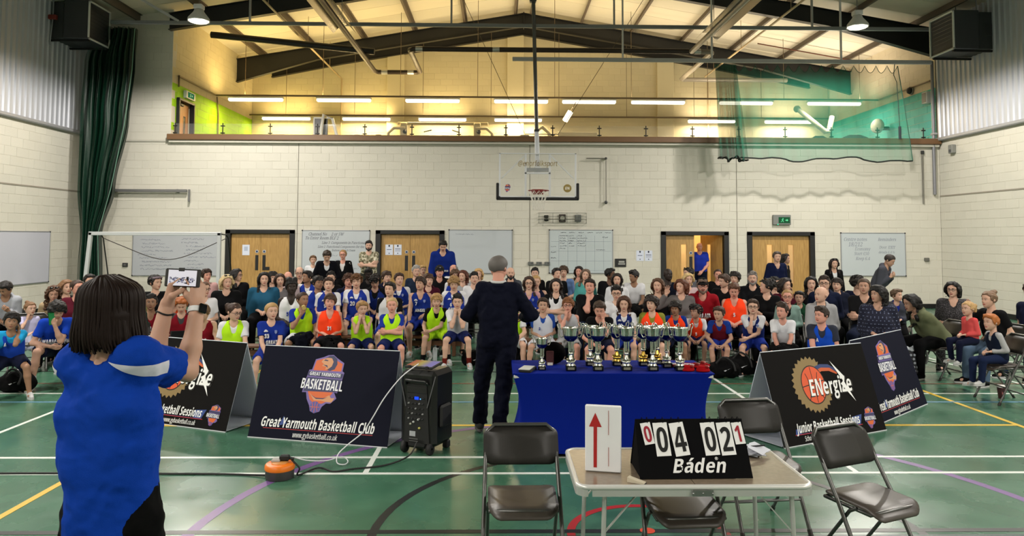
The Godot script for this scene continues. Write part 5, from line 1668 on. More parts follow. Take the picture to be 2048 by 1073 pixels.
	part("paper_edge",Geo.new().box(Vector3(-0.01,0.026,0.0),Vector3(0.1,0.006,0.2),0.0,Basis(Vector3.UP,-0.3)),paint(Color(0.7,0.7,0.68)),t)
	t=thing("blue_lanyard","blue and white lanyard lying on the floor by the blue cloth","lanyard",Vector3(0.16,0,-6.5))
	part("strap",Geo.new().tube([Vector3(0,0.012,0),Vector3(0.03,0.05,0.02),Vector3(0.08,0.02,0.02),Vector3(0.16,0.008,-0.02)],0.011,6),paint(Color(0.08,0.17,0.5)),t)
	part("white_clip",Geo.new().tube([Vector3(0.02,0.03,0.03),Vector3(0.07,0.05,0.03)],0.006,6),paint(Color(0.8,0.8,0.85)),t)
	t=thing("camping_table","white rimmed folding table in front, holding the scoreboard and arrow board","table",Vector3(1.02,0,-4.19))
	var alu:=paint(Color(0.74,0.74,0.73),0.3,0.5)
	var topm:=StandardMaterial3D.new()
	topm.albedo_texture=mottle(31,0.2,Color(0.44,0.39,0.33),Color(0.5,0.44,0.375),128)
	topm.uv1_triplanar=true
	topm.roughness=0.22
	topm.metallic_specular=0.6
	var outline:=PackedVector2Array()
	for q in 4:
		for k in 6:
			var a:=PI/2*(q+k/5.0)
			outline.append(Vector2((0.545 if q in[0,3]else-0.545)+cos(a)*0.06,(0.275 if q<2 else-0.275)+sin(a)*0.06))
	var lie:=Transform3D(Basis(Vector3.RIGHT,PI/2),Vector3(0,0.68,0))
	for s in[-1,1]:
		var half:=Geometry2D.intersect_polygons(outline,poly([0.002*s,-0.5,0.002*s,0.5,0.8*s,0.5,0.8*s,-0.5]))
		part("top_panel",Geo.new().prism(half[0],0.02,lie),topm,t)
	var rim:=[]
	for p in outline:
		rim.append(Vector3(p.x,0.672,p.y))
	part("rim",Geo.new().tube(rim,0.014,8,true),paint(Color(0.80,0.80,0.79),0.3,0.3),t)
	g=Geo.new()
	for q in rim.size():
		var a:Vector3=rim[q]
		var b:Vector3=rim[(q+1)%rim.size()]
		var o:=Vector3(a.x,0,a.z).normalized()*0.012
		g.quad(a+o+Vector3.DOWN*0.045,a+o,b+o,b+o+Vector3.DOWN*0.045,o)
	part("apron",g,alu,t)
	part("latch_plate",Geo.new().box(Vector3(0.03,0.648,0.352),Vector3(0.11,0.03,0.008),0.002),paint(Color(0.5,0.51,0.5),0.3,0.8),t)
	for x in[-0.02,0.03,0.08]:
		part("rivet",ball(Vector3(x,0.648,0.357),Vector3.ONE*0.006,8),paint(Color(0.6,0.6,0.6),0.25,0.9),t)
	for e in[[-0.5,-0.26],[-0.46,0.26],[0.5,-0.26],[0.52,0.26],[0.42,-0.2]]:
		if e[0]==0.42:
			continue
		part("leg",Geo.new().tube([Vector3(e[0],0.64,e[1]),Vector3(e[0]+0.02*signf(e[0]),0.0,e[1]*1.05)],0.0125,10),alu,t)
		part("foot_cap",Geo.new().tube([Vector3(e[0]+0.02*signf(e[0]),0.04,e[1]*1.05),Vector3(e[0]+0.02*signf(e[0]),0.0,e[1]*1.05)],0.016,8),paint(Color(0.1,0.1,0.1)),t)
		part("leg_brace",Geo.new().bar(Vector3(e[0],0.42,e[1]),Vector3(e[0]-0.2*signf(e[0]),0.645,e[1]),0.016,0.006),alu,t)
	for s in[-1.0,1.0]:
		part("stretcher",Geo.new().tube([Vector3(0.50*s,0.1,-0.27),Vector3(0.51*s,0.1,0.27)],0.009,8),alu,t)
	var sy:=0.681
	var bl:=Vector3(0.75,sy,-3.955)
	t=thing("flip_scoreboard","black tent flip scoreboard showing 0 04 02 1 on the folding table","scoreboard",bl)
	var up:=Vector3(0,0.275,-0.135)
	var xf:=flat(Vector3.ZERO,Vector3(0.6,0,-0.01),up)
	var hl:=up.length()
	var sbw:=0.6
	var black:=paint(Color(0.05,0.05,0.055),0.75,0.0,0.12)
	part("front_cover",Geo.new().add(Geo.new().prism(poly([0.0,0.0,sbw,0.0,sbw-0.012,hl,0.0,hl]),0.008),xf),black,t)
	part("rear_cover",Geo.new().add(Geo.new().box(Vector3(sbw*0.5-0.005,hl*0.5,0),Vector3(sbw-0.01,hl,0.008)),flat(Vector3(0,0,-0.28),Vector3(0.6,0,-0.01),Vector3(0,0.275,0.135))),black,t)
	part("side_flap",Geo.new().add(Geo.new().prism(poly([0.0,0.0,0.28,0.0,0.14,0.27]),0.004),Transform3D(Basis(Vector3.UP,PI/2),Vector3(0.004,0.002,0.0))),black,t)
	var white:=paint(Color(0.84,0.84,0.84),0.5)
	for e in[["0",0.052,0.055,0.115,0.17,false],["0",0.132,0.078,0.175,0.05,true],["4",0.22,0.078,0.175,0.14,true],["0",0.392,0.078,0.172,0.07,true],["2",0.48,0.078,0.172,0.07,true],["1",0.552,0.055,0.115,0.1,false]]:
		var cxf:Transform3D=xf*Transform3D(Basis(Vector3.BACK,e[4]*0.9),Vector3(e[1],hl-0.018,0.009))*Transform3D(Basis(),Vector3(0,-e[3]*0.5,0.002))
		var crd:=Node3D.new()
		crd.name="score_card"
		t.add_child(crd,true)
		part("card",Geo.new().add(Geo.new().box(Vector3.ZERO,Vector3(e[2],e[3],0.002)),cxf),white,crd)
		part("numeral",words(e[0],e[3]*1.02,cxf*Transform3D(Basis(),Vector3(0,-0.006,0.0015)),0.66,0.0),paint(Color(0.03,0.03,0.03))if e[5]else paint(Color(0.55,0.08,0.16)),crd)
		for s in[-0.25,0.25]:
			var c:Vector3=xf*Vector3(e[1]+s*e[2],hl-0.004,0.004)
			var pts:=[]
			for a in 12:
				pts.append(c+Vector3(0,cos(TAU*a/12.0),sin(TAU*a/12.0))*0.017)
			part("ring",Geo.new().tube(pts,0.0018,5,true),black,crd)
	part("maker_lettering",words("Báden",0.098,xf*Transform3D(Basis(),Vector3(0.325,0.062,0.009)),0.98,0.28),white,t)
	var star:=PackedVector2Array()
	for k in 10:
		var r:=0.016 if k%2==0 else 0.0065
		star.append(Vector2(sin(TAU*k/10.0)*r,cos(TAU*k/10.0)*r))
	part("star_mark",Geo.new().add(Geo.new().prism(star,0.001),xf*Transform3D(Basis(),Vector3(0.218,0.05,0.0104))),black,t)
	part("registered_mark",words("®",0.022,xf*Transform3D(Basis(),Vector3(0.418,0.1,0.009))),white,t)
	t=thing("arrow_board","white possession board with a big red upward arrow on the folding table","sign",Vector3(0.575,sy,-4.085),"",0.0)
	t.rotation.y=-0.22
	part("panel",Geo.new().box(Vector3(0,0.178,0),Vector3(0.195,0.352,0.03),0.005,Basis(Vector3.RIGHT,-0.03)),paint(Color(0.83,0.83,0.84),0.55),t)
	var red2:=paint(Color(0.62,0.05,0.05),0.5)
	part("red_arrow",Geo.new().add(Geo.new().prism(poly([-0.011,-0.145,0.007,-0.145,0.008,0.07,0.033,0.07,-0.002,0.145,-0.036,0.07,-0.011,0.07]),0.001),Transform3D(Basis(Vector3.RIGHT,-0.03),Vector3(-0.04,0.17,0.0155))),red2,t)
	part("red_dash",Geo.new().box(Vector3(0.03,0.265,0.013),Vector3(0.003,0.13,0.002),0,Basis(Vector3.RIGHT,-0.03)).box(Vector3(0.03,0.085,0.0185),Vector3(0.003,0.1,0.002),0,Basis(Vector3.RIGHT,-0.03)),paint(Color(0.62,0.38,0.36)),t)
	t=thing("wooden_wedge","small pale wedge lying against the scoreboard's left foot","block",Vector3(0.735,sy,-3.915))
	part("wedge_body",Geo.new().add(Geo.new().prism(poly([-0.05,0.0,0.04,0.0,0.04,0.006,-0.05,0.025]),0.035),Transform3D(Basis(Vector3.UP,-0.5),Vector3.ZERO)),paint(Color(0.72,0.68,0.6)),t)
	part("dark_underside",Geo.new().box(Vector3(-0.005,0.001,0.018),Vector3(0.08,0.002,0.03),0,Basis(Vector3.UP,-0.5)),paint(Color(0.1,0.1,0.1)),t)
	t=thing("paper_pile","crumpled white papers on the folding table beside the scoreboard","papers",Vector3(1.50,sy,-4.40))
	for k in 4:
		part("paper_sheet",Geo.new().add(Geo.new().prism(poly([-0.07,-0.05,0.0,-0.045,0.07,-0.05,0.06,0.05,0.0,0.06,-0.075,0.045]),0.002),Transform3D(Basis(Vector3.UP,0.5*k-0.6)*Basis(Vector3.RIGHT,-PI/2+0.12*k),Vector3(0.02*k-0.03,0.006+0.011*k,0.02*(k%2)))),paint(Color(0.75,0.76,0.8)),t)
	part("pen_clip",Geo.new().tube([Vector3(-0.05,0.05,0.03),Vector3(0.07,0.052,0.0)],0.005,6),paint(Color(0.1,0.1,0.12)),t)
	var c0:=folding_chair("folding_chair","black folding chair with tube frame left of the camping table, facing the camera","folding chairs in front")
	c0.position=Vector3(0.145,0,-4.42)
	c0.rotation.y=0.02
	relabel(copy(c0,"folding_chair",Vector3(1.05,0,-4.30),0.06),"black folding chair pushed under the camping table")
	relabel(copy(c0,"folding_chair",Vector3(1.80,0,-5.12),0.12),"black folding chair behind the camping table's right end")
	relabel(copy(c0,"folding_chair",Vector3(2.17,0,-4.40),0.42),"black folding chair standing right of the camping table, turned aside")
func build_small()->void:
	var t:=thing("loudspeaker","tall black wheeled loudspeaker with control panel, behind the orange cable reel","loudspeaker",Vector3(-0.665,0,-6.92),"",-0.42)
	var shell:=paint(Color(0.018,0.018,0.02),0.32)
	var mattb:=paint(Color(0.03,0.03,0.032),0.65)
	part("cabinet",Geo.new().box(Vector3(0,0.40,-0.03),Vector3(0.37,0.68,0.36),0.04),shell,t)
	part("back_panel",Geo.new().prism(poly([-0.13,0.1,0.13,0.1,0.1,0.62,-0.1,0.62]),0.02,Transform3D(Basis(),Vector3(0,0,0.14))),mattb,t)
	for s in[-1.0,1.0]:
		part("grey_trim",Geo.new().bar(Vector3(s*0.185,0.70,0.152),Vector3(s*0.11,0.42,0.165),0.008,0.008),paint(Color(0.32,0.32,0.33),0.4),t)
		part("side_grip",Geo.new().box(Vector3(s*0.195,0.33,-0.02),Vector3(0.04,0.2,0.2),0.018),mattb,t)
		part("wheel",Geo.new().lathe([Vector2(0.012,-0.02),Vector2(0.05,-0.02),Vector2(0.055,0),Vector2(0.05,0.02),Vector2(0.012,0.02)],16,Transform3D(Basis(Vector3.BACK,PI/2),Vector3(s*0.13,0.055,0.14))),mattb,t)
		part("front_foot",Geo.new().box(Vector3(s*0.14,0.035,-0.15),Vector3(0.06,0.07,0.06),0.01),mattb,t)
	part("wheel_arch",Geo.new().box(Vector3(0,0.1,0.13),Vector3(0.2,0.1,0.06),0.02),mattb,t)
	part("carry_handle",Geo.new().tube([Vector3(-0.11,0.62,0.16),Vector3(-0.1,0.655,0.185),Vector3(0.1,0.655,0.185),Vector3(0.11,0.62,0.16)],0.014,8),shell,t)
	part("handle_recess",Geo.new().box(Vector3(0,0.57,0.158),Vector3(0.2,0.06,0.012),0.005),paint(Color(0.05,0.05,0.055),0.4),t)
	part("blue_display",Geo.new().box(Vector3(0.0,0.498,0.163),Vector3(0.04,0.024,0.006)),glow(Color(0.05,0.25,1.0),1.6),t)
	part("blue_led",ball(Vector3(0.04,0.493,0.164),Vector3.ONE*0.005,8),glow(Color(0.3,0.6,1.0),6.0),t)
	for e in[[-0.075,0.5],[-0.04,0.5],[0.07,0.5]]:
		part("knob",Geo.new().lathe([Vector2(0.001,0.014),Vector2(0.008,0.014),Vector2(0.009,0)],10,Transform3D(Basis(Vector3.RIGHT,PI/2),Vector3(e[0],e[1],0.16))),paint(Color(0.1,0.1,0.11),0.4),t)
	for r in 4:
		for k in 5:
			part("knob",Geo.new().lathe([Vector2(0.001,0.014),Vector2(0.0065,0.014),Vector2(0.008,0)],8,Transform3D(Basis(Vector3.RIGHT,PI/2),Vector3(-0.08+0.036*k,0.45-0.045*r,0.16))),paint(Color(0.16,0.16,0.17)if(r+k)%3 else Color(0.55,0.55,0.55),0.4),t)
	for e in[[0.02,0.31,Color(0.8,0.8,0.8)],[-0.03,0.285,Color(0.75,0.75,0.75)],[-0.06,0.265,Color(0.65,0.65,0.6)],[0.03,0.235,Color(0.78,0.75,0.4)]]:
		part("jack",Geo.new().lathe([Vector2(0.001,0.012),Vector2(0.009,0.012),Vector2(0.01,0)],10,Transform3D(Basis(Vector3.RIGHT,PI/2),Vector3(e[0],e[1],0.16))),paint(e[2],0.35,0.3),t)
	part("white_label",Geo.new().box(Vector3(-0.04,0.18,0.162),Vector3(0.06,0.045,0.003)),paint(Color(0.62,0.63,0.65)),t)
	part("spec_print",Geo.new().box(Vector3(-0.03,0.135,0.162),Vector3(0.09,0.012,0.002)).box(Vector3(-0.03,0.115,0.162),Vector3(0.09,0.008,0.002)),paint(Color(0.3,0.3,0.3)),t)
	var turn:=Basis(Vector3.UP,-0.42)
	t=thing("tablet","tablet with a bright orange and lilac screen on top of the loudspeaker","tablet",Vector3(-0.665,0.755,-6.92)+turn*Vector3(-0.01,0,0.0))
	t.basis=turn
	part("tablet_case",Geo.new().box(Vector3(0,0.02,0.02),Vector3(0.29,0.02,0.21),0.006,Basis(Vector3.RIGHT,0.12)),mattb,t)
	var gt:=GradientTexture2D.new()
	var gr:=Gradient.new()
	gr.colors=PackedColorArray([Color(0.95,0.45,0.25),Color(0.95,0.85,0.4),Color(0.7,0.65,0.95)])
	gr.offsets=PackedFloat32Array([0.0,0.4,0.75])
	gt.gradient=gr
	gt.width=64
	gt.height=8
	var scr:=StandardMaterial3D.new()
	scr.albedo_color=Color(0.05,0.05,0.05)
	scr.emission_enabled=true
	scr.emission_texture=gt
	scr.emission_operator=BaseMaterial3D.EMISSION_OP_MULTIPLY
	scr.emission=Color.WHITE
	scr.emission_energy_multiplier=0.75
	var b:=Basis(Vector3.RIGHT,0.12)
	var sg:=Geo.new()
	sg.quad(Vector3(-0.13,0.031,0.02)+b*Vector3(0,0,0.09),Vector3(-0.13,0.031,0.02)-b*Vector3(0,0,0.09),Vector3(0.13,0.031,0.02)-b*Vector3(0,0,0.09),Vector3(0.13,0.031,0.02)+b*Vector3(0,0,0.09),Vector3.UP)
	part("screen",sg,scr,t)
	for x in[-0.09,0.09]:
		part("holder_clip",Geo.new().box(Vector3(x,0.012,0.125),Vector3(0.03,0.03,0.02),0.005),mattb,t)
	var rc:=Vector3(-1.76,0,-6.13)
	t=thing("cable_reel","round orange topped cable reel with a grey base on the floor","cable reel",rc)
	part("drum",Geo.new().lathe([Vector2(0.10,0.0),Vector2(0.112,0.005),Vector2(0.114,0.075),Vector2(0.11,0.08)],28),paint(Color(0.20,0.19,0.20),0.45),t)
	part("orange_lid",Geo.new().lathe([Vector2(0.116,0.072),Vector2(0.12,0.082),Vector2(0.117,0.108),Vector2(0.105,0.12),Vector2(0.001,0.124)],28),paint(Color(0.85,0.43,0.06),0.4),t)
	part("socket_face",Geo.new().lathe([Vector2(0.066,0.12),Vector2(0.064,0.132),Vector2(0.001,0.134)],20),paint(Color(0.75,0.5,0.25),0.4),t)
	part("grey_flap",Geo.new().box(Vector3(-0.03,0.14,0.0),Vector3(0.07,0.02,0.06),0.005),paint(Color(0.62,0.6,0.58),0.4),t)
	t=thing("black_plug","black plug pushed into the orange cable reel","plug",rc+Vector3(0.035,0.135,-0.01))
	part("plug_body",Geo.new().box(Vector3(0,0.022,0),Vector3(0.08,0.045,0.05),0.01),mattb,t)
	part("cable_boot",Geo.new().tube([Vector3(0.03,0.02,0),Vector3(0.075,0.012,0)],0.012,8),mattb,t)
	var w1:=[Vector3(-0.72,0.80,-6.80),Vector3(-0.86,0.70,-6.72),Vector3(-1.0,0.53,-6.66),Vector3(-1.10,0.36,-6.62),Vector3(-1.18,0.24,-6.60),Vector3(-1.30,0.145,-6.56),Vector3(-1.37,0.08,-6.5),Vector3(-1.36,0.03,-6.42),Vector3(-1.30,0.012,-6.44),Vector3(-1.29,0.02,-6.52),Vector3(-1.35,0.05,-6.53),Vector3(-1.45,0.05,-6.42),Vector3(-1.58,0.1,-6.26),Vector3(-1.66,0.16,-6.15)]
	single("white_cable",Geo.new().tube(smooth(w1),0.005,6),paint(Color(0.82,0.82,0.84),0.5),"thin white cable drooping from the tablet to the orange reel","cable")
	single("black_mains_cable",Geo.new().tube(smooth([Vector3(-1.67,0.14,-6.14),Vector3(-1.60,0.08,-6.12),Vector3(-1.62,0.012,-6.16),Vector3(-1.5,0.012,-6.35),Vector3(-1.35,0.012,-6.25),Vector3(-1.2,0.012,-6.32),Vector3(-0.95,0.012,-6.42),Vector3(-0.78,0.03,-6.62),Vector3(-0.72,0.12,-6.72)]),0.007,6),mattb,"black cable snaking from the orange reel to the loudspeaker","cable")
	single("black_floor_cable",Geo.new().tube(smooth([Vector3(-1.87,0.02,-6.13),Vector3(-2.0,0.01,-6.17),Vector3(-2.3,0.01,-6.2),Vector3(-3.0,0.01,-6.21),Vector3(-4.2,0.01,-6.22),Vector3(-6.5,0.01,-6.1)]),0.008,6),mattb,"black cable running from the orange reel along the white line to the left","cable")
	t=thing("water_bottle","white water bottle standing on the floor between the front row's shoes","bottle",Vector3(-0.99,0,-11.75))
	part("flask",Geo.new().lathe([Vector2(0.001,0),Vector2(0.034,0.003),Vector2(0.036,0.19),Vector2(0.02,0.225),Vector2(0.001,0.225)],16),paint(Color(0.78,0.8,0.82),0.35),t)
	part("cap",Geo.new().lathe([Vector2(0.021,0.222),Vector2(0.022,0.25),Vector2(0.001,0.255)],14),paint(Color(0.4,0.42,0.45),0.4),t)
	t=thing("paper_coffee_cup","dark red coffee cup with a white lid on the floor by the far right chair","cup",Vector3(6.17,0,-9.08))
	part("sleeve",Geo.new().lathe([Vector2(0.001,0),Vector2(0.032,0.002),Vector2(0.045,0.14)],18),paint(Color(0.20,0.04,0.05),0.5),t)
	part("lid",Geo.new().lathe([Vector2(0.047,0.136),Vector2(0.047,0.15),Vector2(0.04,0.165),Vector2(0.001,0.163)],18),paint(Color(0.75,0.74,0.72),0.4),t)
	part("sleeve_print",Geo.new().box(Vector3(0,0.075,0.037),Vector3(0.03,0.05,0.004),0,Basis(Vector3.RIGHT,-0.09)),paint(Color(0.5,0.3,0.3)),t)
	t=thing("patterned_bag","white and navy patterned bag of tissues on the floor beside the right navy banner","bag",Vector3(5.72,0,-10.35))
	part("bag_body",Geo.new().box(Vector3(0,0.2,0),Vector3(0.34,0.4,0.24),0.05),paint(Color(0.055,0.06,0.09),0.7),t)
	var g:=Geo.new()
	for r in 6:
		for k in 6:
			g.lathe([Vector2(0.001,0.004),Vector2(0.017,0.004),Vector2(0.017,0)],8,Transform3D(Basis(Vector3.RIGHT,PI/2),Vector3(-0.125+0.05*k+0.012*(r%2),0.07+0.055*r,0.119)))
	part("spot_print",g,paint(Color(0.6,0.62,0.66)),t)
	for k in 4:
		part("tissue",ball(Vector3(-0.12+0.08*k,0.41+0.015*(k%2),0.02*(k%3)),Vector3(0.06,0.035,0.06),8,Basis(Vector3.UP,k)),paint(Color(0.8,0.82,0.86)),t)
	part("strap",Geo.new().tube(smooth([Vector3(0.15,0.36,0.05),Vector3(0.22,0.42,0.05),Vector3(0.24,0.3,0.08),Vector3(0.2,0.22,0.1)]),0.014,6),paint(Color(0.6,0.6,0.62)),t)
	t=thing("rolled_coat","grey purple rolled coat on the floor at the right edge","coat",Vector3(4.93,0,-6.35))
	part("roll",Geo.new().add(nets(bone(Vector3(-0.2,0.12,0.05),Vector3(0.3,0.12,-0.05),0.11,0.12,0.04)+bone(Vector3(-0.15,0.07,0.12),Vector3(0.3,0.07,0.06),0.065,0.07,0.04),PackedFloat32Array(),0.014,noise(4,7.0),0.02)),cloth(Color(0.23,0.21,0.27)),t)
	part("light_fold",Geo.new().tube(smooth([Vector3(-0.28,0.08,0.12),Vector3(-0.1,0.05,0.19),Vector3(0.2,0.045,0.16)]),0.02,6),cloth(Color(0.3,0.29,0.34)),t)
	for e in[[Vector3(-6.0,0,-9.45),"black bag slumped on the floor in front of the boy with cyan sleeves",0.30],[Vector3(-5.28,0,-9.75),"black rucksack on the floor beside the yellow trainers",0.36],[Vector3(3.15,0,-10.4),"black bag on the floor left of the right cog banner",0.3],[Vector3(3.45,0,-10.6),"black rucksack on the floor touching the right cog banner",0.34],[Vector3(-0.35,0,-11.4),"black holdall on the floor under the boy in white with folded hands",0.24],[Vector3(0.25,0,-10.9),"black kit bag on the floor between the standing man and the cup table",0.4]]:
		t=thing("kit_bag",e[1],"bag",e[0],"kit bags on the floor")
		var h:float=e[2]
		part("bag_body",nets(bone(Vector3(-0.13,h*0.38,0),Vector3(0.13,h*0.36,0),h*0.37,h*0.34,0.05)+bone(Vector3(-0.03,h*0.6,0),Vector3(0.05,h*0.75,-0.03),h*0.26,h*0.22,0.06),PackedFloat32Array(),0.022,noise(int(h*100),6.0),0.03),cloth(Color(0.02,0.02,0.023)),t)
		part("strap",Geo.new().tube(smooth([Vector3(-0.12,h*0.7,0.06),Vector3(-0.02,h*0.98,0.06),Vector3(0.1,h*0.75,0.08),Vector3(0.12,h*0.4,0.16)]),0.014,6),paint(Color(0.05,0.05,0.055)),t)
		part("white_mark",Geo.new().prism(poly([-0.05,-0.01,0.05,0.02,0.0,0.0,-0.03,-0.02]),0.004,Transform3D(Basis(Vector3.RIGHT,-0.25),Vector3(0.02,h*0.42,h*0.36))),paint(Color(0.7,0.7,0.72)),t)
	var wood:=paint(Color(0.36,0.22,0.12),0.5)
	for e in[[-1.9,-12.35,2.8,"left, behind the navy banner"],[1.35,-11.95,2.9,"behind the cup table"],[-4.2,-11.3,1.9,"behind the black cog banner on the left"]]:
		t=thing("gym_bench","low brown gym bench under the front row, %s"%e[3],"bench",Vector3(e[0],0,e[1]),"gym benches")
		part("seat_plank",Geo.new().box(Vector3(0,0.305,0),Vector3(e[2],0.035,0.25),0.006),wood,t)
		part("rail",Geo.new().box(Vector3(0,0.2,0),Vector3(e[2]-0.2,0.09,0.04),0.005),wood,t)
		for s in[-0.42,0.0,0.42]:
			part("leg",Geo.new().box(Vector3(s*e[2],0.145,0),Vector3(0.05,0.285,0.24),0.006),wood,t)
func smooth(pts:Array,n:=6)->Array:
	var c:=Curve3D.new()
	for k in pts.size():
		var d:Vector3=(pts[mini(k+1,pts.size()-1)]-pts[maxi(k-1,0)])*0.17
		c.add_point(pts[k],-d,d)
	var out:=[]
	for k in(pts.size()-1)*n+1:
		out.append(c.samplef(k/float(n)))
	return out
var who:={}
var said:Array[String]=[]
var heads:={}
var hairs:={}
var hands:={}
const SKIN:=[Color(0.75,0.60,0.52),Color(0.68,0.53,0.45),Color(0.56,0.42,0.33),Color(0.36,0.25,0.185),Color(0.15,0.105,0.085),Color(0.76,0.55,0.48)]
func skin_paint(k:int)->StandardMaterial3D:
	var key:="skin%d"%k
	if not mats.has(key):
		var m:=StandardMaterial3D.new()
		m.albedo_color=SKIN[k]
		m.roughness=0.58
		m.metallic_specular=0.4
		m.subsurf_scatter_enabled=true
		m.subsurf_scatter_strength=0.06
		mats[key]=m
	return mats[key]
func head(kind:String)->Array:
	if heads.has(kind):
		return heads[kind]
	var sec:=[[0.116,0.004,-0.006,0.016],[0.108,0.034,0.03,0.052],[0.094,0.053,0.058,0.078],[0.07,0.068,0.078,0.096],[0.04,0.0745,0.0885,0.104],[0.022,0.076,0.0915,0.104],[0.008,0.0755,0.088,0.101],[-0.008,0.0745,0.088,0.094],[-0.022,0.073,0.090,0.086],[-0.036,0.0705,0.091,0.076],[-0.05,0.067,0.090,0.064],[-0.062,0.062,0.0905,0.052],[-0.074,0.056,0.090,0.04],[-0.088,0.047,0.0895,0.026],[-0.1,0.035,0.084,0.006],[-0.11,0.02,0.072,-0.02],[-0.113,0.004,0.056,-0.04]]
	var g:=Geo.new()
	var n:=36
	var rings:=[]
	for e in sec:
		var y:float=e[0]
		var pp:=PackedVector3Array()
		var w:float=e[1]
		if kind=="w":
			w*=0.955 if y>-0.02 else lerpf(0.955,0.86,clampf((-0.02-y)/0.07,0,1))
		elif kind=="k":
			w*=1.0 if y>-0.03 else lerpf(1.0,0.93,clampf((-0.03-y)/0.06,0,1))
		elif kind=="m":
			w*=1.0 if y>-0.03 else lerpf(1.0,1.1,clampf((-0.03-y)/0.06,0,1))
		for q in n:
			var a:=TAU*q/n
			var x:=sin(a)
			var z:=cos(a)
			var k:=pow(pow(absf(x),2.4)+pow(absf(z),2.4),-1.0/2.4)
			var p:=Vector3(x*k*w,y,z*k*(e[2]if z>0 else e[3]))
			if z>0.0:
				var bump:=func(cx:float,cy:float,sx:float,sy:float)->float:
					return exp(-pow((p.x-cx)/sx,2)-pow((y-cy)/sy,2))
				var nz:=(0.021 if kind=="m" else 0.017 if kind=="w" else 0.014)
				p.z+=nz*bump.call(0,-0.026,0.0115,0.013)+nz*0.55*bump.call(0,-0.006,0.008,0.02)
				p.z+=0.004*(bump.call(0.014,-0.032,0.007,0.007)+bump.call(-0.014,-0.032,0.007,0.007))
				p.z-=0.0105*(bump.call(0.031,0.004,0.017,0.011)+bump.call(-0.031,0.004,0.017,0.011))
				p.z+=0.0045*(bump.call(0.03,0.024,0.02,0.007)+bump.call(-0.03,0.024,0.02,0.007))*(1.3 if kind=="m" else 0.6)
				p.z+=0.0055*bump.call(0,-0.062,0.02,0.007)
				p.z-=0.0045*bump.call(0,-0.077,0.022,0.007)
				p.z+=0.0065*bump.call(0,-0.095,0.018,0.011)
				p.z+=0.004*(bump.call(0.042,-0.022,0.018,0.016)+bump.call(-0.042,-0.022,0.018,0.016))
			pp.append(p)
		rings.append(pp)
	var full:=[]
	for j in rings.size():
		var nn:=PackedVector3Array()
		for q in n:
			var dx:Vector3=rings[j][(q+1)%n]-rings[j][(q+n-1)%n]
			var dy:Vector3=rings[mini(j+1,rings.size()-1)][q]-rings[maxi(j-1,0)][q]
			var c:=dy.cross(dx).normalized()
			nn.append(c if c.dot(Vector3(rings[j][q].x,rings[j][q].y*0.6,rings[j][q].z))>0 else-c)
		full.append([rings[j],nn])
	g.strip_quads(full,true)
	for s in[-1.0,1.0]:
		g.add(ball(Vector3(s*0.078,-0.008,-0.012),Vector3(0.011,0.03,0.019),10,Basis(Vector3.UP,s*0.35)*Basis(Vector3.RIGHT,-0.15)))
		g.add(ball(Vector3(s*0.0295,0.0075,0.081),Vector3(0.0165,0.0055,0.007),8))
	var dark:=Geo.new()
	var white:=Geo.new()
	var lips:=Geo.new()
	for s in[-1.0,1.0]:
		white.add(ball(Vector3(s*0.0295,0.0025,0.0785),Vector3(0.0135,0.0062,0.009),10))
		dark.add(ball(Vector3(s*0.0295,0.0025,0.085),Vector3(0.0056,0.0058,0.0036),8))
		var pts:=[]
		for k in 5:
			var u:=k/4.0
			pts.append(Vector3(s*(0.013+0.034*u),0.0215+0.005*sin(u*2.6),0.0925-0.016*u*u))
		dark.tube(pts,0.0034 if kind!="w" else 0.0025,6,false,0.0018)
		dark.tube([Vector3(s*0.016,0.006,0.088),Vector3(s*0.03,0.0098,0.0885),Vector3(s*0.043,0.005,0.083)],0.0015,5)
		dark.add(ball(Vector3(s*0.007,-0.036,0.1035),Vector3(0.003,0.002,0.003),6))
	lips.tube([Vector3(-0.023,-0.0605,0.0885),Vector3(-0.008,-0.057,0.0965),Vector3(0,-0.0585,0.0975),Vector3(0.008,-0.057,0.0965),Vector3(0.023,-0.0605,0.0885)],0.0036,6)
	lips.tube([Vector3(-0.021,-0.0615,0.089),Vector3(0,-0.0665,0.0965),Vector3(0.021,-0.0615,0.089)],0.0042,6)
	dark.tube([Vector3(-0.022,-0.0612,0.0905),Vector3(0,-0.0622,0.0995),Vector3(0.022,-0.0612,0.0905)],0.0011,5)
	heads[kind]=[g,dark,white,lips]
	return heads[kind]
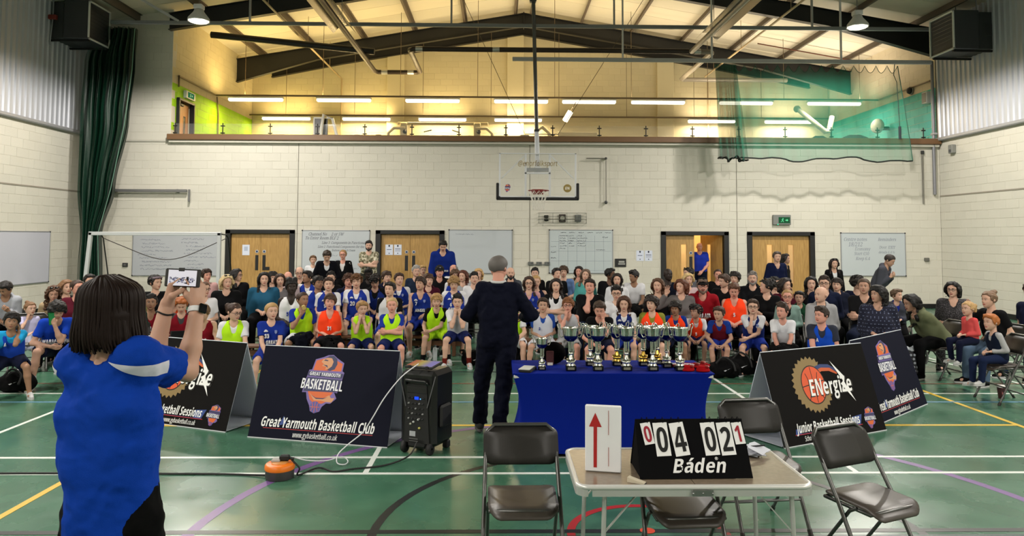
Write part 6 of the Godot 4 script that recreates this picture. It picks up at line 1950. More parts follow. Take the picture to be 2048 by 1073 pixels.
func hair(style:String,cell:=0.011)->ArrayMesh:
	if hairs.has(style):
		return hairs[style]
	var V:=func(x:float,y:float,z:float)->Vector3:return Vector3(x,y,z)
	var b:=PackedFloat32Array()
	var c:=PackedFloat32Array()
	var nz:FastNoiseLite=noise(style.length()*7,16.0,2)
	var amp:=0.012
	var shell:=func(r:float):
		b.append_array(bone(Vector3(0,0.034,0.006),Vector3(0,0.026,-0.022),0.0855+r,0.0875+r,0.03))
	var face:=func(top:float):
		c.append_array(cut(Vector3(-0.034,top-0.092,0.112),Vector3(0.034,top-0.092,0.112),0.088))
		c.append_array(cut(Vector3(-0.06,-0.09,0.05),Vector3(0.06,-0.09,0.05),0.07))
	var nape:=func(y:float):
		for s in[-1.0,1.0]:
			c.append_array(cut(Vector3(s*0.05,y-0.1,-0.1),Vector3(s*0.05,y-0.09,0.05),0.1))
	match style:
		"buzz":
			shell.call(0.004); face.call(0.077); nape.call(-0.035)
			amp=0.002
		"short":
			shell.call(0.008); face.call(0.078); nape.call(-0.04)
			b.append_array(bone(V.call(-0.045,0.09,0.065),V.call(0.045,0.09,0.065),0.022,0.022,0.03))
		"crop":
			shell.call(0.004); face.call(0.07); nape.call(-0.03)
			b.append_array(bone(V.call(-0.045,0.098,0.05),V.call(0.045,0.098,0.05),0.026,0.026,0.03))
			b.append_array(bone(V.call(0,0.108,0.04),V.call(0,0.1,-0.05),0.03,0.03,0.03))
		"quiff":
			shell.call(0.004); face.call(0.078); nape.call(-0.03)
			b.append_array(bone(V.call(-0.04,0.115,0.055),V.call(0.045,0.12,0.05),0.028,0.03,0.03))
			b.append_array(bone(V.call(0,0.118,0.03),V.call(0,0.105,-0.06),0.036,0.03,0.03))
		"fringe":
			shell.call(0.012); face.call(0.052); nape.call(-0.045)
			for k in 6:
				b.append_array(bone(V.call(-0.05+0.02*k,0.1,0.055),V.call(-0.06+0.023*k,0.042+0.008*(k%2),0.097-0.012*absf(k-2.5)),0.022,0.012,0.016))
			amp=0.016
		"mop":
			shell.call(0.018); face.call(0.046); nape.call(-0.07)
			for k in 7:
				b.append_array(bone(V.call(-0.05+0.017*k,0.1,0.055),V.call(-0.075+0.025*k,0.03+0.012*(k%2),0.1-0.012*absf(k-3.0)),0.026,0.012,0.016))
			for s in[-1.0,1.0]:
				b.append_array(bone(V.call(s*0.08,0.04,0.02),V.call(s*0.083,-0.05,0.02),0.026,0.016,0.03))
			amp=0.02
		"curly":
			shell.call(0.016); face.call(0.06); nape.call(-0.04)
			b.append_array(bone(V.call(-0.04,0.1,0.065),V.call(0.04,0.1,0.065),0.032,0.032,0.03))
			nz=noise(9,22.0,1)
			amp=0.026
		"flattop":
			shell.call(0.008); face.call(0.07); nape.call(-0.03)
			for s in[-1.0,1.0]:
				b.append_array(bone(V.call(s*0.045,0.12,0.03),V.call(s*0.045,0.12,-0.05),0.04,0.04,0.03))
			amp=0.008
		"receding":
			shell.call(0.003); face.call(0.1); nape.call(-0.04)
			c.append_array(cut(V.call(-0.04,0.12,0.08),V.call(0.04,0.12,0.08),0.055))
		"ring":
			shell.call(0.004); face.call(0.09); nape.call(-0.04)
			c.append_array(cut(V.call(0,0.14,0.1),V.call(0,0.135,-0.03),0.088))
			amp=0.004
		"long","longwavy":
			shell.call(0.012); face.call(0.07)
			c.append_array(cut(V.call(0,0.02,0.12),V.call(0,-0.3,0.12),0.072))
			for s in[-1.0,1.0]:
				b.append_array(bone(V.call(s*0.05,0.085,0.04),V.call(s*0.085,-0.02,0.03),0.028,0.026,0.03))
				b.append_array(bone(V.call(s*0.083,-0.0,0.02),V.call(s*0.098,-0.23,0.035),0.03,0.026,0.04))
				b.append_array(bone(V.call(s*0.05,0.0,-0.075),V.call(s*0.06,-0.24,-0.06),0.05,0.042,0.05))
			nz=noise(13,14.0 if style=="long" else 22.0,2)
			amp=0.014 if style=="long" else 0.03
		"bob":
			shell.call(0.012); face.call(0.07)
			c.append_array(cut(V.call(0,0.02,0.12),V.call(0,-0.3,0.12),0.074))
			for s in[-1.0,1.0]:
				b.append_array(bone(V.call(s*0.045,0.085,0.05),V.call(s*0.083,0.0,0.045),0.03,0.026,0.03))
				b.append_array(bone(V.call(s*0.083,0.0,0.02),V.call(s*0.09,-0.1,0.025),0.03,0.028,0.04))
				b.append_array(bone(V.call(s*0.05,0.0,-0.07),V.call(s*0.055,-0.09,-0.065),0.05,0.045,0.05))
		"bobfringe":
			shell.call(0.014); face.call(0.045)
			c.append_array(cut(V.call(0,-0.01,0.13),V.call(0,-0.3,0.13),0.075))
			for k in 6:
				b.append_array(bone(V.call(-0.05+0.02*k,0.1,0.055),V.call(-0.06+0.024*k,0.036,0.096-0.012*absf(k-2.5)),0.022,0.012,0.016))
			for s in[-1.0,1.0]:
				b.append_array(bone(V.call(s*0.083,0.03,0.02),V.call(s*0.092,-0.13,0.03),0.03,0.03,0.04))
				b.append_array(bone(V.call(s*0.05,0.0,-0.07),V.call(s*0.055,-0.14,-0.065),0.05,0.045,0.05))
		"pony":
			shell.call(0.003); face.call(0.08); nape.call(-0.045)
			b.append_array(bone(V.call(0,0.055,-0.1),V.call(0,0.04,-0.14),0.024,0.03,0.02))
			b.append_array(bone(V.call(0,0.04,-0.14),V.call(0.02,-0.12,-0.14),0.034,0.018,0.02))
		"tied":
			shell.call(0.002); face.call(0.082); nape.call(-0.045)
			b.append_array(bone(V.call(0,0.02,-0.11),V.call(0,-0.05,-0.1),0.03,0.022,0.02))
			amp=0.006
		"bun":
			shell.call(0.003); face.call(0.08); nape.call(-0.045)
			b.append_array(bone(V.call(0,0.1,-0.085),V.call(0,0.11,-0.1),0.04,0.034,0.015))
		"updo":
			shell.call(0.012); face.call(0.078); nape.call(-0.05)
			b.append_array(bone(V.call(0,0.06,-0.1),V.call(0,0.02,-0.12),0.05,0.04,0.03))
			amp=0.025
		"side":
			shell.call(0.016); face.call(0.066); nape.call(-0.06)
			b.append_array(bone(V.call(-0.04,0.1,0.06),V.call(0.06,0.07,0.075),0.026,0.022,0.03))
			amp=0.016
		"hood":
			b.append_array(bone(V.call(0,0.03,-0.01),V.call(0,-0.02,-0.03),0.105,0.11,0.03))
			c.append_array(cut(V.call(0,0.02,0.13),V.call(0,-0.06,0.13),0.085))
			amp=0.006
		"beard":
			b.append_array(bone(V.call(-0.045,-0.07,0.055),V.call(0,-0.1,0.076),0.024,0.026,0.02))
			b.append_array(bone(V.call(0.045,-0.07,0.055),V.call(0,-0.1,0.076),0.024,0.026,0.02))
			b.append_array(bone(V.call(-0.02,-0.05,0.088),V.call(0.02,-0.05,0.088),0.011,0.011,0.008))
			for s in[-1.0,1.0]:
				b.append_array(bone(V.call(s*0.066,-0.03,0.02),V.call(s*0.05,-0.075,0.05),0.015,0.02,0.015))
			c.append_array(cut(V.call(-0.014,-0.066,0.1),V.call(0.014,-0.066,0.1),0.011))
			amp=0.004
			cell=0.007
	hairs[style]=nets(b,c,cell,nz,amp).mesh()
	return hairs[style]
func hand(style:String,cell:=0.0062)->Geo:
	var key:=style+str(cell)
	if hands.has(key):
		return hands[key]
	var b:=PackedFloat32Array()
	b.append_array(bone(Vector3(0,0,-0.03),Vector3(0,0,0.01),0.026,0.026,0.015))
	for k in 4:
		var x:=0.027-0.018*k
		b.append_array(bone(Vector3(x*0.55,0,0.012),Vector3(x,-0.001,0.082-0.003*absf(k-1.8)),0.0145,0.0115,0.008))
		var curl:float={"flat":0.12,"loose":0.42,"fist":1.25,"grip":0.85,"clasp":0.7}[style]
		var len_:float=[0.033,0.042,0.045,0.041][k]
		var a:=Vector3(x,-0.002,0.082-0.003*absf(k-1.8))
		var ang:=curl*0.8
		var fan:=(0.06 if style=="flat" else 0.02)*(1.5-k)*1.6
		for j in 3:
			var l:float=len_*[1.0,0.62,0.5][j]
			var q:=a+Vector3(sin(fan),-sin(ang),cos(ang)*cos(fan))*l
			b.append_array(bone(a,q,0.0088-0.0009*j,0.0084-0.001*j,0.0025))
			a=q
			ang+=curl
	var t:=[Vector3(-0.012,-0.006,0.012),Vector3(-0.038,-0.012,0.04),Vector3(-0.046,-0.018,0.068),Vector3(-0.044,-0.022,0.09)]
	if style in["fist","grip","clasp"]:
		t=[Vector3(-0.012,-0.008,0.012),Vector3(-0.034,-0.022,0.04),Vector3(-0.03,-0.042,0.062),Vector3(-0.016,-0.05,0.078)]
	for j in 3:
		b.append_array(bone(t[j],t[j+1],0.015-0.003*j,0.012-0.0022*j,0.006))
	hands[key]=nets(b,PackedFloat32Array(),cell)
	return hands[key]
func ik(a:Vector3,b:Vector3,l1:float,l2:float,hint:Vector3)->Array:
	var d:=b-a
	var l:=clampf(d.length(),absf(l1-l2)+0.01,l1+l2-0.004)
	var u:=d.normalized()
	b=a+u*l
	var x:=(l1*l1-l2*l2+l*l)/(2.0*l)
	var h:=sqrt(maxf(0.0,l1*l1-x*x))
	var w:=(hint-u*hint.dot(u)).normalized()
	return[a+u*x+w*h,b]
func joints(o:Dictionary)->Dictionary:
	var s:float=o.s
	var j:={}
	var stand:bool=o.get("stand",false)
	var P:=Vector3(0,(0.915*s if stand else o.seat+0.11*s),0)
	var lean:float=o.get("lean",0.05)
	var side:float=o.get("side",0.0)
	var u:=Vector3(sin(side),cos(lean)*cos(side),sin(lean)).normalized()
	var rt:=(Vector3.RIGHT-u*u.x).normalized()
	rt=(rt*cos(o.get("twist",0.0))+rt.cross(u)*sin(o.get("twist",0.0))).normalized()
	var fw:=rt.cross(u)
	var bw:float=o.get("bw",1.0)
	var hs:=pow(s,0.35)
	var N:=P+u*0.50*s
	var hp:float=o.get("hp",0.0)
	var hd:=(u*0.45+Vector3.UP*0.55+Vector3(fw.x,0,fw.z)*(0.12+0.5*sin(hp))).normalized()
	j.P=P; j.u=u; j.rt=rt; j.fw=fw; j.N=N; j.hs=hs; j.hd=hd; j.bw=bw
	j.H=N+hd*(0.056*s+0.108*hs)
	for t in[-1,1]:
		var S=N-u*0.055*s+rt*t*(0.152*bw+0.06*maxf(0.0,o.get("fat",1.0)-1.0))*s
		if o.get("shrug",0.0):
			S+=u*o.shrug*s
		var hip:=P+Vector3(t*0.088*s,0,0)
		var foot:Vector3
		if o.has("feet"):
			foot=o.feet[0 if t<0 else 1]*s
			foot.y+=0.075*s
		elif stand:
			foot=Vector3(t*0.11*s,0.075*s,0.0)
		else:
			var sp:float=o.get("spread",0.16)
			foot=Vector3(t*sp*s,0.075*s,(o.get("reach",0.42)-0.02*t)*s)
		var kn:=ik(hip,foot,0.43*s,0.42*s,Vector3(t*o.get("splay",0.25),0.4,1.0))
		j["S%d"%t]=S; j["hip%d"%t]=hip; j["K%d"%t]=kn[0]; j["A%d"%t]=kn[1]
	for t in[-1,1]:
		var S:Vector3=j["S%d"%t]
		var K:Vector3=j["K%d"%t]
		var how=o.get("arms",["lap","lap"])[0 if t<0 else 1]
		var W:Vector3
		var hint=rt*t*0.32-u*0.7-fw*0.35
		var palm:=Vector3.DOWN
		var hnd:="loose"
		if how is Vector3:
			W=P+how*s
			hnd=o.get("hand","loose")
			hint=o.get("hints",{}).get(t,rt*t*0.6-u*0.8)
			palm=-fw
		else:
			match how:
				"knee":W=K+Vector3(0,0.075,-0.09)*s
				"lap":W=P+Vector3(t*0.075,0.13,0.20)*s
				"clasp":
					W=Vector3(t*0.06*s,minf(j.K1.y+0.06*s,S.y-0.2*s),j.K1.z-0.03*s)
					palm=-rt*t; hnd="clasp"; hint=rt*t*0.6-u*0.4
				"hang":
					W=K+Vector3(-t*0.03,0.0,0.05)*s
				"cross":
					W=N-u*(0.255+0.02*t)*s+fw*(0.165+0.012*t)*s-rt*t*0.085*s
					palm=-fw; hint=rt*t-u*0.5+fw*0.1
				"chin":
					W=j.H-j.hd*0.165*hs+fw*0.075*hs+rt*t*0.03*s
					palm=-fw; hnd="fist"; hint=rt*t*0.25-u+fw*0.35
				"cheek":
					W=j.H-j.hd*0.15*hs+fw*0.03*hs+rt*t*0.085*hs
					palm=-rt*t; hnd="loose"; hint=rt*t*0.5-u+fw*0.4
				"mouth":
					W=j.H-j.hd*0.155*hs+fw*0.10*hs+rt*t*0.035*s
					palm=(-fw-rt*t*0.6).normalized(); hnd="clasp"; hint=rt*t*0.5-u+fw*0.3
				"face":
					W=j.H-j.hd*0.09*hs+fw*0.10*hs+rt*t*0.05*hs
					palm=-fw; hnd="loose"; hint=rt*t*0.5-u
				"side":
					W=S+(rt*t*0.06-Vector3.UP*0.50+fw*0.05)*s
					palm=-rt*t; hint=rt*t*0.3-fw
				"phone":
					W=P+(Vector3(t*0.06,0.27,0.30))*s
					palm=(-rt*t+Vector3.UP).normalized(); hnd="grip"
				"wave":
					W=S+(rt*t*0.10+Vector3.UP*0.10+fw*0.16)*s
					palm=fw; hnd="flat"; hint=rt*t*0.8-u
				"front":
					W=P+Vector3(t*0.05,0.02,0.2)*s
					palm=-fw; hint=rt*t*0.8-fw*0.5
		var el:=ik(S,W,0.285*s,0.25*s,hint)
		j["E%d"%t]=el[0]; j["W%d"%t]=el[1]; j["palm%d"%t]=palm; j["hand%d"%t]=hnd
		var dir:Vector3=(el[1]-el[0]).normalized()
		if how is String and how in["wave","cheek","face","mouth"]:
			dir=(dir*0.4+j.hd*0.8).normalized()
		elif how is String and how=="knee":
			dir=(dir+Vector3(0,-0.6,0.5)).normalized()
		j["dir%d"%t]=o.get("fingers",{}).get(t,dir)
	return j
func layer(o:Dictionary,j:Dictionary,what:String,r:float)->Array:
	var s:float=o.s
	var b:=PackedFloat32Array()
	var c:=PackedFloat32Array()
	var fat:float=o.get("fat",1.0)
	var P:Vector3=j.P
	var N:Vector3=j.N
	var u:Vector3=j.u
	var rt:Vector3=j.rt
	var fw:Vector3=j.fw
	var w:float=s*j.bw
	var torso:=what in["skin","tee","vest","long","hoodie"]
	if torso:
		for t in[-1,1]:
			var low:Vector3=P+u*(0.03 if what=="skin" else-o.get("hem",0.02))*s+rt*t*0.07*w*fat
			b.append_array(bone(low,P+u*0.20*s+rt*t*0.062*w*fat+fw*0.02*(fat-1.0)*4.0*s,0.101*s*fat+r,0.095*s*fat+r,0.05*s,0 if what=="skin" else 2))
			b.append_array(bone(P+u*0.20*s+rt*t*0.062*w*fat,N-u*0.15*s+rt*t*0.075*w,0.095*s*fat+r,0.098*s*lerpf(1,fat,0.5)+r,0.05*s))
			if o.get("bust",false):
				b.append_array(bone(N-u*0.21*s+rt*t*0.07*w+fw*0.055*s*fat,N-u*0.215*s+rt*t*0.06*w+fw*0.06*s*fat,0.072*s*fat+r,0.07*s*fat+r,0.04*s))
			var wide:float=0.74 if what=="vest" else 1.0
			b.append_array(bone(N-u*0.05*s,N.lerp(j["S%d"%t]+u*0.01*s,wide)+u*(0.0 if wide==1.0 else-0.03)*s,0.052*s+r,0.05*s+r*(0.8 if wide<1.0 else 1.0),0.05*s))
	if what=="skin":
		b.append_array(bone(N-u*0.03*s,j.H-j.hd*0.03*j.hs-j.fw*0.012*j.hs,0.056*s*lerpf(1,fat,0.4),0.053*j.hs*(0.9 if o.get("kind","m")!="m" else 1.04),0.03*s))
	else:
		if torso:
			var v:float=o.get("neck",0.03)
			if what=="vest":
				v=maxf(v,0.085)
			c.append_array(cut(N+u*0.015*s+fw*0.02*s,N+j.hd*0.2*s,0.066*s,0.075*s))
			c.append_array(cut(N+fw*0.06*s,N-u*v*2.0*s+fw*0.15*s,0.058*s,0.028*s))
		if what=="hoodie":
			b.append_array(bone(N-fw*0.055*s-rt*0.05*s+u*0.01*s,N-fw*0.055*s+rt*0.05*s+u*0.01*s,0.062*s,0.062*s,0.03*s))
		if what=="vest":
			for t in[-1,1]:
				c.append_array(cut(j["S%d"%t]+rt*t*0.075*s+u*0.06*s,j["S%d"%t]+rt*t*0.085*s-u*0.08*s,0.078*s,0.062*s))
	for t in[-1,1]:
		var S:Vector3=j["S%d"%t]
		var E:Vector3=j["E%d"%t]
		var W:Vector3=j["W%d"%t]
		var H:Vector3=j["hip%d"%t]
		var K:Vector3=j["K%d"%t]
		var A:Vector3=j["A%d"%t]
		var af:=lerpf(1.0,fat,0.8)
		match what:
			"skin":
				b.append_array(bone(S,E,0.047*s*af,0.037*s*af,0.03*s))
				b.append_array(bone(E,E.lerp(W,0.35),0.036*s*af,0.038*s*af,0.02*s))
				b.append_array(bone(E.lerp(W,0.35),W,0.038*s*af,0.025*s,0.02*s))
				b.append_array(bone(H,K,0.082*s*fat,0.053*s*af,0.03*s))
				b.append_array(bone(K,K.lerp(A,0.35),0.05*s,0.053*s*af,0.02*s))
				b.append_array(bone(K.lerp(A,0.35),A,0.053*s*af,0.034*s,0.02*s))
				b.append_array(bone(A,A+Vector3(0,-0.03,0.1)*s,0.034*s,0.026*s,0.02*s))
			"tee":
				b.append_array(bone(S,S.lerp(E,o.get("sleeve",0.66)),0.05*s*af+r,0.047*s*af+r,0.03*s,1))
			"long","hoodie":
				b.append_array(bone(S,E,0.049*s*af+r,0.042*s*af+r,0.010*s))
				b.append_array(bone(E,E.lerp(W,o.get("cuff",0.94)),0.042*s*af+r,0.03*s+r,0.012*s,1))
			"shorts":
				b.append_array(bone(H,H.lerp(K,o.get("shortlen",0.8)),0.088*s*fat+r,0.072*s*fat+r,0.03*s,1))
			"trousers":
				b.append_array(bone(H,K,0.085*s*fat+r,0.056*s*af+r,0.03*s))
				b.append_array(bone(K,A+Vector3(0,-0.005,0),0.056*s*af+r,0.042*s+r,0.02*s,1))
			"socks":
				b.append_array(bone(K.lerp(A,0.72),A,0.05*s,0.044*s,0.02*s,2))
	if what in["shorts","trousers"]:
		for t in[-1,1]:
			b.append_array(bone(P+rt*t*0.06*s*fat,P+u*0.10*s+rt*t*0.06*s*fat,0.11*s*fat+r*0.5,0.104*s*fat+r*0.3,0.04*s))
	return[b,c]
func shoe_shape(s:float)->Array:
	var b:=bone(Vector3(0,-0.025,-0.035),Vector3(0,-0.03,0.055),0.038,0.036,0.03)
	b.append_array(bone(Vector3(0,-0.035,0.06),Vector3(0.0,-0.043,0.15),0.038,0.03,0.03))
	b.append_array(bone(Vector3(0,0.01,-0.02),Vector3(0,-0.01,0.05),0.036,0.03,0.03))
	var c:=cut(Vector3(0,-0.14,-0.3),Vector3(0,-0.14,0.4),0.07)
	c.append_array(cut(Vector3(0,0.035,-0.015),Vector3(0,0.08,-0.02),0.03))
	var sole:=Geo.new()
	var out:=PackedVector2Array()
	for k in 20:
		var a:=TAU*k/20.0
		out.append(Vector2(cos(a)*(0.043 if sin(a)>-0.2 else 0.036),0.055+sin(a)*0.132))
	sole.prism(out,0.024,Transform3D(Basis(Vector3.RIGHT,PI/2),Vector3(0,-0.05,0)))
	return[nets(b,c,0.011),sole]
func person(o:Dictionary)->Node3D:
	var j:=joints(o)
	var s:float=o.s
	var t:=thing("person",o.l,"person",Vector3(o.x,o.get("y",0.0),o.z),o.get("g",""),o.get("yaw",0.0))
	who[o.l]=[o,j,t.transform]
	said.append(o.l)
	var cell:float=o.get("cell",0.021 if o.z>-13.2 else 0.025)*(0.8+0.2*s)
	var kind:String=o.get("kind","m")
	var l:=layer(o,j,"skin",0.0)
	var g:=nets(l[0],l[1],cell)
	for d in[-1,1]:
		var z:Vector3=j["dir%d"%d]
		if o.has("palms"):
			j["palm%d"%d]=o.palms[d]
		var y:Vector3=-(j["palm%d"%d]-z*z.dot(j["palm%d"%d])).normalized()
		var hb:=Basis(y.cross(z),y,z)
		if d<0:
			hb=Basis(-hb.x,hb.y,hb.z)
		g.add(hand(j["hand%d"%d],o.get("handcell",0.0075)),Transform3D(hb*Basis.from_scale(Vector3.ONE*s*0.98),j["W%d"%d]))
	var hb:=Basis(Vector3.UP,o.get("hy",0.0))*Basis(Vector3.RIGHT,o.get("hp",0.0))*Basis(Vector3.BACK,o.get("hr",0.0))
	var hx:=Transform3D(hb*Basis.from_scale(Vector3.ONE*j.hs),j.H)
	var hd:=head(kind)
	g.add(hd[0],hx)
	var m:=ArrayMesh.new()
	g.put(m)
	for k in 3:
		Geo.new().add(hd[k+1],hx).put(m)
	var body:=MeshInstance3D.new()
	body.name="body"
	body.mesh=m
	t.add_child(body)
	var sk:int=o.get("skin",0)
	body.set_surface_override_material(0,skin_paint(sk))
	body.set_surface_override_material(1,paint(o.hair[1].darkened(0.25)if o.hair[1].get_luminance()<0.5 else Color(0.35,0.25,0.17),0.7))
	body.set_surface_override_material(2,paint(Color(0.72,0.70,0.68),0.3))
	body.set_surface_override_material(3,paint([Color(0.60,0.30,0.27),Color(0.55,0.29,0.25),Color(0.47,0.26,0.22),Color(0.30,0.15,0.13),Color(0.15,0.08,0.07),Color(0.6,0.28,0.26)][sk],0.5))
	var hc:=paint(o.hair[1],0.62,0.0,0.4)
	if o.hair[0]and o.hair[0]!="own":
		for st in o.hair[0].split("+"):
			part("beard" if st=="beard" else "hood" if st=="hood" else "hair",hair(st),hc,t,hx)
	for e in o.wear:
		var r:float=e[2]if e.size()>2 else{"tee":0.014,"vest":0.02,"long":0.016,"hoodie":0.024,"shorts":0.026,"trousers":0.016}[e[0]]
		var keep=o.get("neck",null)
		if e.size()>3:
			o.neck=e[3]
		var w:=layer(o,j,e[0],r*s)
		if keep==null:
			o.erase("neck")
		else:
			o.neck=keep
		part({"tee":"shirt","vest":"vest","long":"top","hoodie":"hooded_top","shorts":"shorts","trousers":"trousers"}[e[0]],nets(w[0],w[1],o.get("clothcell",cell),o.get("folds",null),0.016),e[1]if e[1]is Material else cloth(e[1]),t)
	if o.get("legs",true):
		if not hairs.has("shoe"):
			var sh:=shoe_shape(1.0)
			hairs["shoe"]=sh[0].mesh()
			hairs["sole"]=sh[1].mesh()
		if o.has("socks"):
			var w:=layer(o,j,"socks",0.0)
			part("socks",nets(w[0],w[1],0.02),cloth(o.socks),t)
		for d in[-1,1]:
			var fx:=Transform3D(Basis(Vector3.UP,d*o.get("toe",0.25))*Basis.from_scale(Vector3.ONE*s),j["A%d"%d])
			if o.has("footpitch"):
				fx.basis=fx.basis*Basis(Vector3.RIGHT,o.footpitch[0 if d<0 else 1])
			var shoe:=part("shoe",hairs["shoe"],cloth(o.get("shoe",Color(0.05,0.05,0.055))),t,fx)
			part("sole",hairs["sole"],paint(o.get("sole",Color(0.7,0.7,0.7))),shoe)
	var bits:String=o.get("bits","")
	if "glasses" in bits:
		var fr:=Geo.new()
		for d in[-1.0,1.0]:
			var ring:=[]
			for k in 12:
				ring.append(Vector3(d*0.032+cos(TAU*k/12.0)*0.024,0.001+sin(TAU*k/12.0)*0.017,0.099-0.006*absf(cos(TAU*k/12.0))))
			fr.tube(ring,0.0028,5,true)
			fr.tube([Vector3(d*0.056,0.006,0.094),Vector3(d*0.078,0.006,0.05),Vector3(d*0.08,0.0,-0.01)],0.0022,5)
		fr.tube([Vector3(-0.009,0.003,0.101),Vector3(0.009,0.003,0.101)],0.0024,5)
		part("glasses",fr,paint(Color(0.05,0.04,0.04),0.3),t,hx)
	if "shades" in bits:
		var fr:=Geo.new()
		for d in[-1.0,1.0]:
			fr.add(ball(Vector3(d*0.034,0.112,0.068),Vector3(0.028,0.02,0.008),8,Basis(Vector3.RIGHT,-0.7)))
			fr.tube([Vector3(d*0.06,0.108,0.06),Vector3(d*0.09,0.07,-0.01)],0.003,5)
		part("sunglasses",fr,paint(Color(0.02,0.02,0.02),0.15),t,hx)
	if "cap" in bits:
		var cc:Color=o.get("capcolor",Color(0.05,0.05,0.05))
		var cg:=nets(bone(Vector3(0,0.052,0.004),Vector3(0,0.046,-0.02),0.094,0.094,0.02),cut(Vector3(0,-0.1,0.0),Vector3(0,-0.1,-0.02),0.145),0.011)
		part("cap",cg,cloth(cc),t,hx)
		if not "beanie" in bits:
			part("cap_peak",Geo.new().prism(poly([-0.072,0.05,0.072,0.05,0.066,0.13,0.03,0.165,-0.03,0.165,-0.066,0.13]),0.008,Transform3D(Basis(Vector3.RIGHT,PI/2+0.2),Vector3(0,0.075,0.005))),cloth(cc),t,hx)
		if "logo" in bits:
			part("cap_badge",Geo.new().box(Vector3(0,0.09,0.088),Vector3(0.03,0.022,0.01),0.002),paint(Color(0.6,0.6,0.6)),t,hx)
	if "band" in bits:
		var ring:=[]
		for k in 20:
			ring.append(Vector3(cos(TAU*k/20.0)*0.083,0.068+0.02*sin(TAU*k/20.0),-0.004+sin(TAU*k/20.0)*0.1))
		part("headband",Geo.new().tube(ring,0.017,6,true),cloth(Color(0.42,0.37,0.40)),t,hx)
	if o.has("num"):
		var base:=Transform3D(Basis(j.rt,j.u,j.fw),j.N-j.u*0.16*s)
		var dp:float=(0.128+o.get("numout",0.03))*s
		var ink:Material=paint(o.get("ink",Color(0.82,0.82,0.84)),0.6)
		for e in o.num:
			var q:=words(e[0],e[1]*s*1.35,base*Transform3D(Basis(),Vector3(e[2]*s,e[3]*s,dp-0.035*s-absf(e[2])*0.08*s+(e[4]*s if e.size()>4 else 0.0))),0.85,0.0,"Droid Sans",700,HORIZONTAL_ALIGNMENT_CENTER,0.05*s)
			part("shirt_print",q,ink,t)
		if o.get("badge",false):
			var peak:=Geo.new().prism(poly([-0.034,-0.012,-0.012,0.016,-0.004,0.006,0.004,0.016,0.03,-0.012]),0.05,base*Transform3D(Basis.from_scale(Vector3.ONE*s),Vector3(-0.075*s,0.055*s,dp-0.055*s)))
			part("peak_print",peak,ink,t)
			part("badge_print",Geo.new().prism(poly([-0.02,0.02,0.0,0.026,0.02,0.02,0.018,-0.008,0.0,-0.026,-0.018,-0.008]),0.05,base*Transform3D(Basis.from_scale(Vector3.ONE*s),Vector3(0.075*s,0.03*s,dp-0.055*s))),paint(Color(0.45,0.5,0.68),0.6),t)
	return t
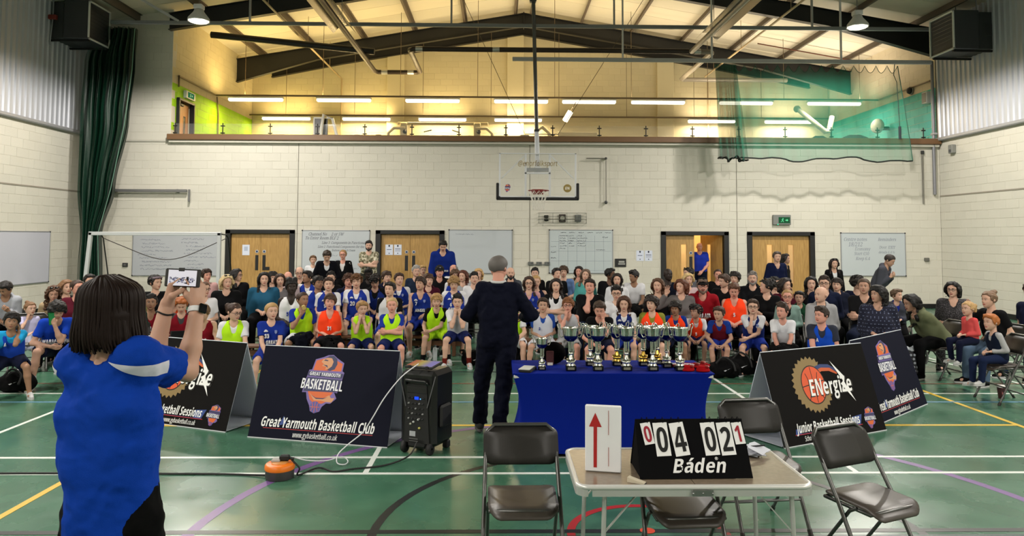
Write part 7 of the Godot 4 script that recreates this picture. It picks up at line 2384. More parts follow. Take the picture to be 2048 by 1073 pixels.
func build_crowd()->void:
	person({l="person with black hair bowed low in a pale grey jacket at the far left edge",x=-7.683,z=-11.774,yaw=0.494,s=0.95,seat=0.43,hair=["short",Color("14100f")],wear=[["hoodie",Color("8f9299")],["trousers",Color("0b0b0d")]],lean=0.3,hp=0.6,hy=-0.6,skin=2,arms=["lap","phone"]})
	person({l="boy in blue shirt with cyan sleeves resting his cheek on his hand",x=-5.95,z=-9.241,yaw=0.535,s=0.76,seat=0.36,hair=["fringe",Color("14100f")],wear=[["tee",Color("1b86b8")],["vest",Color("173a9c"),0.022],["shorts",Color("10142a")]],lean=0.45,hr=-0.15,hy=0.1,skin=2,arms=["hang","cheek"],spread=0.28,shoe=Color("b0b0b0"),num=[["A",0.04,-0.07,0.02]],kind="k"})
	person({l="toddler girl with tied brown hair in a lavender dress",x=-6.766,z=-10.896,yaw=0.49,s=0.58,seat=0.42,hair=["bun",Color("6b4c32")],wear=[["tee",Color("a9a6c4")],["shorts",Color("b9b9d0"),0.05]],hy=0.55,kind="k",arms=["mouth","lap"],shoe=Color("c0c0c0"),cell=0.019})
	person({l="boy in blue shirt bending over a green phone, wearing yellow trainers",x=-5.866,z=-10.047,yaw=0.484,s=0.95,seat=0.36,hair=["mop",Color("14100f")],wear=[["tee",Color("1238a0")],["shorts",Color("10142a")]],lean=0.62,hp=0.55,hy=0.35,skin=1,arms=["clasp",Vector3(-0.02,0.36,0.42)],spread=0.26,shoe=Color("b59a1c"),socks=Color("b0b0b0"),num=[["YARMOUTH",0.05,0.0,-0.1]],kind="k"})
	person({l="woman in a beige cardigan with sunglasses on her hair, holding up a dark blue phone",x=-6.783,z=-11.5,yaw=0.463,s=0.854,seat=0.43,hair=["longwavy",Color("4a3222")],wear=[["long",Color("9a866a")],["trousers",Color("0b0b0d")]],bits="shades",kind="w",bust=true,hy=0.1,hp=0.2,arms=["lap","phone"],skin=1,lean=0.3})
	person({l="blonde woman looking right, between the beige cardigan and the maroon top",x=-6.949,z=-12.1,yaw=0.447,s=0.899,seat=0.43,hair=["bob",Color("6b4c32")],wear=[["long",Color("2c2d31")],["trousers",Color("0b0b0d")]],kind="w",bust=true,hy=0.5,lean=0.15})
	person({l="dark haired woman in a maroon top beside the blonde woman on the left",x=-6.301,z=-11.248,yaw=0.45,s=0.96,seat=0.43,hair=["tied",Color("33221a")],wear=[["long",Color("4a1220")],["trousers",Color("0b0b0d")]],kind="w",bust=true,hy=0.6,skin=5})
	person({l="dark haired person mostly hidden behind the phone woman's head",x=-6.863,z=-12.616,yaw=0.423,s=0.98,seat=0.43,hair=["short",Color("14100f")],wear=[["tee",Color("0b0b0d")],["trousers",Color("0b0b0d")]],hy=0.3})
	person({l="boy in dark green with a dark cap and headband, left of the maroon vests",x=-4.861,z=-9.975,yaw=0.424,s=0.84,seat=0.44,hair=["crop",Color("14100f")],wear=[["tee",Color("10302a")],["trousers",Color("0b0b0d")]],bits="cap",skin=3,kind="k",hy=0.1})
	person({l="person in a dark grey cap behind the boy in dark green",x=-5.364,z=-11.2,yaw=0.398,s=0.843,seat=0.43,hair=["short",Color("6f6b68")],wear=[["tee",Color("6b6a40")],["trousers",Color("0b0b0d")]],bits="cap",capcolor=Color("4a4a4c"),lean=0.3})
	person({l="woman with a grey headband over dark hair and a black cardigan",x=-5.604,z=-12.266,yaw=0.371,s=0.98,seat=0.43,hair=["updo",Color("14100f")],wear=[["long",Color("0b0b0d")],["trousers",Color("0b0b0d")]],bits="band",kind="w",bust=true,hy=0.75})
	person({l="dark haired boy in the maroon vest numbered 24",x=-4.867,z=-10.537,yaw=0.396,s=0.86,seat=0.36,hair=["crop",Color("14100f")],wear=[["vest",Color("6e0f1c")],["shorts",Color("6e0f1c")]],num=[["24",0.07,0.02,-0.07]],kind="k",skin=2,lean=0.15,arms=["knee","knee"]})
	person({l="person in an orange top half hidden behind the raised phone",x=-4.922,z=-11.4,yaw=0.363,s=0.775,seat=0.43,hair=["short",Color("14100f")],wear=[["tee",Color("a83a12")],["trousers",Color("0b0b0d")]],skin=1,lean=0.45})
	person({l="ginger boy in a maroon vest over a grey shirt, holding a tablet",x=-4.47,z=-10.609,yaw=0.366,s=0.84,seat=0.36,hair=["short",Color("8a4a1e")],wear=[["tee",Color("3a3a3c")],["vest",Color("6e0f1c"),0.026],["shorts",Color("6e0f1c")]],hp=0.5,kind="k",lean=0.25})
	person({l="fair boy in the maroon vest numbered 40, head bowed",x=-3.881,z=-9.882,yaw=0.355,s=0.84,seat=0.36,hair=["short",Color("59422c")],wear=[["vest",Color("6e0f1c")],["shorts",Color("6e0f1c")]],num=[["40",0.07,0.02,-0.1]],hp=0.75,hy=-0.3,lean=0.4,kind="k",arms=["clasp","clasp"]})
	person({l="woman with short dark hair in a pink flowered blouse behind the goal post",x=-5.706,z=-14.644,yaw=0.305,s=0.98,seat=0.43,hair=["side",Color("2a1c16")],wear=[["tee",Color("b08a88")],["trousers",Color("0b0b0d")]],kind="w",bust=true,hy=0.5,skin=5,hr=0.1})
	person({l="girl with glasses and tied brown hair in a white T-shirt",x=-4.553,z=-11.6,yaw=0.332,s=0.9,seat=0.43,hair=["pony",Color("4a3222")],wear=[["tee",Color("c8c8cc")],["trousers",Color("0b0b0d")]],bits="glasses",kind="w",hy=0.6,arms=["lap","lap"]})
	person({l="blonde woman in a black top with sunglasses on her hair",x=-4.477,z=-12.337,yaw=0.302,s=0.99,seat=0.43,hair=["bob",Color("b5a077")],wear=[["tee",Color("0b0b0d"),0.02],["trousers",Color("0b0b0d")]],bits="shades",kind="w",bust=true,fat=1.12,hy=0.35})
	person({l="woman with long dark hair and glasses in black, turned right before the first doors",x=-5.041,z=-14.409,yaw=0.278,s=1,seat=0.43,hair=["long",Color("14100f")],wear=[["long",Color("0b0b0d"),0.024],["trousers",Color("0b0b0d")]],bits="glasses",kind="w",bust=true,fat=1.1,hy=1.2})
	person({l="girl with a ponytail and glasses in a yellow bib over a white shirt",x=-3.401,z=-9.664,yaw=0.326,s=0.83,seat=0.36,hair=["pony",Color("33221a")],wear=[["tee",Color("c8c8cc")],["vest",Color("a6d820"),0.034],["shorts",Color("10142a")]],bits="glasses",kind="k",hy=0.7,hp=0.25,lean=0.25,arms=["knee","clasp"]})
	person({l="large woman with long black hair in a teal top",x=-4.104,z=-13.102,yaw=0.257,s=1,seat=0.43,hair=["long",Color("0d0b0c")],wear=[["long",Color("1e4a63"),0.018],["trousers",Color("0b0b0d")]],kind="w",bust=true,fat=1.4,bw=1.04,hy=0.15,cuff=0.72,arms=["lap","lap"],skin=0})
	person({l="smiling woman with wavy brown hair in a striped scarf next to the teal top",x=-4.014,z=-13.75,yaw=0.237,s=0.922,seat=0.43,hair=["bob",Color("33221a")],wear=[["long",Color("6b6668")],["trousers",Color("0b0b0d")]],kind="w",bust=true,hr=0.1,hy=0.1})
	person({l="dark haired person hidden behind the smiling woman in the scarf",x=-4.439,z=-14.7,yaw=0.24,s=0.912,seat=0.43,hair=["mop",Color("14100f")],wear=[["tee",Color("2c2d31")],["trousers",Color("0b0b0d")]],hy=0.4})
	person({l="bald man in a pale pink shirt next to the smiling woman",x=-4.023,z=-14.3,yaw=0.225,s=0.945,seat=0.43,hair=["",Color("33221a")],wear=[["tee",Color("c0aeb0")],["trousers",Color("0b0b0d")]],skin=5,fat=1.1})
	person({l="fair boy in the blue shirt numbered 33 with a lanyard, mouth open",x=-2.947,z=-9.746,yaw=0.281,s=0.8,seat=0.36,hair=["buzz",Color("9a7c50")],wear=[["tee",Color("142a7c")],["shorts",Color("1b2f86")]],num=[["33",0.06,-0.06,-0.03],["GREAT",0.05,0.01,-0.13]],badge=true,kind="k",hy=0.3,arms=["clasp","clasp"],spread=0.24,lean=0.15})
	person({l="black teenage boy with a flat top in the white vest numbered 5",x=-3.191,z=-11.547,yaw=0.238,s=0.96,seat=0.43,hair=["flattop",Color("0a0808")],wear=[["vest",Color("c8c8cc")],["shorts",Color("1b2f86")]],num=[["5",0.06,-0.05,-0.08]],ink=Color("1b2f86"),skin=4,hy=0.15,bits="",lean=0.1})
	person({l="bald man with glasses in a black shirt before the first whiteboard",x=-4.055,z=-15.237,yaw=0.21,s=1.02,seat=0.43,hair=["ring",Color("6f6b68")],wear=[["long",Color("0b0b0d")],["trousers",Color("0b0b0d")]],bits="glasses",hp=0.15})
	person({l="teenager in a yellow bib over blue, holding food to the mouth",x=-2.897,z=-11.086,yaw=0.228,s=0.86,seat=0.36,hair=["tied",Color("33221a")],wear=[["tee",Color("1b2f86")],["vest",Color("a6d820"),0.034],["shorts",Color("b9b9c0"),0.035]],skin=2,hy=0.6,arms=[Vector3(-0.02,0.42,0.26),"knee"],kind="k",lean=0.2,spread=0.24})
	person({l="black haired teenager in a blue vest over white, turned left before the bent man",x=-3.696,z=-14.472,yaw=0.204,s=0.96,seat=0.43,hair=["short",Color("14100f")],wear=[["tee",Color("c8c8cc")],["vest",Color("1b2f86"),0.03],["shorts",Color("1b2f86")]],hy=-0.9,skin=2})
	person({l="teenager with a dark fringe in a blue vest over white, left of number 9",x=-3.126,z=-12.954,yaw=0.199,s=0.93,seat=0.43,hair=["fringe",Color("14100f")],wear=[["tee",Color("c8c8cc")],["vest",Color("1b2f86"),0.03],["shorts",Color("1b2f86")]],hy=0.5,skin=2})
	person({l="dark haired boy in the blue vest numbered 9 over a white shirt",x=-2.854,z=-12.558,yaw=0.189,s=0.93,seat=0.43,hair=["short",Color("33221a")],wear=[["tee",Color("c8c8cc")],["vest",Color("1b2f86"),0.03],["shorts",Color("1b2f86")]],num=[["9",0.07,-0.05,-0.04]],badge=true,arms=["lap","knee"],hy=0.05})
	person({l="dark haired person hidden behind the boy numbered 9",x=-3.198,z=-14.274,yaw=0.179,s=0.95,seat=0.43,hair=["crop",Color("14100f")],wear=[["tee",Color("0b0b0d")],["trousers",Color("0b0b0d")]]})
	person({l="brown haired boy in the orange bib numbered 31",x=-2.438,z=-10.847,yaw=0.197,s=0.84,seat=0.36,hair=["fringe",Color("3d2a1e")],wear=[["vest",Color("f0431f"),0.03],["shorts",Color("10142a")]],num=[["31",0.06,0.0,-0.09]],kind="k",skin=5,lean=0.15,spread=0.2,arms=["lap","lap"],hr=-0.1})
	person({l="teenager in blue and black with brown curls, left of number 20",x=-2.65,z=-13.206,yaw=0.162,s=0.96,seat=0.43,hair=["curly",Color("40281c")],wear=[["hoodie",Color("10142a")],["vest",Color("1b2f86"),0.03],["shorts",Color("1b2f86")]],skin=5,hy=0.2})
	person({l="curly haired teenager in the blue vest numbered 20 over white",x=-2.443,z=-12.86,yaw=0.154,s=0.98,seat=0.43,hair=["curly",Color("55381f")],wear=[["tee",Color("c8c8cc")],["vest",Color("1b2f86"),0.03],["shorts",Color("1b2f86")]],num=[["20",0.07,-0.06,-0.05]],badge=true,arms=["knee","lap"],hp=0.1})
	person({l="fair boy in a yellow bib with both hands at his mouth",x=-1.99,z=-10.942,yaw=0.155,s=0.76,seat=0.34,hair=["short",Color("8a6a42")],wear=[["vest",Color("a6d820"),0.034],["shorts",Color("141c4a")]],hp=0.2,hy=0.3,kind="k",arms=["mouth","mouth"],lean=0.3,spread=0.2,socks=Color("303030")})
	person({l="dark curly boy in blue and black looking down, between the camouflage man and white vest",x=-2.214,z=-13.404,yaw=0.131,s=0.95,seat=0.43,hair=["curly",Color("14100f")],wear=[["hoodie",Color("0b0b0d")],["vest",Color("152564"),0.03],["shorts",Color("1b2f86")]],hp=0.55,skin=1,num=[["o",0.05,0.07,0.0]]})
	person({l="black boy looking down just below the camouflage man",x=-2.709,z=-15.568,yaw=0.133,s=0.98,seat=0.43,hair=["crop",Color("070606")],wear=[["hoodie",Color("0b0b0d")],["trousers",Color("0b0b0d")]],skin=4,hp=0.35})
	person({l="boy with a brown fringe and hand to his face behind the white vest",x=-2.156,z=-14.377,yaw=0.115,s=0.96,seat=0.43,hair=["fringe",Color("36241a")],wear=[["hoodie",Color("10142a")],["trousers",Color("0b0b0d")]],hy=0.5,arms=["lap","mouth"]})
	person({l="dark haired boy in a white vest over a black shirt",x=-1.71,z=-11.793,yaw=0.116,s=0.9,seat=0.43,hair=["short",Color("14100f")],wear=[["tee",Color("0b0b0d")],["vest",Color("b9b9bd"),0.03],["shorts",Color("1b2f86")]],num=[["2",0.05,-0.05,-0.1]],ink=Color("202020"),hy=-0.35,arms=["lap","knee"],lean=0.12})
	person({l="teenager in a blue vest over white with printed initials, before the second doors",x=-1.843,z=-13.839,yaw=0.101,s=0.95,seat=0.43,hair=["short",Color("33221a")],wear=[["tee",Color("c8c8cc")],["vest",Color("12266e"),0.03],["shorts",Color("1b2f86")]],num=[["GY",0.05,0.05,-0.12]],badge=true,hy=0.25,arms=["lap","lap"]})
	person({l="grey haired man in a dark blue jacket before the second doors",x=-1.752,z=-15.845,yaw=0.079,s=1.03,seat=0.43,hair=["crop",Color("8d8a86")],wear=[["long",Color("1c2638")],["trousers",Color("0b0b0d")]],hy=0.3})
	person({l="fair person whose face just shows behind the grey haired man",x=-1.791,z=-17.583,yaw=0.071,s=0.95,seat=0.43,hair=["short",Color("b08f5f")],wear=[["tee",Color("c8c8cc")],["trousers",Color("0b0b0d")]],hy=0.3})
	person({l="boy in the sleeveless blue vest numbered 7",x=-1.318,z=-12.625,yaw=0.076,s=0.94,seat=0.43,hair=["fringe",Color("2a1a12")],wear=[["vest",Color("12266e")],["shorts",Color("1b2f86")]],num=[["7",0.06,-0.07,-0.01],["ANGELS",0.05,0.02,-0.13]],badge=true,hy=-0.3,arms=["knee","lap"],shoe=Color("b9b9b9"),skin=1,hp=-0.1})
	person({l="brown haired boy in a maroon and blue hooded top behind number 7",x=-1.269,z=-13.548,yaw=0.066,s=0.95,seat=0.43,hair=["fringe",Color("3b2519")],wear=[["hoodie",Color("3d1020")],["trousers",Color("0b0b0d")]],hy=0.3})
	person({l="man in a black cap and black jacket below the leaning blue hoodie",x=-1.237,z=-15.651,yaw=0.052,s=1.03,seat=0.43,hair=["short",Color("14100f")],wear=[["hoodie",Color("101012")],["trousers",Color("0b0b0d")]],bits="cap logo",capcolor=Color("1c1c1d"),skin=5,fat=1.08,hy=0.15})
	person({l="balding man looking upwards beside the black cap",x=-1.009,z=-16.719,yaw=0.036,s=1.02,seat=0.43,hair=["ring",Color("6f6b68")],wear=[["tee",Color("c8c8cc")],["trousers",Color("0b0b0d")]],hp=-0.35,hy=-0.4,skin=5})
	person({l="girl with long auburn hair next to the balding man",x=-0.71,z=-14.958,yaw=0.024,s=0.95,seat=0.43,hair=["long",Color("4a2418")],wear=[["long",Color("9a9a9c")],["trousers",Color("0b0b0d")]],kind="w",hy=-0.35})
	person({l="blond teenager in the blue vest numbered 6 over white",x=-0.76,z=-12.793,yaw=0.034,s=0.95,seat=0.43,hair=["mop",Color("84653f")],wear=[["tee",Color("c8c8cc")],["vest",Color("1b2f86"),0.03],["shorts",Color("1b2f86")]],num=[["6",0.06,-0.05,-0.05],["GREAT",0.055,0.0,-0.13]],badge=true,hp=0.3,arms=["lap","lap"]})
	person({l="brown haired boy in a blue vest hidden behind the blond number 6",x=-0.893,z=-15.338,yaw=0.034,s=0.95,seat=0.43,hair=["mop",Color("4a3423")],wear=[["tee",Color("c8c8cc")],["vest",Color("1b2f86"),0.03],["shorts",Color("1b2f86")]],hy=0.2})
	person({l="dark haired boy just left of the standing man's shoulder",x=-0.466,z=-14.246,yaw=0.011,s=0.95,seat=0.43,hair=["crop",Color("14100f")],wear=[["tee",Color("c8c8cc")],["shorts",Color("1b2f86")]],hy=0.2})
	person({l="blonde person half hidden by the standing man's shoulder",x=-0.421,z=-15.778,yaw=0.007,s=0.95,seat=0.43,hair=["bob",Color("b08f5f")],wear=[["tee",Color("9a9a9c")],["trousers",Color("0b0b0d")]],kind="w"})
	person({l="child with scraped back blond hair in a yellow bib over blue, arms folded",x=-1.527,z=-10.745,yaw=0.117,s=0.8,seat=0.34,hair=["tied",Color("a58a5e")],wear=[["tee",Color("1b2f86")],["vest",Color("a6d820"),0.034],["shorts",Color("141c4a")]],kind="k",skin=5,arms=["cross","cross"],spread=0.16,shoe=Color("909090")})
	person({l="blond boy in a yellow bib over a black shirt, hands on one knee",x=-0.972,z=-11.811,yaw=0.056,s=0.82,seat=0.36,hair=["fringe",Color("957448")],wear=[["tee",Color("0b0b0d")],["vest",Color("a6d820"),0.034],["shorts",Color("a8d024")]],kind="k",hp=0.2,lean=0.42,spread=0.24,shoe=Color("b4b4b6"),socks=Color("111111"),arms=["knee",Vector3(-0.12,0.06,0.36)],sole=Color("d0d0d0")})
	person({l="dark haired boy in a white vest with hands folded at his mouth",x=-0.622,z=-11.487,yaw=0.028,s=0.83,seat=0.36,hair=["quiff",Color("14100f")],wear=[["tee",Color("c8c8cc")],["vest",Color("b4b4ba"),0.026],["shorts",Color("141c4a")]],kind="k",lean=0.4,hp=0.1,arms=["mouth","mouth"],spread=0.22,shoe=Color("b0b0b2"),socks=Color("5c1a14"),sole=Color("c0c0c0")})
	person({l="boy in a yellow bib hidden behind the standing man, one bare knee showing",x=0.217,z=-11.053,yaw=-0.048,s=0.82,seat=0.36,hair=["short",Color("33221a")],wear=[["tee",Color("c8c8cc")],["vest",Color("a6d820"),0.034],["shorts",Color("c8c8cc")]],kind="k",lean=0.4,spread=0.2,arms=["clasp","clasp"],shoe=Color("15161a"),socks=Color("151515")})
	person({l="bald man with a black beard right of the standing man's head",x=0.247,z=-15.096,yaw=-0.032,s=1.03,seat=0.43,hair=["beard",Color("100d0c")],wear=[["hoodie",Color("3c3f46")],["trousers",Color("0b0b0d")]],hy=0.1})
	person({l="black haired boy in black behind the blonde girl",x=0.789,z=-15.999,yaw=-0.059,s=0.97,seat=0.43,hair=["crop",Color("14100f")],wear=[["tee",Color("0b0b0d")],["trousers",Color("0b0b0d")]]})
	person({l="girl with glasses and long brown hair in the blue vest numbered 8",x=0.536,z=-12.98,yaw=-0.06,s=0.93,seat=0.43,hair=["long",Color("33221a")],wear=[["tee",Color("c08f92"),0.006],["vest",Color("1b2f86")],["shorts",Color("1b2f86")]],num=[["8",0.07,-0.06,-0.05],["GREAT",0.07,0.01,-0.15]],badge=true,bits="glasses",kind="w",arms=["lap","lap"]})
	person({l="girl with tied blonde hair in a dark vest, bare armed",x=0.676,z=-13.333,yaw=-0.068,s=0.94,seat=0.43,hair=["tied",Color("9a7b4e")],wear=[["vest",Color("10142a")],["shorts",Color("1b2f86")]],kind="w",hy=0.2,hp=0.1})
	person({l="dark haired boy in a white vest over a blue shirt, hands between his knees",x=0.66,z=-10.953,yaw=-0.089,s=0.78,seat=0.34,hair=["short",Color("2c1d15")],wear=[["tee",Color("20428f")],["vest",Color("b5b8c4"),0.026],["shorts",Color("b8b8c0")]],kind="k",skin=1,num=[["2",0.05,-0.06,-0.08]],ink=Color("1b2f86"),arms=["lap","lap"],spread=0.26})
	person({l="smiling girl with long dark hair in a black and white shirt, arms folded",x=0.958,z=-12.332,yaw=-0.097,s=0.93,seat=0.43,hair=["long",Color("1c1210")],wear=[["tee",Color("0b0b0d")],["vest",Color("c8c8cc"),0.022],["trousers",Color("10142a")]],kind="w",arms=["cross","cross"],hr=0.08})
	person({l="brown haired man in a light blue shirt before the timetable board",x=1.388,z=-15.824,yaw=-0.092,s=1.03,seat=0.43,hair=["mop",Color("3a2a1f")],wear=[["tee",Color("5f79a8")],["trousers",Color("0b0b0d")]],hy=0.05,sleeve=0.8})
	person({l="dark haired person hidden behind the man in the light blue shirt",x=1.204,z=-15.377,yaw=-0.085,s=1,seat=0.43,hair=["short",Color("14100f")],wear=[["tee",Color("0b0b0d")],["trousers",Color("0b0b0d")]],hy=0.5})
	person({l="woman with long dark hair in a beige coat before the timetable board",x=1.804,z=-16.606,yaw=-0.108,s=0.98,seat=0.43,hair=["long",Color("1d1412")],wear=[["long",Color("9a866a")],["trousers",Color("0b0b0d")]],kind="w",hy=-0.15,skin=5})
	person({l="older woman with greying hair in a turquoise cardigan",x=1.784,z=-15.192,yaw=-0.12,s=0.97,seat=0.43,hair=["long",Color("5d4c40")],wear=[["long",Color("4a8f8c")],["trousers",Color("0b0b0d")]],kind="w",bust=true,hr=-0.15,hp=-0.1})
	person({l="stocky teenager in black with a hand on his chin",x=1.471,z=-11.908,yaw=-0.143,s=0.96,seat=0.43,hair=["short",Color("201712")],wear=[["tee",Color("0b0b0d"),0.02],["trousers",Color("1b2436")]],arms=["chin","lap"],fat=1.18,skin=5,hy=-0.1})
	person({l="ginger boy with glasses in a grey vest, hand at his mouth",x=1.029,z=-10.962,yaw=-0.123,s=0.78,seat=0.34,hair=["fringe",Color("6a4022")],wear=[["vest",Color("a2a3a8"),0.024],["shorts",Color("9a9a9c")]],bits="glasses",kind="k",arms=["mouth","lap"],skin=5,socks=Color("202020"),shoe=Color("25252a")})
	person({l="brown haired boy in black covering his face with one hand",x=1.441,z=-10.505,yaw=-0.17,s=0.86,seat=0.36,hair=["short",Color("33241a")],wear=[["tee",Color("0b0b0d")],["shorts",Color("10142a")]],hp=0.4,lean=0.5,arms=["clasp","face"],kind="k",skin=5,shoe=Color("8fa6c8")})
	person({l="dark skinned person in black turned right, back to the timetable board",x=2.251,z=-14.951,yaw=-0.149,s=1.02,seat=0.43,hair=["short",Color("070606")],wear=[["tee",Color("0b0b0d"),0.02],["trousers",Color("0b0b0d")]],skin=3,hy=1.25,fat=1.1})
	person({l="girl with very long dark hair in a white hooded top",x=2.241,z=-14.004,yaw=-0.162,s=0.94,seat=0.43,hair=["long",Color("1b1310")],wear=[["hoodie",Color("c8c8cc")],["trousers",Color("0b0b0d")]],kind="w",arms=["lap","lap"]})
	person({l="boy with glasses in a white printed T-shirt",x=1.834,z=-11.512,yaw=-0.18,s=0.86,seat=0.43,hair=["crop",Color("14100f")],wear=[["tee",Color("c8c8cc")],["shorts",Color("10142a")]],bits="glasses",kind="k",num=[["FOTO",0.055,0.0,-0.1]],ink=Color("151515"),arms=["knee","lap"],hp=0.15})
	person({l="black haired boy in a white T-shirt turned left, jacket on his lap",x=2.747,z=-15.015,yaw=-0.175,s=1,seat=0.43,hair=["crop",Color("14100f")],wear=[["tee",Color("c8c8cc")],["shorts",Color("2a2a2c")]],skin=2,hy=-1,lean=0.25,hp=0.2,arms=["clasp","clasp"]})
	person({l="girl with long brown hair in the blue vest numbered 33 over white",x=1.854,z=-10.943,yaw=-0.196,s=0.82,seat=0.34,hair=["long",Color("3d2418")],wear=[["tee",Color("c8c8cc")],["vest",Color("14235c"),0.024],["shorts",Color("1b2f86")]],kind="w",num=[["33",0.06,-0.06,-0.04],["GREAT",0.05,0.01,-0.13]],badge=true,arms=["knee","knee"],hp=0.15})
	person({l="woman with long brown hair in a black shirt beside the dark skinned man",x=2.602,z=-12.077,yaw=-0.224,s=0.96,seat=0.43,hair=["long",Color("4a3222")],wear=[["long",Color("0b0b0d"),0.016,0.06],["trousers",Color("0b0b0d")]],kind="w",bust=true,hy=-0.2})
	person({l="bald dark skinned man in a navy top by the open door",x=3.33,z=-14.538,yaw=-0.216,s=1.04,seat=0.43,hair=["",Color("14100f")],wear=[["long",Color("0d1220")],["trousers",Color("0b0b0d")]],skin=4,hy=0.5,fat=1.1})
	person({l="boy with a long dark fringe in an orange bib, looking left",x=2.254,z=-10.869,yaw=-0.231,s=0.84,seat=0.34,hair=["mop",Color("1f1512")],wear=[["tee",Color("7a7a30")],["vest",Color("f0431f"),0.03],["shorts",Color("10142a")]],num=[["30",0.05,0.0,-0.14]],kind="k",hy=-0.35,lean=0.15,arms=["lap","lap"]})
	person({l="woman with auburn hair in a grey cardigan, raising one hand",x=2.956,z=-11.953,yaw=-0.253,s=0.95,seat=0.43,hair=["bob",Color("4f2a1a")],wear=[["long",Color("5f5c5c"),0.018],["trousers",Color("0b0b0d")]],kind="w",bust=true,arms=["wave","lap"],hy=-0.5,hr=-0.05})
	person({l="blonde woman in a pale pink coat behind the auburn woman",x=3.541,z=-13.823,yaw=-0.242,s=0.96,seat=0.43,hair=["bob",Color("b39a6c")],wear=[["long",Color("b59ea0")],["trousers",Color("0b0b0d")]],kind="w",hy=0.3})
	person({l="black haired person with sunglasses on top before the open door",x=4.114,z=-16.06,yaw=-0.228,s=0.98,seat=0.43,hair=["updo",Color("14100f")],wear=[["long",Color("55555a")],["trousers",Color("0b0b0d")]],bits="shades",hy=-0.9})
	person({l="dark haired boy in an orange bib over a blue shirt",x=2.691,z=-11.25,yaw=-0.254,s=0.729,seat=0.34,hair=["mop",Color("1a1412")],wear=[["tee",Color("16327e")],["vest",Color("f0431f"),0.03],["shorts",Color("10142a")]],kind="k",skin=2,lean=0.3,hp=0.15,hy=-0.2,arms=["lap","lap"]})
	person({l="small dark curly boy in an orange bib, turned left",x=3.082,z=-11.55,yaw=-0.274,s=0.687,seat=0.32,hair=["curly",Color("14100f")],wear=[["tee",Color("c8c8cc")],["vest",Color("f0431f"),0.032],["shorts",Color("1b2250")]],kind="k",skin=1,hy=-0.75,lean=0.5,arms=["clasp","clasp"],num=[["3",0.06,0.0,-0.12]],shoe=Color("c0c0c0")})
	person({l="bearded man with glasses and cap in a red hooded top",x=3.365,z=-12.2,yaw=-0.273,s=1.003,seat=0.43,hair=["short+beard",Color("5a4a40")],wear=[["hoodie",Color("8a1420"),0.03],["trousers",Color("0b0b0d")]],bits="cap glasses",fat=1.22,num=[["NIKE AIR",0.05,0.0,-0.1,0.035]],hy=0.1,skin=5,lean=0.35})
	person({l="woman with scraped back hair in a black T-shirt by the open door",x=4.628,z=-15.587,yaw=-0.261,s=0.97,seat=0.43,hair=["tied",Color("33221a")],wear=[["tee",Color("0b0b0d")],["trousers",Color("0b0b0d")]],kind="w",num=[["S",0.08,0.0,-0.08]],hy=0.05,skin=5})
	person({l="brown haired man in black turned left behind the orange bib",x=4.009,z=-13.113,yaw=-0.287,s=1,seat=0.43,hair=["short",Color("3a2a20")],wear=[["tee",Color("0b0b0d"),0.02],["trousers",Color("0b0b0d")]],hy=-1,hp=0.2})
	person({l="dark haired person hidden behind the tall boy in orange",x=4.437,z=-13.865,yaw=-0.291,s=1,seat=0.43,hair=["mop",Color("1c1512")],wear=[["tee",Color("2c2d31")],["trousers",Color("0b0b0d")]],hy=-0.3})
	person({l="brown haired teenager in the orange bib numbered 5, looking down",x=3.698,z=-11.608,yaw=-0.314,s=0.92,seat=0.43,hair=["short",Color("4a2f20")],wear=[["vest",Color("f0431f"),0.03],["shorts",Color("10142a")]],num=[["5",0.06,0.0,-0.08]],hp=0.4,skin=5,arms=["lap","lap"]})
	person({l="grey bearded man with sunglasses on his hair in a black fleece",x=4.639,z=-13.494,yaw=-0.312,s=1.03,seat=0.43,hair=["crop+beard",Color("6d6864")],wear=[["hoodie",Color("101114"),0.02],["trousers",Color("0b0b0d")]],bits="shades",arms=["cross","cross"]})
	person({l="woman with dark pinned up hair in black, face turned away left",x=4.284,z=-11.808,yaw=-0.345,s=0.98,seat=0.43,hair=["updo",Color("14100f")],wear=[["long",Color("0b0b0d")],["trousers",Color("0b0b0d")]],kind="w",bust=true,hy=-1.3,arms=["lap","cross"]})
	person({l="dark haired woman behind the pinned up hair",x=4.904,z=-13.1,yaw=-0.338,s=0.924,seat=0.43,hair=["updo",Color("0f0b0a")],wear=[["long",Color("2c2d31")],["trousers",Color("0b0b0d")]],kind="w",hy=0.6})
	person({l="boy in a maroon bib over blue leaning far forward",x=3.266,z=-10.95,yaw=-0.308,s=0.724,seat=0.36,hair=["short",Color("332117")],wear=[["tee",Color("16327e")],["vest",Color("5a0f1c"),0.026],["shorts",Color("1b2f86")]],kind="k",lean=0.62,hp=0.1,hy=-0.35,arms=["clasp","clasp"],spread=0.1,skin=1,shoe=Color("8fc828"),socks=Color("181818")})
	person({l="teenager with black glasses in a blue vest over white, hand under chin",x=3.735,z=-10.85,yaw=-0.346,s=0.786,seat=0.36,hair=["short",Color("33231a")],wear=[["tee",Color("c8c8cc")],["vest",Color("14235c"),0.024],["shorts",Color("1b2f86")]],bits="glasses",kind="m",lean=0.3,arms=["chin",Vector3(-0.1,0.1,0.4)],badge=true,num=[["5",0.05,-0.06,-0.1]],shoe=Color("16161a"),spread=0.2})
	person({l="dark haired woman with a maroon collar below the standing man in navy",x=4.769,z=-12.292,yaw=-0.357,s=0.96,seat=0.43,hair=["bob",Color("1c1311")],wear=[["long",Color("451220")],["trousers",Color("0b0b0d")]],kind="w",hy=0.8})
	person({l="fair girl with glasses in a pale green cardigan",x=4.42,z=-11.3,yaw=-0.373,s=0.809,seat=0.43,hair=["tied",Color("8d7049")],wear=[["tee",Color("0b0b0d")],["long",Color("7e9a92"),0.02,0.11],["trousers",Color("0b0b0d")]],bits="glasses",kind="w",skin=5,lean=0.12})
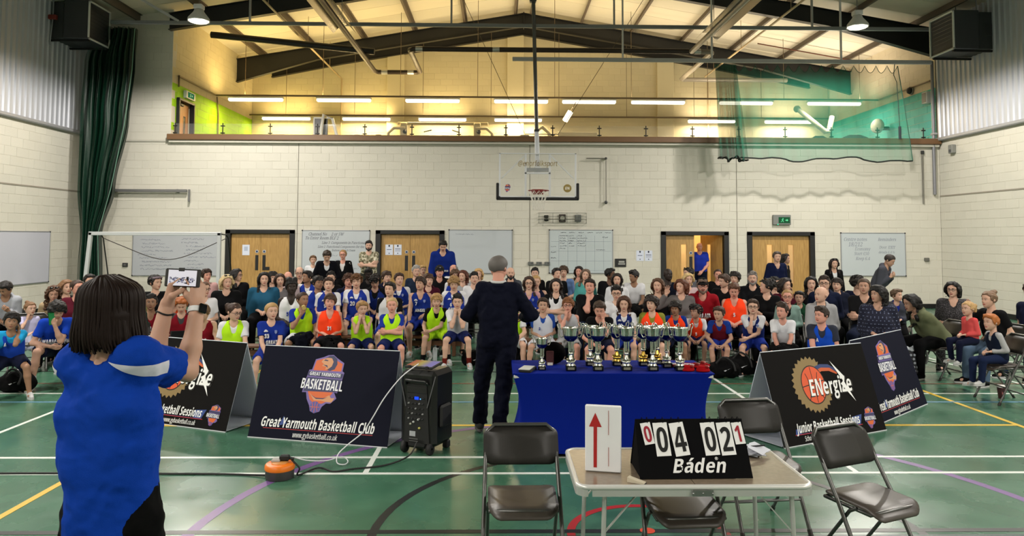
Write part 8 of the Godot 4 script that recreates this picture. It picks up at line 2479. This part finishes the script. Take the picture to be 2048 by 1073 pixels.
	person({l="dark haired boy in a green hooded collar, mouth open",x=4.849,z=-11.9,yaw=-0.375,s=0.713,seat=0.43,hair=["short",Color("14100f")],wear=[["hoodie",Color("163a26")],["trousers",Color("0b0b0d")]],kind="k",skin=1,hy=-0.15})
	person({l="woman with long black hair before the right door frame",x=5.336,z=-12.601,yaw=-0.377,s=0.97,seat=0.43,hair=["long",Color("0d0a0a")],wear=[["tee",Color("0b0b0d")],["trousers",Color("0b0b0d")]],kind="w",bust=true,hy=0.1})
	person({l="man with black glasses in a navy and white hooded top",x=5.277,z=-11.941,yaw=-0.398,s=1.04,seat=0.43,hair=["crop",Color("2a201b")],wear=[["hoodie",Color("10162c")],["vest",Color("10162c"),0.03],["trousers",Color("0b0b0d")]],bits="glasses",hy=-0.1,fat=1.1})
	person({l="bald man in a light grey hooded top, turned left",x=4.675,z=-10.7,yaw=-0.415,s=0.911,seat=0.43,hair=["",Color("33221a")],wear=[["hoodie",Color("8e8e90")],["trousers",Color("15161c")]],hy=-0.7,fat=1.08,arms=["knee","lap"],skin=0})
	person({l="boy with shaved sides in a white vest with navy edging",x=3.997,z=-10.4,yaw=-0.384,s=0.756,seat=0.36,hair=["quiff",Color("2e2119")],wear=[["tee",Color("c8c8cc")],["vest",Color("bdbdc2"),0.022],["shorts",Color("0b0b0d")]],hy=-0.5,lean=0.3,arms=["clasp","clasp"],kind="m",skin=5,fat=1.1,badge=true,ink=Color("7a80a0")})
	person({l="sturdy boy in a bright blue vest over dark grey sleeves, turned left",x=4.2,z=-9.6,yaw=-0.44,s=0.787,seat=0.36,hair=["crop",Color("261a14")],wear=[["tee",Color("2a2e3a")],["vest",Color("1140a4"),0.024],["shorts",Color("10142a")]],hy=-0.65,lean=0.25,arms=["clasp","knee"],fat=1.22,skin=5,num=[["A",0.05,-0.07,-0.03]]})
	person({l="dark haired person in a navy coat behind the grey hooded man",x=5.92,z=-12.9,yaw=-0.396,s=0.921,seat=0.43,hair=["fringe",Color("1f1714")],wear=[["hoodie",Color("131726")],["trousers",Color("0b0b0d")]],hy=-0.2})
	person({l="person in a black cap turned right, white sleeves showing",x=6.283,z=-12.92,yaw=-0.413,s=0.97,seat=0.43,hair=["mop",Color("16110f")],wear=[["tee",Color("10142a")],["long",Color("b9aeb0"),0.008],["trousers",Color("0b0b0d")]],bits="cap beanie",hy=1.1})
	person({l="short haired man in a black polo shirt with folded arms",x=5.617,z=-11.329,yaw=-0.441,s=1.03,seat=0.43,hair=["buzz",Color("43362b")],wear=[["tee",Color("121214"),0.016,0.06],["trousers",Color("161d30")]],arms=["cross","cross"],hy=-0.1,skin=1})
	person({l="woman with black bobbed hair in a navy dotted blouse",x=5.241,z=-10.181,yaw=-0.475,s=0.98,seat=0.43,hair=["bobfringe",Color("0c0a0a")],wear=[["long",pattern('dots'),0.02],["trousers",Color("111522")]],kind="w",bust=true,fat=1.25,hy=-0.75,skin=1,arms=["lap","lap"]})
	person({l="small child in blue with a grey jacket beside the dotted blouse",x=6.72,z=-12.447,yaw=-0.451,s=0.72,seat=0.43,hair=["short",Color("4b3a2a")],wear=[["hoodie",Color("1a2a80")],["hoodie",Color("3a3c46"),0.03,0.1],["trousers",Color("0b0b0d")]],kind="k",hy=0.9,lean=0.1})
	person({l="woman with long black hair in an olive hooded top, bent forward over her phone",x=6.228,z=-10.442,yaw=-1.5,s=0.98,seat=0.43,hair=["long",Color("080707")],wear=[["hoodie",Color("5c6148"),0.026],["trousers",Color("0b0b0d")]],kind="w",lean=0.72,hp=0.25,fat=1.15,arms=["phone","phone"],skin=1})
	person({l="woman with black hair and dark glasses in a black patterned blouse",x=6.93,z=-11.214,yaw=-0.6,s=0.97,seat=0.43,hair=["bob",Color("0c0a0a")],wear=[["tee",pattern('speckle'),0.02,0.07],["trousers",pattern('speckle')]],bits="glasses",kind="w",bust=true,hy=-0.25,arms=["lap","lap"],fat=1.1,sleeve=1})
	person({l="woman in black with a topknot raising her open hand, by the right wall",x=6.768,z=-9.95,yaw=-1.45,s=0.897,seat=0.45,hair=["bun",Color("6a5340")],wear=[["tee",Color("0b0b0d"),0.02],["trousers",Color("4d6076")]],kind="w",bust=true,hy=0.1,lean=0.25,arms=["wave","lap"],fat=1.2})
	person({l="little girl with a blonde ponytail in a coral top, sitting on a lap",x=6.227,z=-9.72,yaw=-1.45,s=0.578,seat=0.56,hair=["pony",Color("a8875a")],wear=[["long",Color("c24a4a"),0.018],["trousers",Color("10142a")]],kind="k",hy=0.2,arms=["lap","lap"],shoe=Color("b0b0b0"),cell=0.018,feet=[Vector3(-0.1,0.56,0.42),Vector3(0.1,0.54,0.4)]})
	person({l="ginger boy in a navy gilet with white sleeves on a folding chair",x=6.054,z=-8.92,yaw=-1.6,s=0.62,seat=0.45,hair=["short",Color("9a5a2a")],wear=[["long",Color("9a9a9c"),0.014],["vest",Color("0e1526"),0.03],["trousers",Color("16203c")]],kind="k",hy=0.25,lean=0.2,arms=["lap","lap"],shoe=Color("b4b4b4"),cell=0.018,feet=[Vector3(-0.12,0.27,0.46),Vector3(0.1,0.32,0.42)]})
	person({l="person in blue jeans at the right edge, only the legs in view",x=7.585,z=-10.417,yaw=-1.2,s=1,seat=0.43,hair=["short",Color("33221a")],wear=[["tee",Color("10142a")],["trousers",Color("17254a")]],skin=1})
	person({l="man in a dark suit standing with his head bowed before the whiteboard",x=-3.827,z=-16.6,yaw=0.25,s=1.026,hair=["short",Color("2a1f19")],wear=[["tee",Color("c8c8cc")],["long",Color("0a0b12"),0.022,0.09],["trousers",Color("0a0b12")]],stand=true,lean=0.5,hp=0.6,arms=["front","front"]})
	person({l="small fair child standing at the whiteboard behind the bowed man",x=-4.627,z=-18.6,yaw=0.3,s=0.86,hair=["short",Color("5a4029")],wear=[["tee",Color("c8c8cc")],["trousers",Color("10142a")]],stand=true,kind="k"})
	person({l="fair woman with glasses in a black cardigan over a white top, standing",x=-3.705,z=-17.8,yaw=0.0,s=0.962,hair=["tied",Color("8a6b45")],wear=[["tee",Color("b9b4b4")],["long",Color("0b0b0d"),0.02,0.13],["trousers",Color("0b0b0d")]],stand=true,bits="glasses",kind="w",skin=5,arms=["side","side"]})
	person({l="man in a camouflage T-shirt standing with folded arms between board and doors",x=-3.231,z=-18.6,yaw=0.05,s=1.099,hair=["crop+beard",Color("1a1310")],wear=[["tee",pattern('camo'),0.018],["trousers",Color("3a3c34")]],stand=true,arms=["cross","cross"]})
	person({l="man in a blue hooded top leaning forward beside the second doors",x=-1.293,z=-17.2,yaw=0.1,s=1.146,hair=["short",Color("14100f")],wear=[["hoodie",Color("10256e"),0.026],["trousers",Color("0b0b0d")]],stand=true,lean=0.32,hp=0.5,arms=["side","side"],bw=1.1,num=[["GREAT YARMOUTH",0.022,0.0,-0.17,0.012]]})
	person({l="bald man in a blue polo shirt standing in the lit doorway",x=5.765,z=-21.2,yaw=-0.15,s=1.082,hair=["",Color("6f6b68")],wear=[["tee",Color("1c2f94"),0.018],["trousers",Color("0d1222")]],stand=true,arms=["side","front"],skin=5,fat=1.08})
	person({l="smiling man in a navy jacket standing before the glazed doors",x=6.146,z=-16.4,yaw=0.1,s=0.98,hair=["short",Color("4a3f38")],wear=[["long",Color("0c1330"),0.024,0.07],["trousers",Color("0d1222")]],stand=true,lean=0.15,arms=["side","side"],hy=-0.2,fat=1.1})
	person({l="bare armed woman with long dark hair behind the man in the navy jacket",x=6.688,z=-17.3,yaw=0.9,s=0.93,hair=["long",Color("150f0d")],wear=[["vest",Color("0b0b0d")],["trousers",Color("0b0b0d")]],stand=true,kind="w",arms=["side","side"],skin=1})
	person({l="woman in a black blazer with sunglasses on her hair, standing by the right whiteboard",x=7.546,z=-16.6,yaw=-0.1,s=0.873,hair=["long",Color("1d1413")],wear=[["tee",Color("c8c8cc"),0.008],["long",Color("08080a"),0.022,0.14],["trousers",Color("0b0b0d")]],stand=true,bits="shades",kind="w",arms=["side","side"],skin=0})
	person({l="balding man in a grey hooded top bending his head, standing before the right whiteboard",x=7.682,z=-15,yaw=0.75,s=1,hair=["buzz",Color("2a2320")],wear=[["hoodie",Color("3d3e46"),0.026],["trousers",Color("0b0b0d")]],stand=true,lean=0.4,hp=0.55,arms=["phone","phone"],skin=1})
	crowd_chairs([
		[-7.68,-11.77,0.49,0],[-6.77,-10.90,0.49,2],[-6.78,-11.50,0.46,4],[-6.95,-12.10,0.45,5],[-6.30,-11.25,0.45,6],[-6.86,-12.62,0.42,7],[-4.86,-9.97,0.42,8],[-5.36,-11.20,0.40,9],
		[-5.60,-12.27,0.37,10],[-4.92,-11.40,0.36,12],[-5.71,-14.64,0.31,15],[-4.55,-11.60,0.33,16],[-4.48,-12.34,0.30,17],[-5.04,-14.41,0.28,18],[-4.10,-13.10,0.26,20],[-4.01,-13.75,0.24,21],
		[-4.44,-14.70,0.24,22],[-4.02,-14.30,0.23,23],[-3.19,-11.55,0.24,25],[-4.05,-15.24,0.21,26],[-3.70,-14.47,0.20,28],[-3.13,-12.95,0.20,29],[-2.85,-12.56,0.19,30],[-3.20,-14.27,0.18,31],
		[-2.65,-13.21,0.16,33],[-2.44,-12.86,0.15,34],[-2.21,-13.40,0.13,36],[-2.71,-15.57,0.13,37],[-2.16,-14.38,0.12,38],[-1.71,-11.79,0.12,39],[-1.84,-13.84,0.10,40],[-1.75,-15.85,0.08,41],
		[-1.79,-17.58,0.07,42],[-1.32,-12.62,0.08,43],[-1.27,-13.55,0.07,44],[-1.24,-15.65,0.05,45],[-1.01,-16.72,0.04,46],[-0.71,-14.96,0.02,47],[-0.76,-12.79,0.03,48],[-0.89,-15.34,0.03,49],
		[-0.47,-14.25,0.01,50],[-0.42,-15.78,0.01,51],[0.25,-15.10,-0.03,56],[0.79,-16.00,-0.06,57],[0.54,-12.98,-0.06,58],[0.68,-13.33,-0.07,59],[0.96,-12.33,-0.10,61],[1.39,-15.82,-0.09,62],
		[1.20,-15.38,-0.09,63],[1.80,-16.61,-0.11,64],[1.78,-15.19,-0.12,65],[1.47,-11.91,-0.14,66],[2.25,-14.95,-0.15,69],[2.24,-14.00,-0.16,70],[1.83,-11.51,-0.18,71],[2.75,-15.02,-0.18,72],
		[2.60,-12.08,-0.22,74],[3.33,-14.54,-0.22,75],[2.96,-11.95,-0.25,77],[3.54,-13.82,-0.24,78],[4.11,-16.06,-0.23,79],[3.37,-12.20,-0.27,82],[4.63,-15.59,-0.26,83],[4.01,-13.11,-0.29,84],
		[4.44,-13.86,-0.29,85],[3.70,-11.61,-0.31,86],[4.64,-13.49,-0.31,87],[4.28,-11.81,-0.35,88],[4.90,-13.10,-0.34,89],[4.77,-12.29,-0.36,92],[4.42,-11.30,-0.37,93],[4.85,-11.90,-0.38,94],
		[5.34,-12.60,-0.38,95],[5.28,-11.94,-0.40,96],[4.67,-10.70,-0.42,97],[5.92,-12.90,-0.40,100],[6.28,-12.92,-0.41,101],[5.62,-11.33,-0.44,102],[5.24,-10.18,-0.48,103],[6.72,-12.45,-0.45,104],
		[6.23,-10.44,-1.50,105],[6.93,-11.21,-0.60,106],[6.77,-9.95,-1.45,107],[6.05,-8.92,-1.60,109],[7.59,-10.42,-1.20,110]])
	crowd_props()
func pattern(kind:String)->StandardMaterial3D:
	if not mats.has("p"+kind):
		var im:=Image.create(128,128,false,Image.FORMAT_RGB8)
		var f:=noise(41,0.035,2)
		var f2:=noise(42,0.05,2)
		var rng:=RandomNumberGenerator.new()
		rng.seed=4
		for y in 128:
			for x in 128:
				var c:=Color(0.05,0.065,0.15)
				if kind=="camo":
					var a:=f.get_noise_2d(x,y)
					var b:=f2.get_noise_2d(x,y)
					c=Color(0.62,0.60,0.50)
					if a>0.12:c=Color(0.30,0.31,0.22)
					elif a<-0.18:c=Color(0.80,0.78,0.70)
					if b>0.25:c=Color(0.38,0.33,0.24)
				elif kind=="dots":
					var px:=(x+(8 if(y/16)%2 else 0))%16-8
					var py:=y%16-8
					if px*px+py*py<5:
						c=Color(0.5,0.54,0.66)
				else:
					c=Color(0.055,0.052,0.06)if rng.randf()<0.8 else Color(0.42,0.40,0.42)
				im.set_pixel(x,y,c)
		var m:=StandardMaterial3D.new()
		m.albedo_texture=ImageTexture.create_from_image(im)
		m.uv1_triplanar=true
		m.uv1_scale=Vector3.ONE*{"camo":2.2,"dots":2.6,"speckle":1.6}[kind]
		m.roughness=0.95
		mats["p"+kind]=m
	return mats["p"+kind]
func crowd_chairs(at:Array)->void:
	var c0:Node3D=null
	for e in at:
		var c:Node3D=copy(c0,"spectator_chair",Vector3.ZERO)if c0 else folding_chair("spectator_chair","","spectators' chairs")
		if c0==null:
			c0=c
		c.position=Vector3(e[0],0,e[1])+Basis(Vector3.UP,e[2])*Vector3(0,0,-0.05)
		c.rotation.y=e[2]
		relabel(c," ".join(("folding chair under the "+said[e[3]]).split(" ").slice(0,16)).trim_suffix(","))
func held(holder:String,hand_:int,called:String,label:String,category:String,size:Vector3,tilt:Vector3,c:Color,c2:Color,off:=Vector3.ZERO)->void:
	for l in said:
		if holder in l:
			var w:Array=who[l]
			var j:Dictionary=w[1]
			var at:Vector3=w[2]*((j["W%d"%hand_]if hand_ else(j["W1"]+j["W-1"])*0.5)+(j["dir%d"%hand_]if hand_ else j.fw)*0.09*w[0].s+off)
			var t:=thing(called,label,category,at)
			t.basis=w[2].basis*Basis.from_euler(tilt)
			part("shell",Geo.new().box(Vector3.ZERO,size,minf(size.x,size.z)*0.3),paint(c,0.35),t)
			part("face",Geo.new().box(Vector3(0,0,size.z*0.5+0.001),Vector3(size.x*0.86,size.y*0.86,0.002)),paint(c2,0.15),t)
			return
func lap_cloth(holder:String,label:String,category:String,c:Color,hang:float)->void:
	for l in said:
		if holder in l:
			var w:Array=who[l]
			var j:Dictionary=w[1]
			var s:float=w[0].s
			var a:Vector3=(j.K1+j["K-1"])*0.5+Vector3(0,0.05,-0.1)*s
			var b:=bone(a+Vector3(-0.12,0,0.02),a+Vector3(0.12,0.03,0),0.06,0.07,0.05)
			b.append_array(bone(a+Vector3(0.02,0.02,0.08),a+Vector3(0.07,-hang,0.14),0.055,0.09,0.05))
			b.append_array(bone(a+Vector3(-0.04,0.03,0.08),a+Vector3(-0.02,-hang,0.13),0.05,0.08,0.05))
			var t:=thing("jacket",label,category,w[2].origin)
			t.basis=w[2].basis
			part("folds",nets(b,PackedFloat32Array(),0.018,noise(int(hang*100),9.0,2),0.03),cloth(c),t)
			part("collar",Geo.new().tube(smooth([a+Vector3(-0.1,0.06,0.0),a+Vector3(0.0,0.09,-0.02),a+Vector3(0.1,0.07,0.0)]),0.018,6),cloth(c.lightened(0.06)),t)
			return
func crowd_props()->void:
	var blk:=Color(0.02,0.02,0.025)
	held("green phone",1,"phone","green cased phone held at the face of the boy in yellow trainers","phone",Vector3(0.085,0.17,0.014),Vector3(0.3,0.4,0.2),Color(0.05,0.42,0.2),Color(0.08,0.5,0.26))
	held("beige cardigan with",1,"phone","dark blue phone held up by the woman in the beige cardigan","phone",Vector3(0.16,0.10,0.012),Vector3(0.2,0.0,0.3),Color(0.03,0.05,0.17),Color(0.04,0.07,0.2),Vector3(0,0.06,0.02))
	held("holding a tablet",1,"tablet","dark tablet on the lap of the ginger boy in maroon","tablet",Vector3(0.2,0.14,0.012),Vector3(-0.5,0,0),blk,Color(0.06,0.06,0.07),Vector3(-0.05,0.03,0.0))
	held("olive hooded top",0,"phone","black phone in the hands of the woman in the olive hooded top","phone",Vector3(0.08,0.16,0.011),Vector3(-1.0,0,0),blk,Color(0.10,0.10,0.11))
	held("topknot",1,"phone","black phone in the lower hand of the woman with the topknot","phone",Vector3(0.08,0.15,0.011),Vector3(-0.3,-0.6,0),blk,Color(0.05,0.05,0.055))
	held("food to the mouth",-1,"snack","small pale snack held at the mouth of the teenager in yellow","food",Vector3(0.05,0.07,0.03),Vector3(0.2,0,0.4),Color(0.75,0.68,0.42),Color(0.7,0.62,0.38),Vector3(0,0.04,0.02))
	lap_cloth("food to the mouth","navy jacket hanging over the knee of the teenager in yellow","jacket",Color(0.025,0.035,0.08),0.36)
	lap_cloth("jacket on his lap","black jacket bunched on the lap of the boy in the white T-shirt","jacket",Color(0.015,0.015,0.018),0.05)
	lap_cloth("numbered 31","black and white kit on the knees of the boy numbered 31","kit",Color(0.03,0.03,0.04),0.2)
	lap_cloth("shaved sides","black top bunched on the lap of the boy with shaved sides","jacket",Color(0.02,0.02,0.022),0.04)
func build_foreground()->void:
	var navy:=cloth(Color(0.03,0.04,0.10))
	var man:={l="grey haired man in dark navy walking towards the crowd with a microphone, seen from behind",x=0.0,z=-7.42,yaw=PI,s=1.045,stand=true,hair=["buzz",Color(0.34,0.32,0.31)],skin=5,kind="m",
		lean=0.06,hy=-0.55,hp=0.05,feet=[Vector3(-0.01,0.0,-0.14),Vector3(0.17,0.02,0.1)],arms=[Vector3(-0.25,0.17,0.26),Vector3(0.17,0.16,0.27)],hand="grip",
		wear=[["long",navy,0.026,0.02],["trousers",navy,0.024]],folds=noise(51,9.0,2),cell=0.016,clothcell=0.013,handcell=0.005,shoe=Color(0.30,0.29,0.29),sole=Color(0.32,0.31,0.31),toe=0.12,bw=0.98,fat=0.97}
	var m:=person(man)
	var j:=joints(man)
	var col:=Geo.new()
	var ring:=[]
	for k in 20:
		ring.append(j.N+Vector3(cos(TAU*k/20.0)*0.066,0.03+0.008*sin(TAU*k/20.0),sin(TAU*k/20.0)*0.066))
	part("white_collar",col.tube(ring,0.016,6,true),cloth(Color(0.7,0.7,0.7)),m)
	ring=[]
	for k in 20:
		ring.append(j.N+Vector3(cos(TAU*k/20.0)*0.082,0.0+0.01*sin(TAU*k/20.0),sin(TAU*k/20.0)*0.078))
	part("jacket_collar",Geo.new().tube(ring,0.024,8,true),navy,m)
	var mic:=thing("microphone","silver handheld microphone in the speaking man's right hand","microphone",Vector3(0,0,0))
	var w:Vector3=Transform3D(Basis(Vector3.UP,PI),Vector3(man.x,0,man.z))*(j["W-1"]+j["dir-1"]*0.09+Vector3(0,-0.02,0))
	part("grip",Geo.new().tube([w+Vector3(-0.09,0.06,0.0),w+Vector3(0.06,-0.03,0.0)],0.014,10),paint(Color(0.5,0.5,0.52),0.3,0.7),mic)
	part("mesh_head",ball(w+Vector3(-0.12,0.075,0.0),Vector3(0.028,0.028,0.028),12),paint(Color(0.6,0.6,0.62),0.35,0.8),mic)
	var royal:=StandardMaterial3D.new()
	royal.albedo_color=Color(0.03,0.20,0.56)
	royal.roughness=0.85
	royal.metallic_specular=0.2
	royal.normal_enabled=true
	var weave:=NoiseTexture2D.new()
	weave.width=256
	weave.height=256
	weave.seamless=true
	weave.as_normal_map=true
	weave.bump_strength=3.0
	weave.noise=noise(61,0.25,2)
	royal.normal_texture=weave
	royal.normal_scale=0.25
	royal.uv1_triplanar=true
	royal.uv1_scale=Vector3.ONE*4.0
	var lady:={l="woman with dark shoulder length hair in a blue shirt, filming with her phone held up",x=-1.318,z=-2.62,yaw=PI-0.22,side=0.075,s=1.065,stand=true,hair=["own",Color(0.03,0.02,0.018)],skin=1,kind="w",bust=true,
		lean=0.0,arms=[Vector3(-0.028,0.655,0.372),Vector3(0.082,0.655,0.345)],fingers={-1:Vector3(0.12,0.95,0.2).normalized(),1:Vector3(-0.18,0.95,0.22).normalized()},hints={-1:Vector3(-0.12,-0.9,0),1:Vector3(-0.05,-0.9,0)},hand="grip",shrug=0.06,
		wear=[["tee",royal,0.02],["trousers",Color(0.012,0.012,0.014),0.0]],folds=noise(52,7.0,3),cell=0.012,clothcell=0.0095,handcell=0.0036,shoe=Color(0.03,0.03,0.03),bw=0.69,fat=0.90,sleeve=0.68,hem=0.10}
	var jl:=joints(lady)
	lady.palms={-1:Vector3(1.0,-0.1,0.15).normalized(),1:Vector3(-0.9,-0.4,0.15).normalized()}
	m=person(lady)
	var b:=PackedFloat32Array()
	b.append_array(bone(Vector3(0,0.036,0.0),Vector3(0,0.022,-0.028),0.081,0.083,0.03))
	var rng:=RandomNumberGenerator.new()
	rng.seed=12
	var locks:=Geo.new()
	for k in 280:
		var a:=lerpf(-2.45,2.45,(k+0.5)/280.0+rng.randf()*0.008)
		var d:=Vector3(sin(a),0,-cos(a))
		var deep:=rng.randf()*0.012
		var p0:=Vector3(d.x*0.012,0.13-deep,-0.02+d.z*0.045)
		var p1:=Vector3(d.x*(0.09-deep*0.7),0.088-deep,d.z*(0.097-deep*0.7)-0.012)
		var p2:=Vector3(d.x*(0.104-deep),0.0,d.z*(0.108-deep)-0.012)
		var p3:=Vector3(d.x*(0.116-deep)+0.012*(rng.randf()-0.5),-0.07,d.z*(0.112-deep)-0.012)
		var low:=-0.085-0.025*rng.randf()-0.012*cos(a)
		var p4:=Vector3(d.x*(0.122-deep*2.0)+0.014*(rng.randf()-0.5),low,d.z*(0.108-deep*2.0)-0.008)
		locks.tube(smooth([p0,p1,p2,p3,p4],4),0.0095,6,false,0.003)
		if k%2:
			var inn:=Vector3(0.86,1.0,0.86)
			b.append_array(bone(p1*inn,p2*inn,0.009,0.009,0.012)+bone(p2*inn,p3*inn,0.009,0.009,0.012)+bone(p3*inn,p4.lerp(p3,0.4)*inn,0.009,0.006,0.012))
	for s in[-1.0,1.0]:
		b.append_array(bone(Vector3(s*0.04,0.0,-0.045),Vector3(s*0.045,-0.06,-0.045),0.052,0.046,0.03))
	var hx:=Transform3D(Basis.from_scale(Vector3.ONE*jl.hs),jl.H)
	var hm:=StandardMaterial3D.new()
	hm.albedo_color=Color(0.10,0.066,0.055)
	hm.roughness=0.5
	hm.metallic_specular=0.22
	part("hair",nets(b,cut(Vector3(0,-0.03,0.16),Vector3(0,-0.3,0.16),0.1),0.007).add(locks),hm,m,hx)
	var w2:=layer(lady,jl,"tee",0.02*lady.s)
	var shirt:=nets(w2[0],w2[1],0.0095,lady.folds,0.012)
	for e in[[-1.0,[Vector2(-0.02,1.525),Vector2(-0.30,1.495),Vector2(-0.30,1.44),Vector2(-0.15,1.462)]],[1.0,[Vector2(0.17,1.49),Vector2(0.33,1.56),Vector2(0.33,1.50),Vector2(0.19,1.455)]]]:
		var g:=Geo.new()
		var pl:Array=e[1]
		var mid:=Vector2.ZERO
		for p in pl:
			mid+=p/pl.size()
		for k in range(0,shirt.i.size(),3):
			var tri:=[]
			for q in 3:
				tri.append([shirt.v[shirt.i[k+q]],shirt.n[shirt.i[k+q]]])
			for q in pl.size()+1:
				var a:Vector2=pl[q%pl.size()]
				var c:Vector2=pl[(q+1)%pl.size()]
				var nrm:=Vector2(c.y-a.y,a.x-c.x)
				if nrm.dot(mid-a)<0.0:
					nrm=-nrm
				var out:=[]
				for r in tri.size():
					var p:Array=tri[r]
					var o:Array=tri[(r+1)%tri.size()]
					var dp:float=nrm.dot(Vector2(p[0].x,p[0].y)-a)if q<pl.size()else 0.075-p[0].z
					var dq:float=nrm.dot(Vector2(o[0].x,o[0].y)-a)if q<pl.size()else 0.075-o[0].z
					if dp>=0.0:
						out.append(p)
					if(dp>=0.0)!=(dq>=0.0):
						var f:float=dp/(dp-dq)
						out.append([p[0].lerp(o[0],f),p[1].lerp(o[1],f)])
				tri=out
				if tri.size()<3:
					break
			for r in range(1,tri.size()-1):
				var base:=g.v.size()
				for p in[tri[0],tri[r],tri[r+1]]:
					g.v.append(p[0]+p[1]*0.0022)
					g.n.append(p[1])
					g.i.append(base)
					base+=1
		if g.v.size():
			part("white_sleeve_flash",g,cloth(Color(0.72,0.72,0.76)),m)
	for t in[-1,1]:
		var W:Vector3=jl["W%d"%t]
		var E:Vector3=jl["E%d"%t]
		var ax:=(E-W).normalized()
		var c:=W+ax*(0.02 if t<0 else 0.035)
		var bb:=Basis(ax.cross(Vector3.RIGHT).normalized(),ax,ax.cross(Vector3.RIGHT).normalized().cross(ax))
		if t>0:
			var pts:=[]
			for k in 18:
				pts.append(c+bb*Vector3(cos(TAU*k/18.0)*0.032,0.006*sin(TAU*k/9.0),sin(TAU*k/18.0)*0.032))
			single("hair_tie",Geo.new().tube(pts,0.0035,6,true),paint(Color(0.02,0.02,0.02)),"thin black band round the filming woman's left wrist","band","",m.transform)
		else:
			var wt:=thing("smart_watch","square dark watch on a white strap round the filming woman's right wrist","watch",Vector3(lady.x,0,lady.z),"",lady.yaw)
			var band:=Geo.new()
			band.lathe([Vector2(0.0315,-0.011),Vector2(0.0335,-0.009),Vector2(0.034,0.009),Vector2(0.0315,0.011)],24,Transform3D(bb,c))
			part("white_strap",band,paint(Color(0.78,0.78,0.78),0.5),wt)
			var side:=Vector3(-0.9,0,-0.35)
			side=(side-ax*side.dot(ax)).normalized()
			part("watch_case",Geo.new().box(c+side*0.036,Vector3(0.034,0.038,0.011),0.004,Basis(ax.cross(side),ax,side)),paint(Color(0.03,0.03,0.035),0.2),wt)
			part("watch_glass",Geo.new().box(c+side*0.042,Vector3(0.028,0.032,0.002),0.0005,Basis(ax.cross(side),ax,side)),paint(Color(0.01,0.01,0.012),0.08),wt)
	var ph:=thing("phone","black phone held sideways in both hands, its screen showing the crowd","phone",Vector3(-1.257,1.783,-2.985))
	ph.basis=Basis(Vector3.BACK,-0.04)*Basis(Vector3.RIGHT,-0.08)
	part("phone_case",Geo.new().box(Vector3.ZERO,Vector3(0.14,0.072,0.010),0.004),paint(Color(0.02,0.02,0.022),0.4),ph)
	part("ring_grip",Geo.new().box(Vector3(-0.005,0.033,0.006),Vector3(0.024,0.014,0.004),0.0018),paint(Color(0.015,0.015,0.015),0.5),ph)
	var im:=Image.create(96,48,false,Image.FORMAT_RGB8)
	im.fill(Color(0.80,0.79,0.80))
	var r2:=RandomNumberGenerator.new()
	r2.seed=8
	for k in 240:
		var x:=r2.randi_range(4,88)
		var y:=r2.randi_range(22,38)
		im.fill_rect(Rect2i(x,y,r2.randi_range(1,3),r2.randi_range(1,3)),[Color(0.08,0.08,0.16),Color(0.10,0.12,0.40),Color(0.75,0.75,0.78),Color(0.05,0.05,0.06)][k%4])
	im.fill_rect(Rect2i(62,20,8,22),Color(0.04,0.04,0.07))
	var sm:=StandardMaterial3D.new()
	sm.albedo_color=Color(0.03,0.03,0.03)
	sm.emission_enabled=true
	sm.emission_texture=ImageTexture.create_from_image(im)
	sm.emission_operator=BaseMaterial3D.EMISSION_OP_MULTIPLY
	sm.emission=Color.WHITE
	sm.emission_energy_multiplier=SCREEN
	sm.roughness=0.15
	var sg:=Geo.new()
	sg.quad(Vector3(-0.056,-0.031,0.0056),Vector3(-0.056,0.031,0.0056),Vector3(0.056,0.031,0.0056),Vector3(0.056,-0.031,0.0056),Vector3.BACK)
	part("screen",sg,sm,ph)
const SCREEN:=2.2
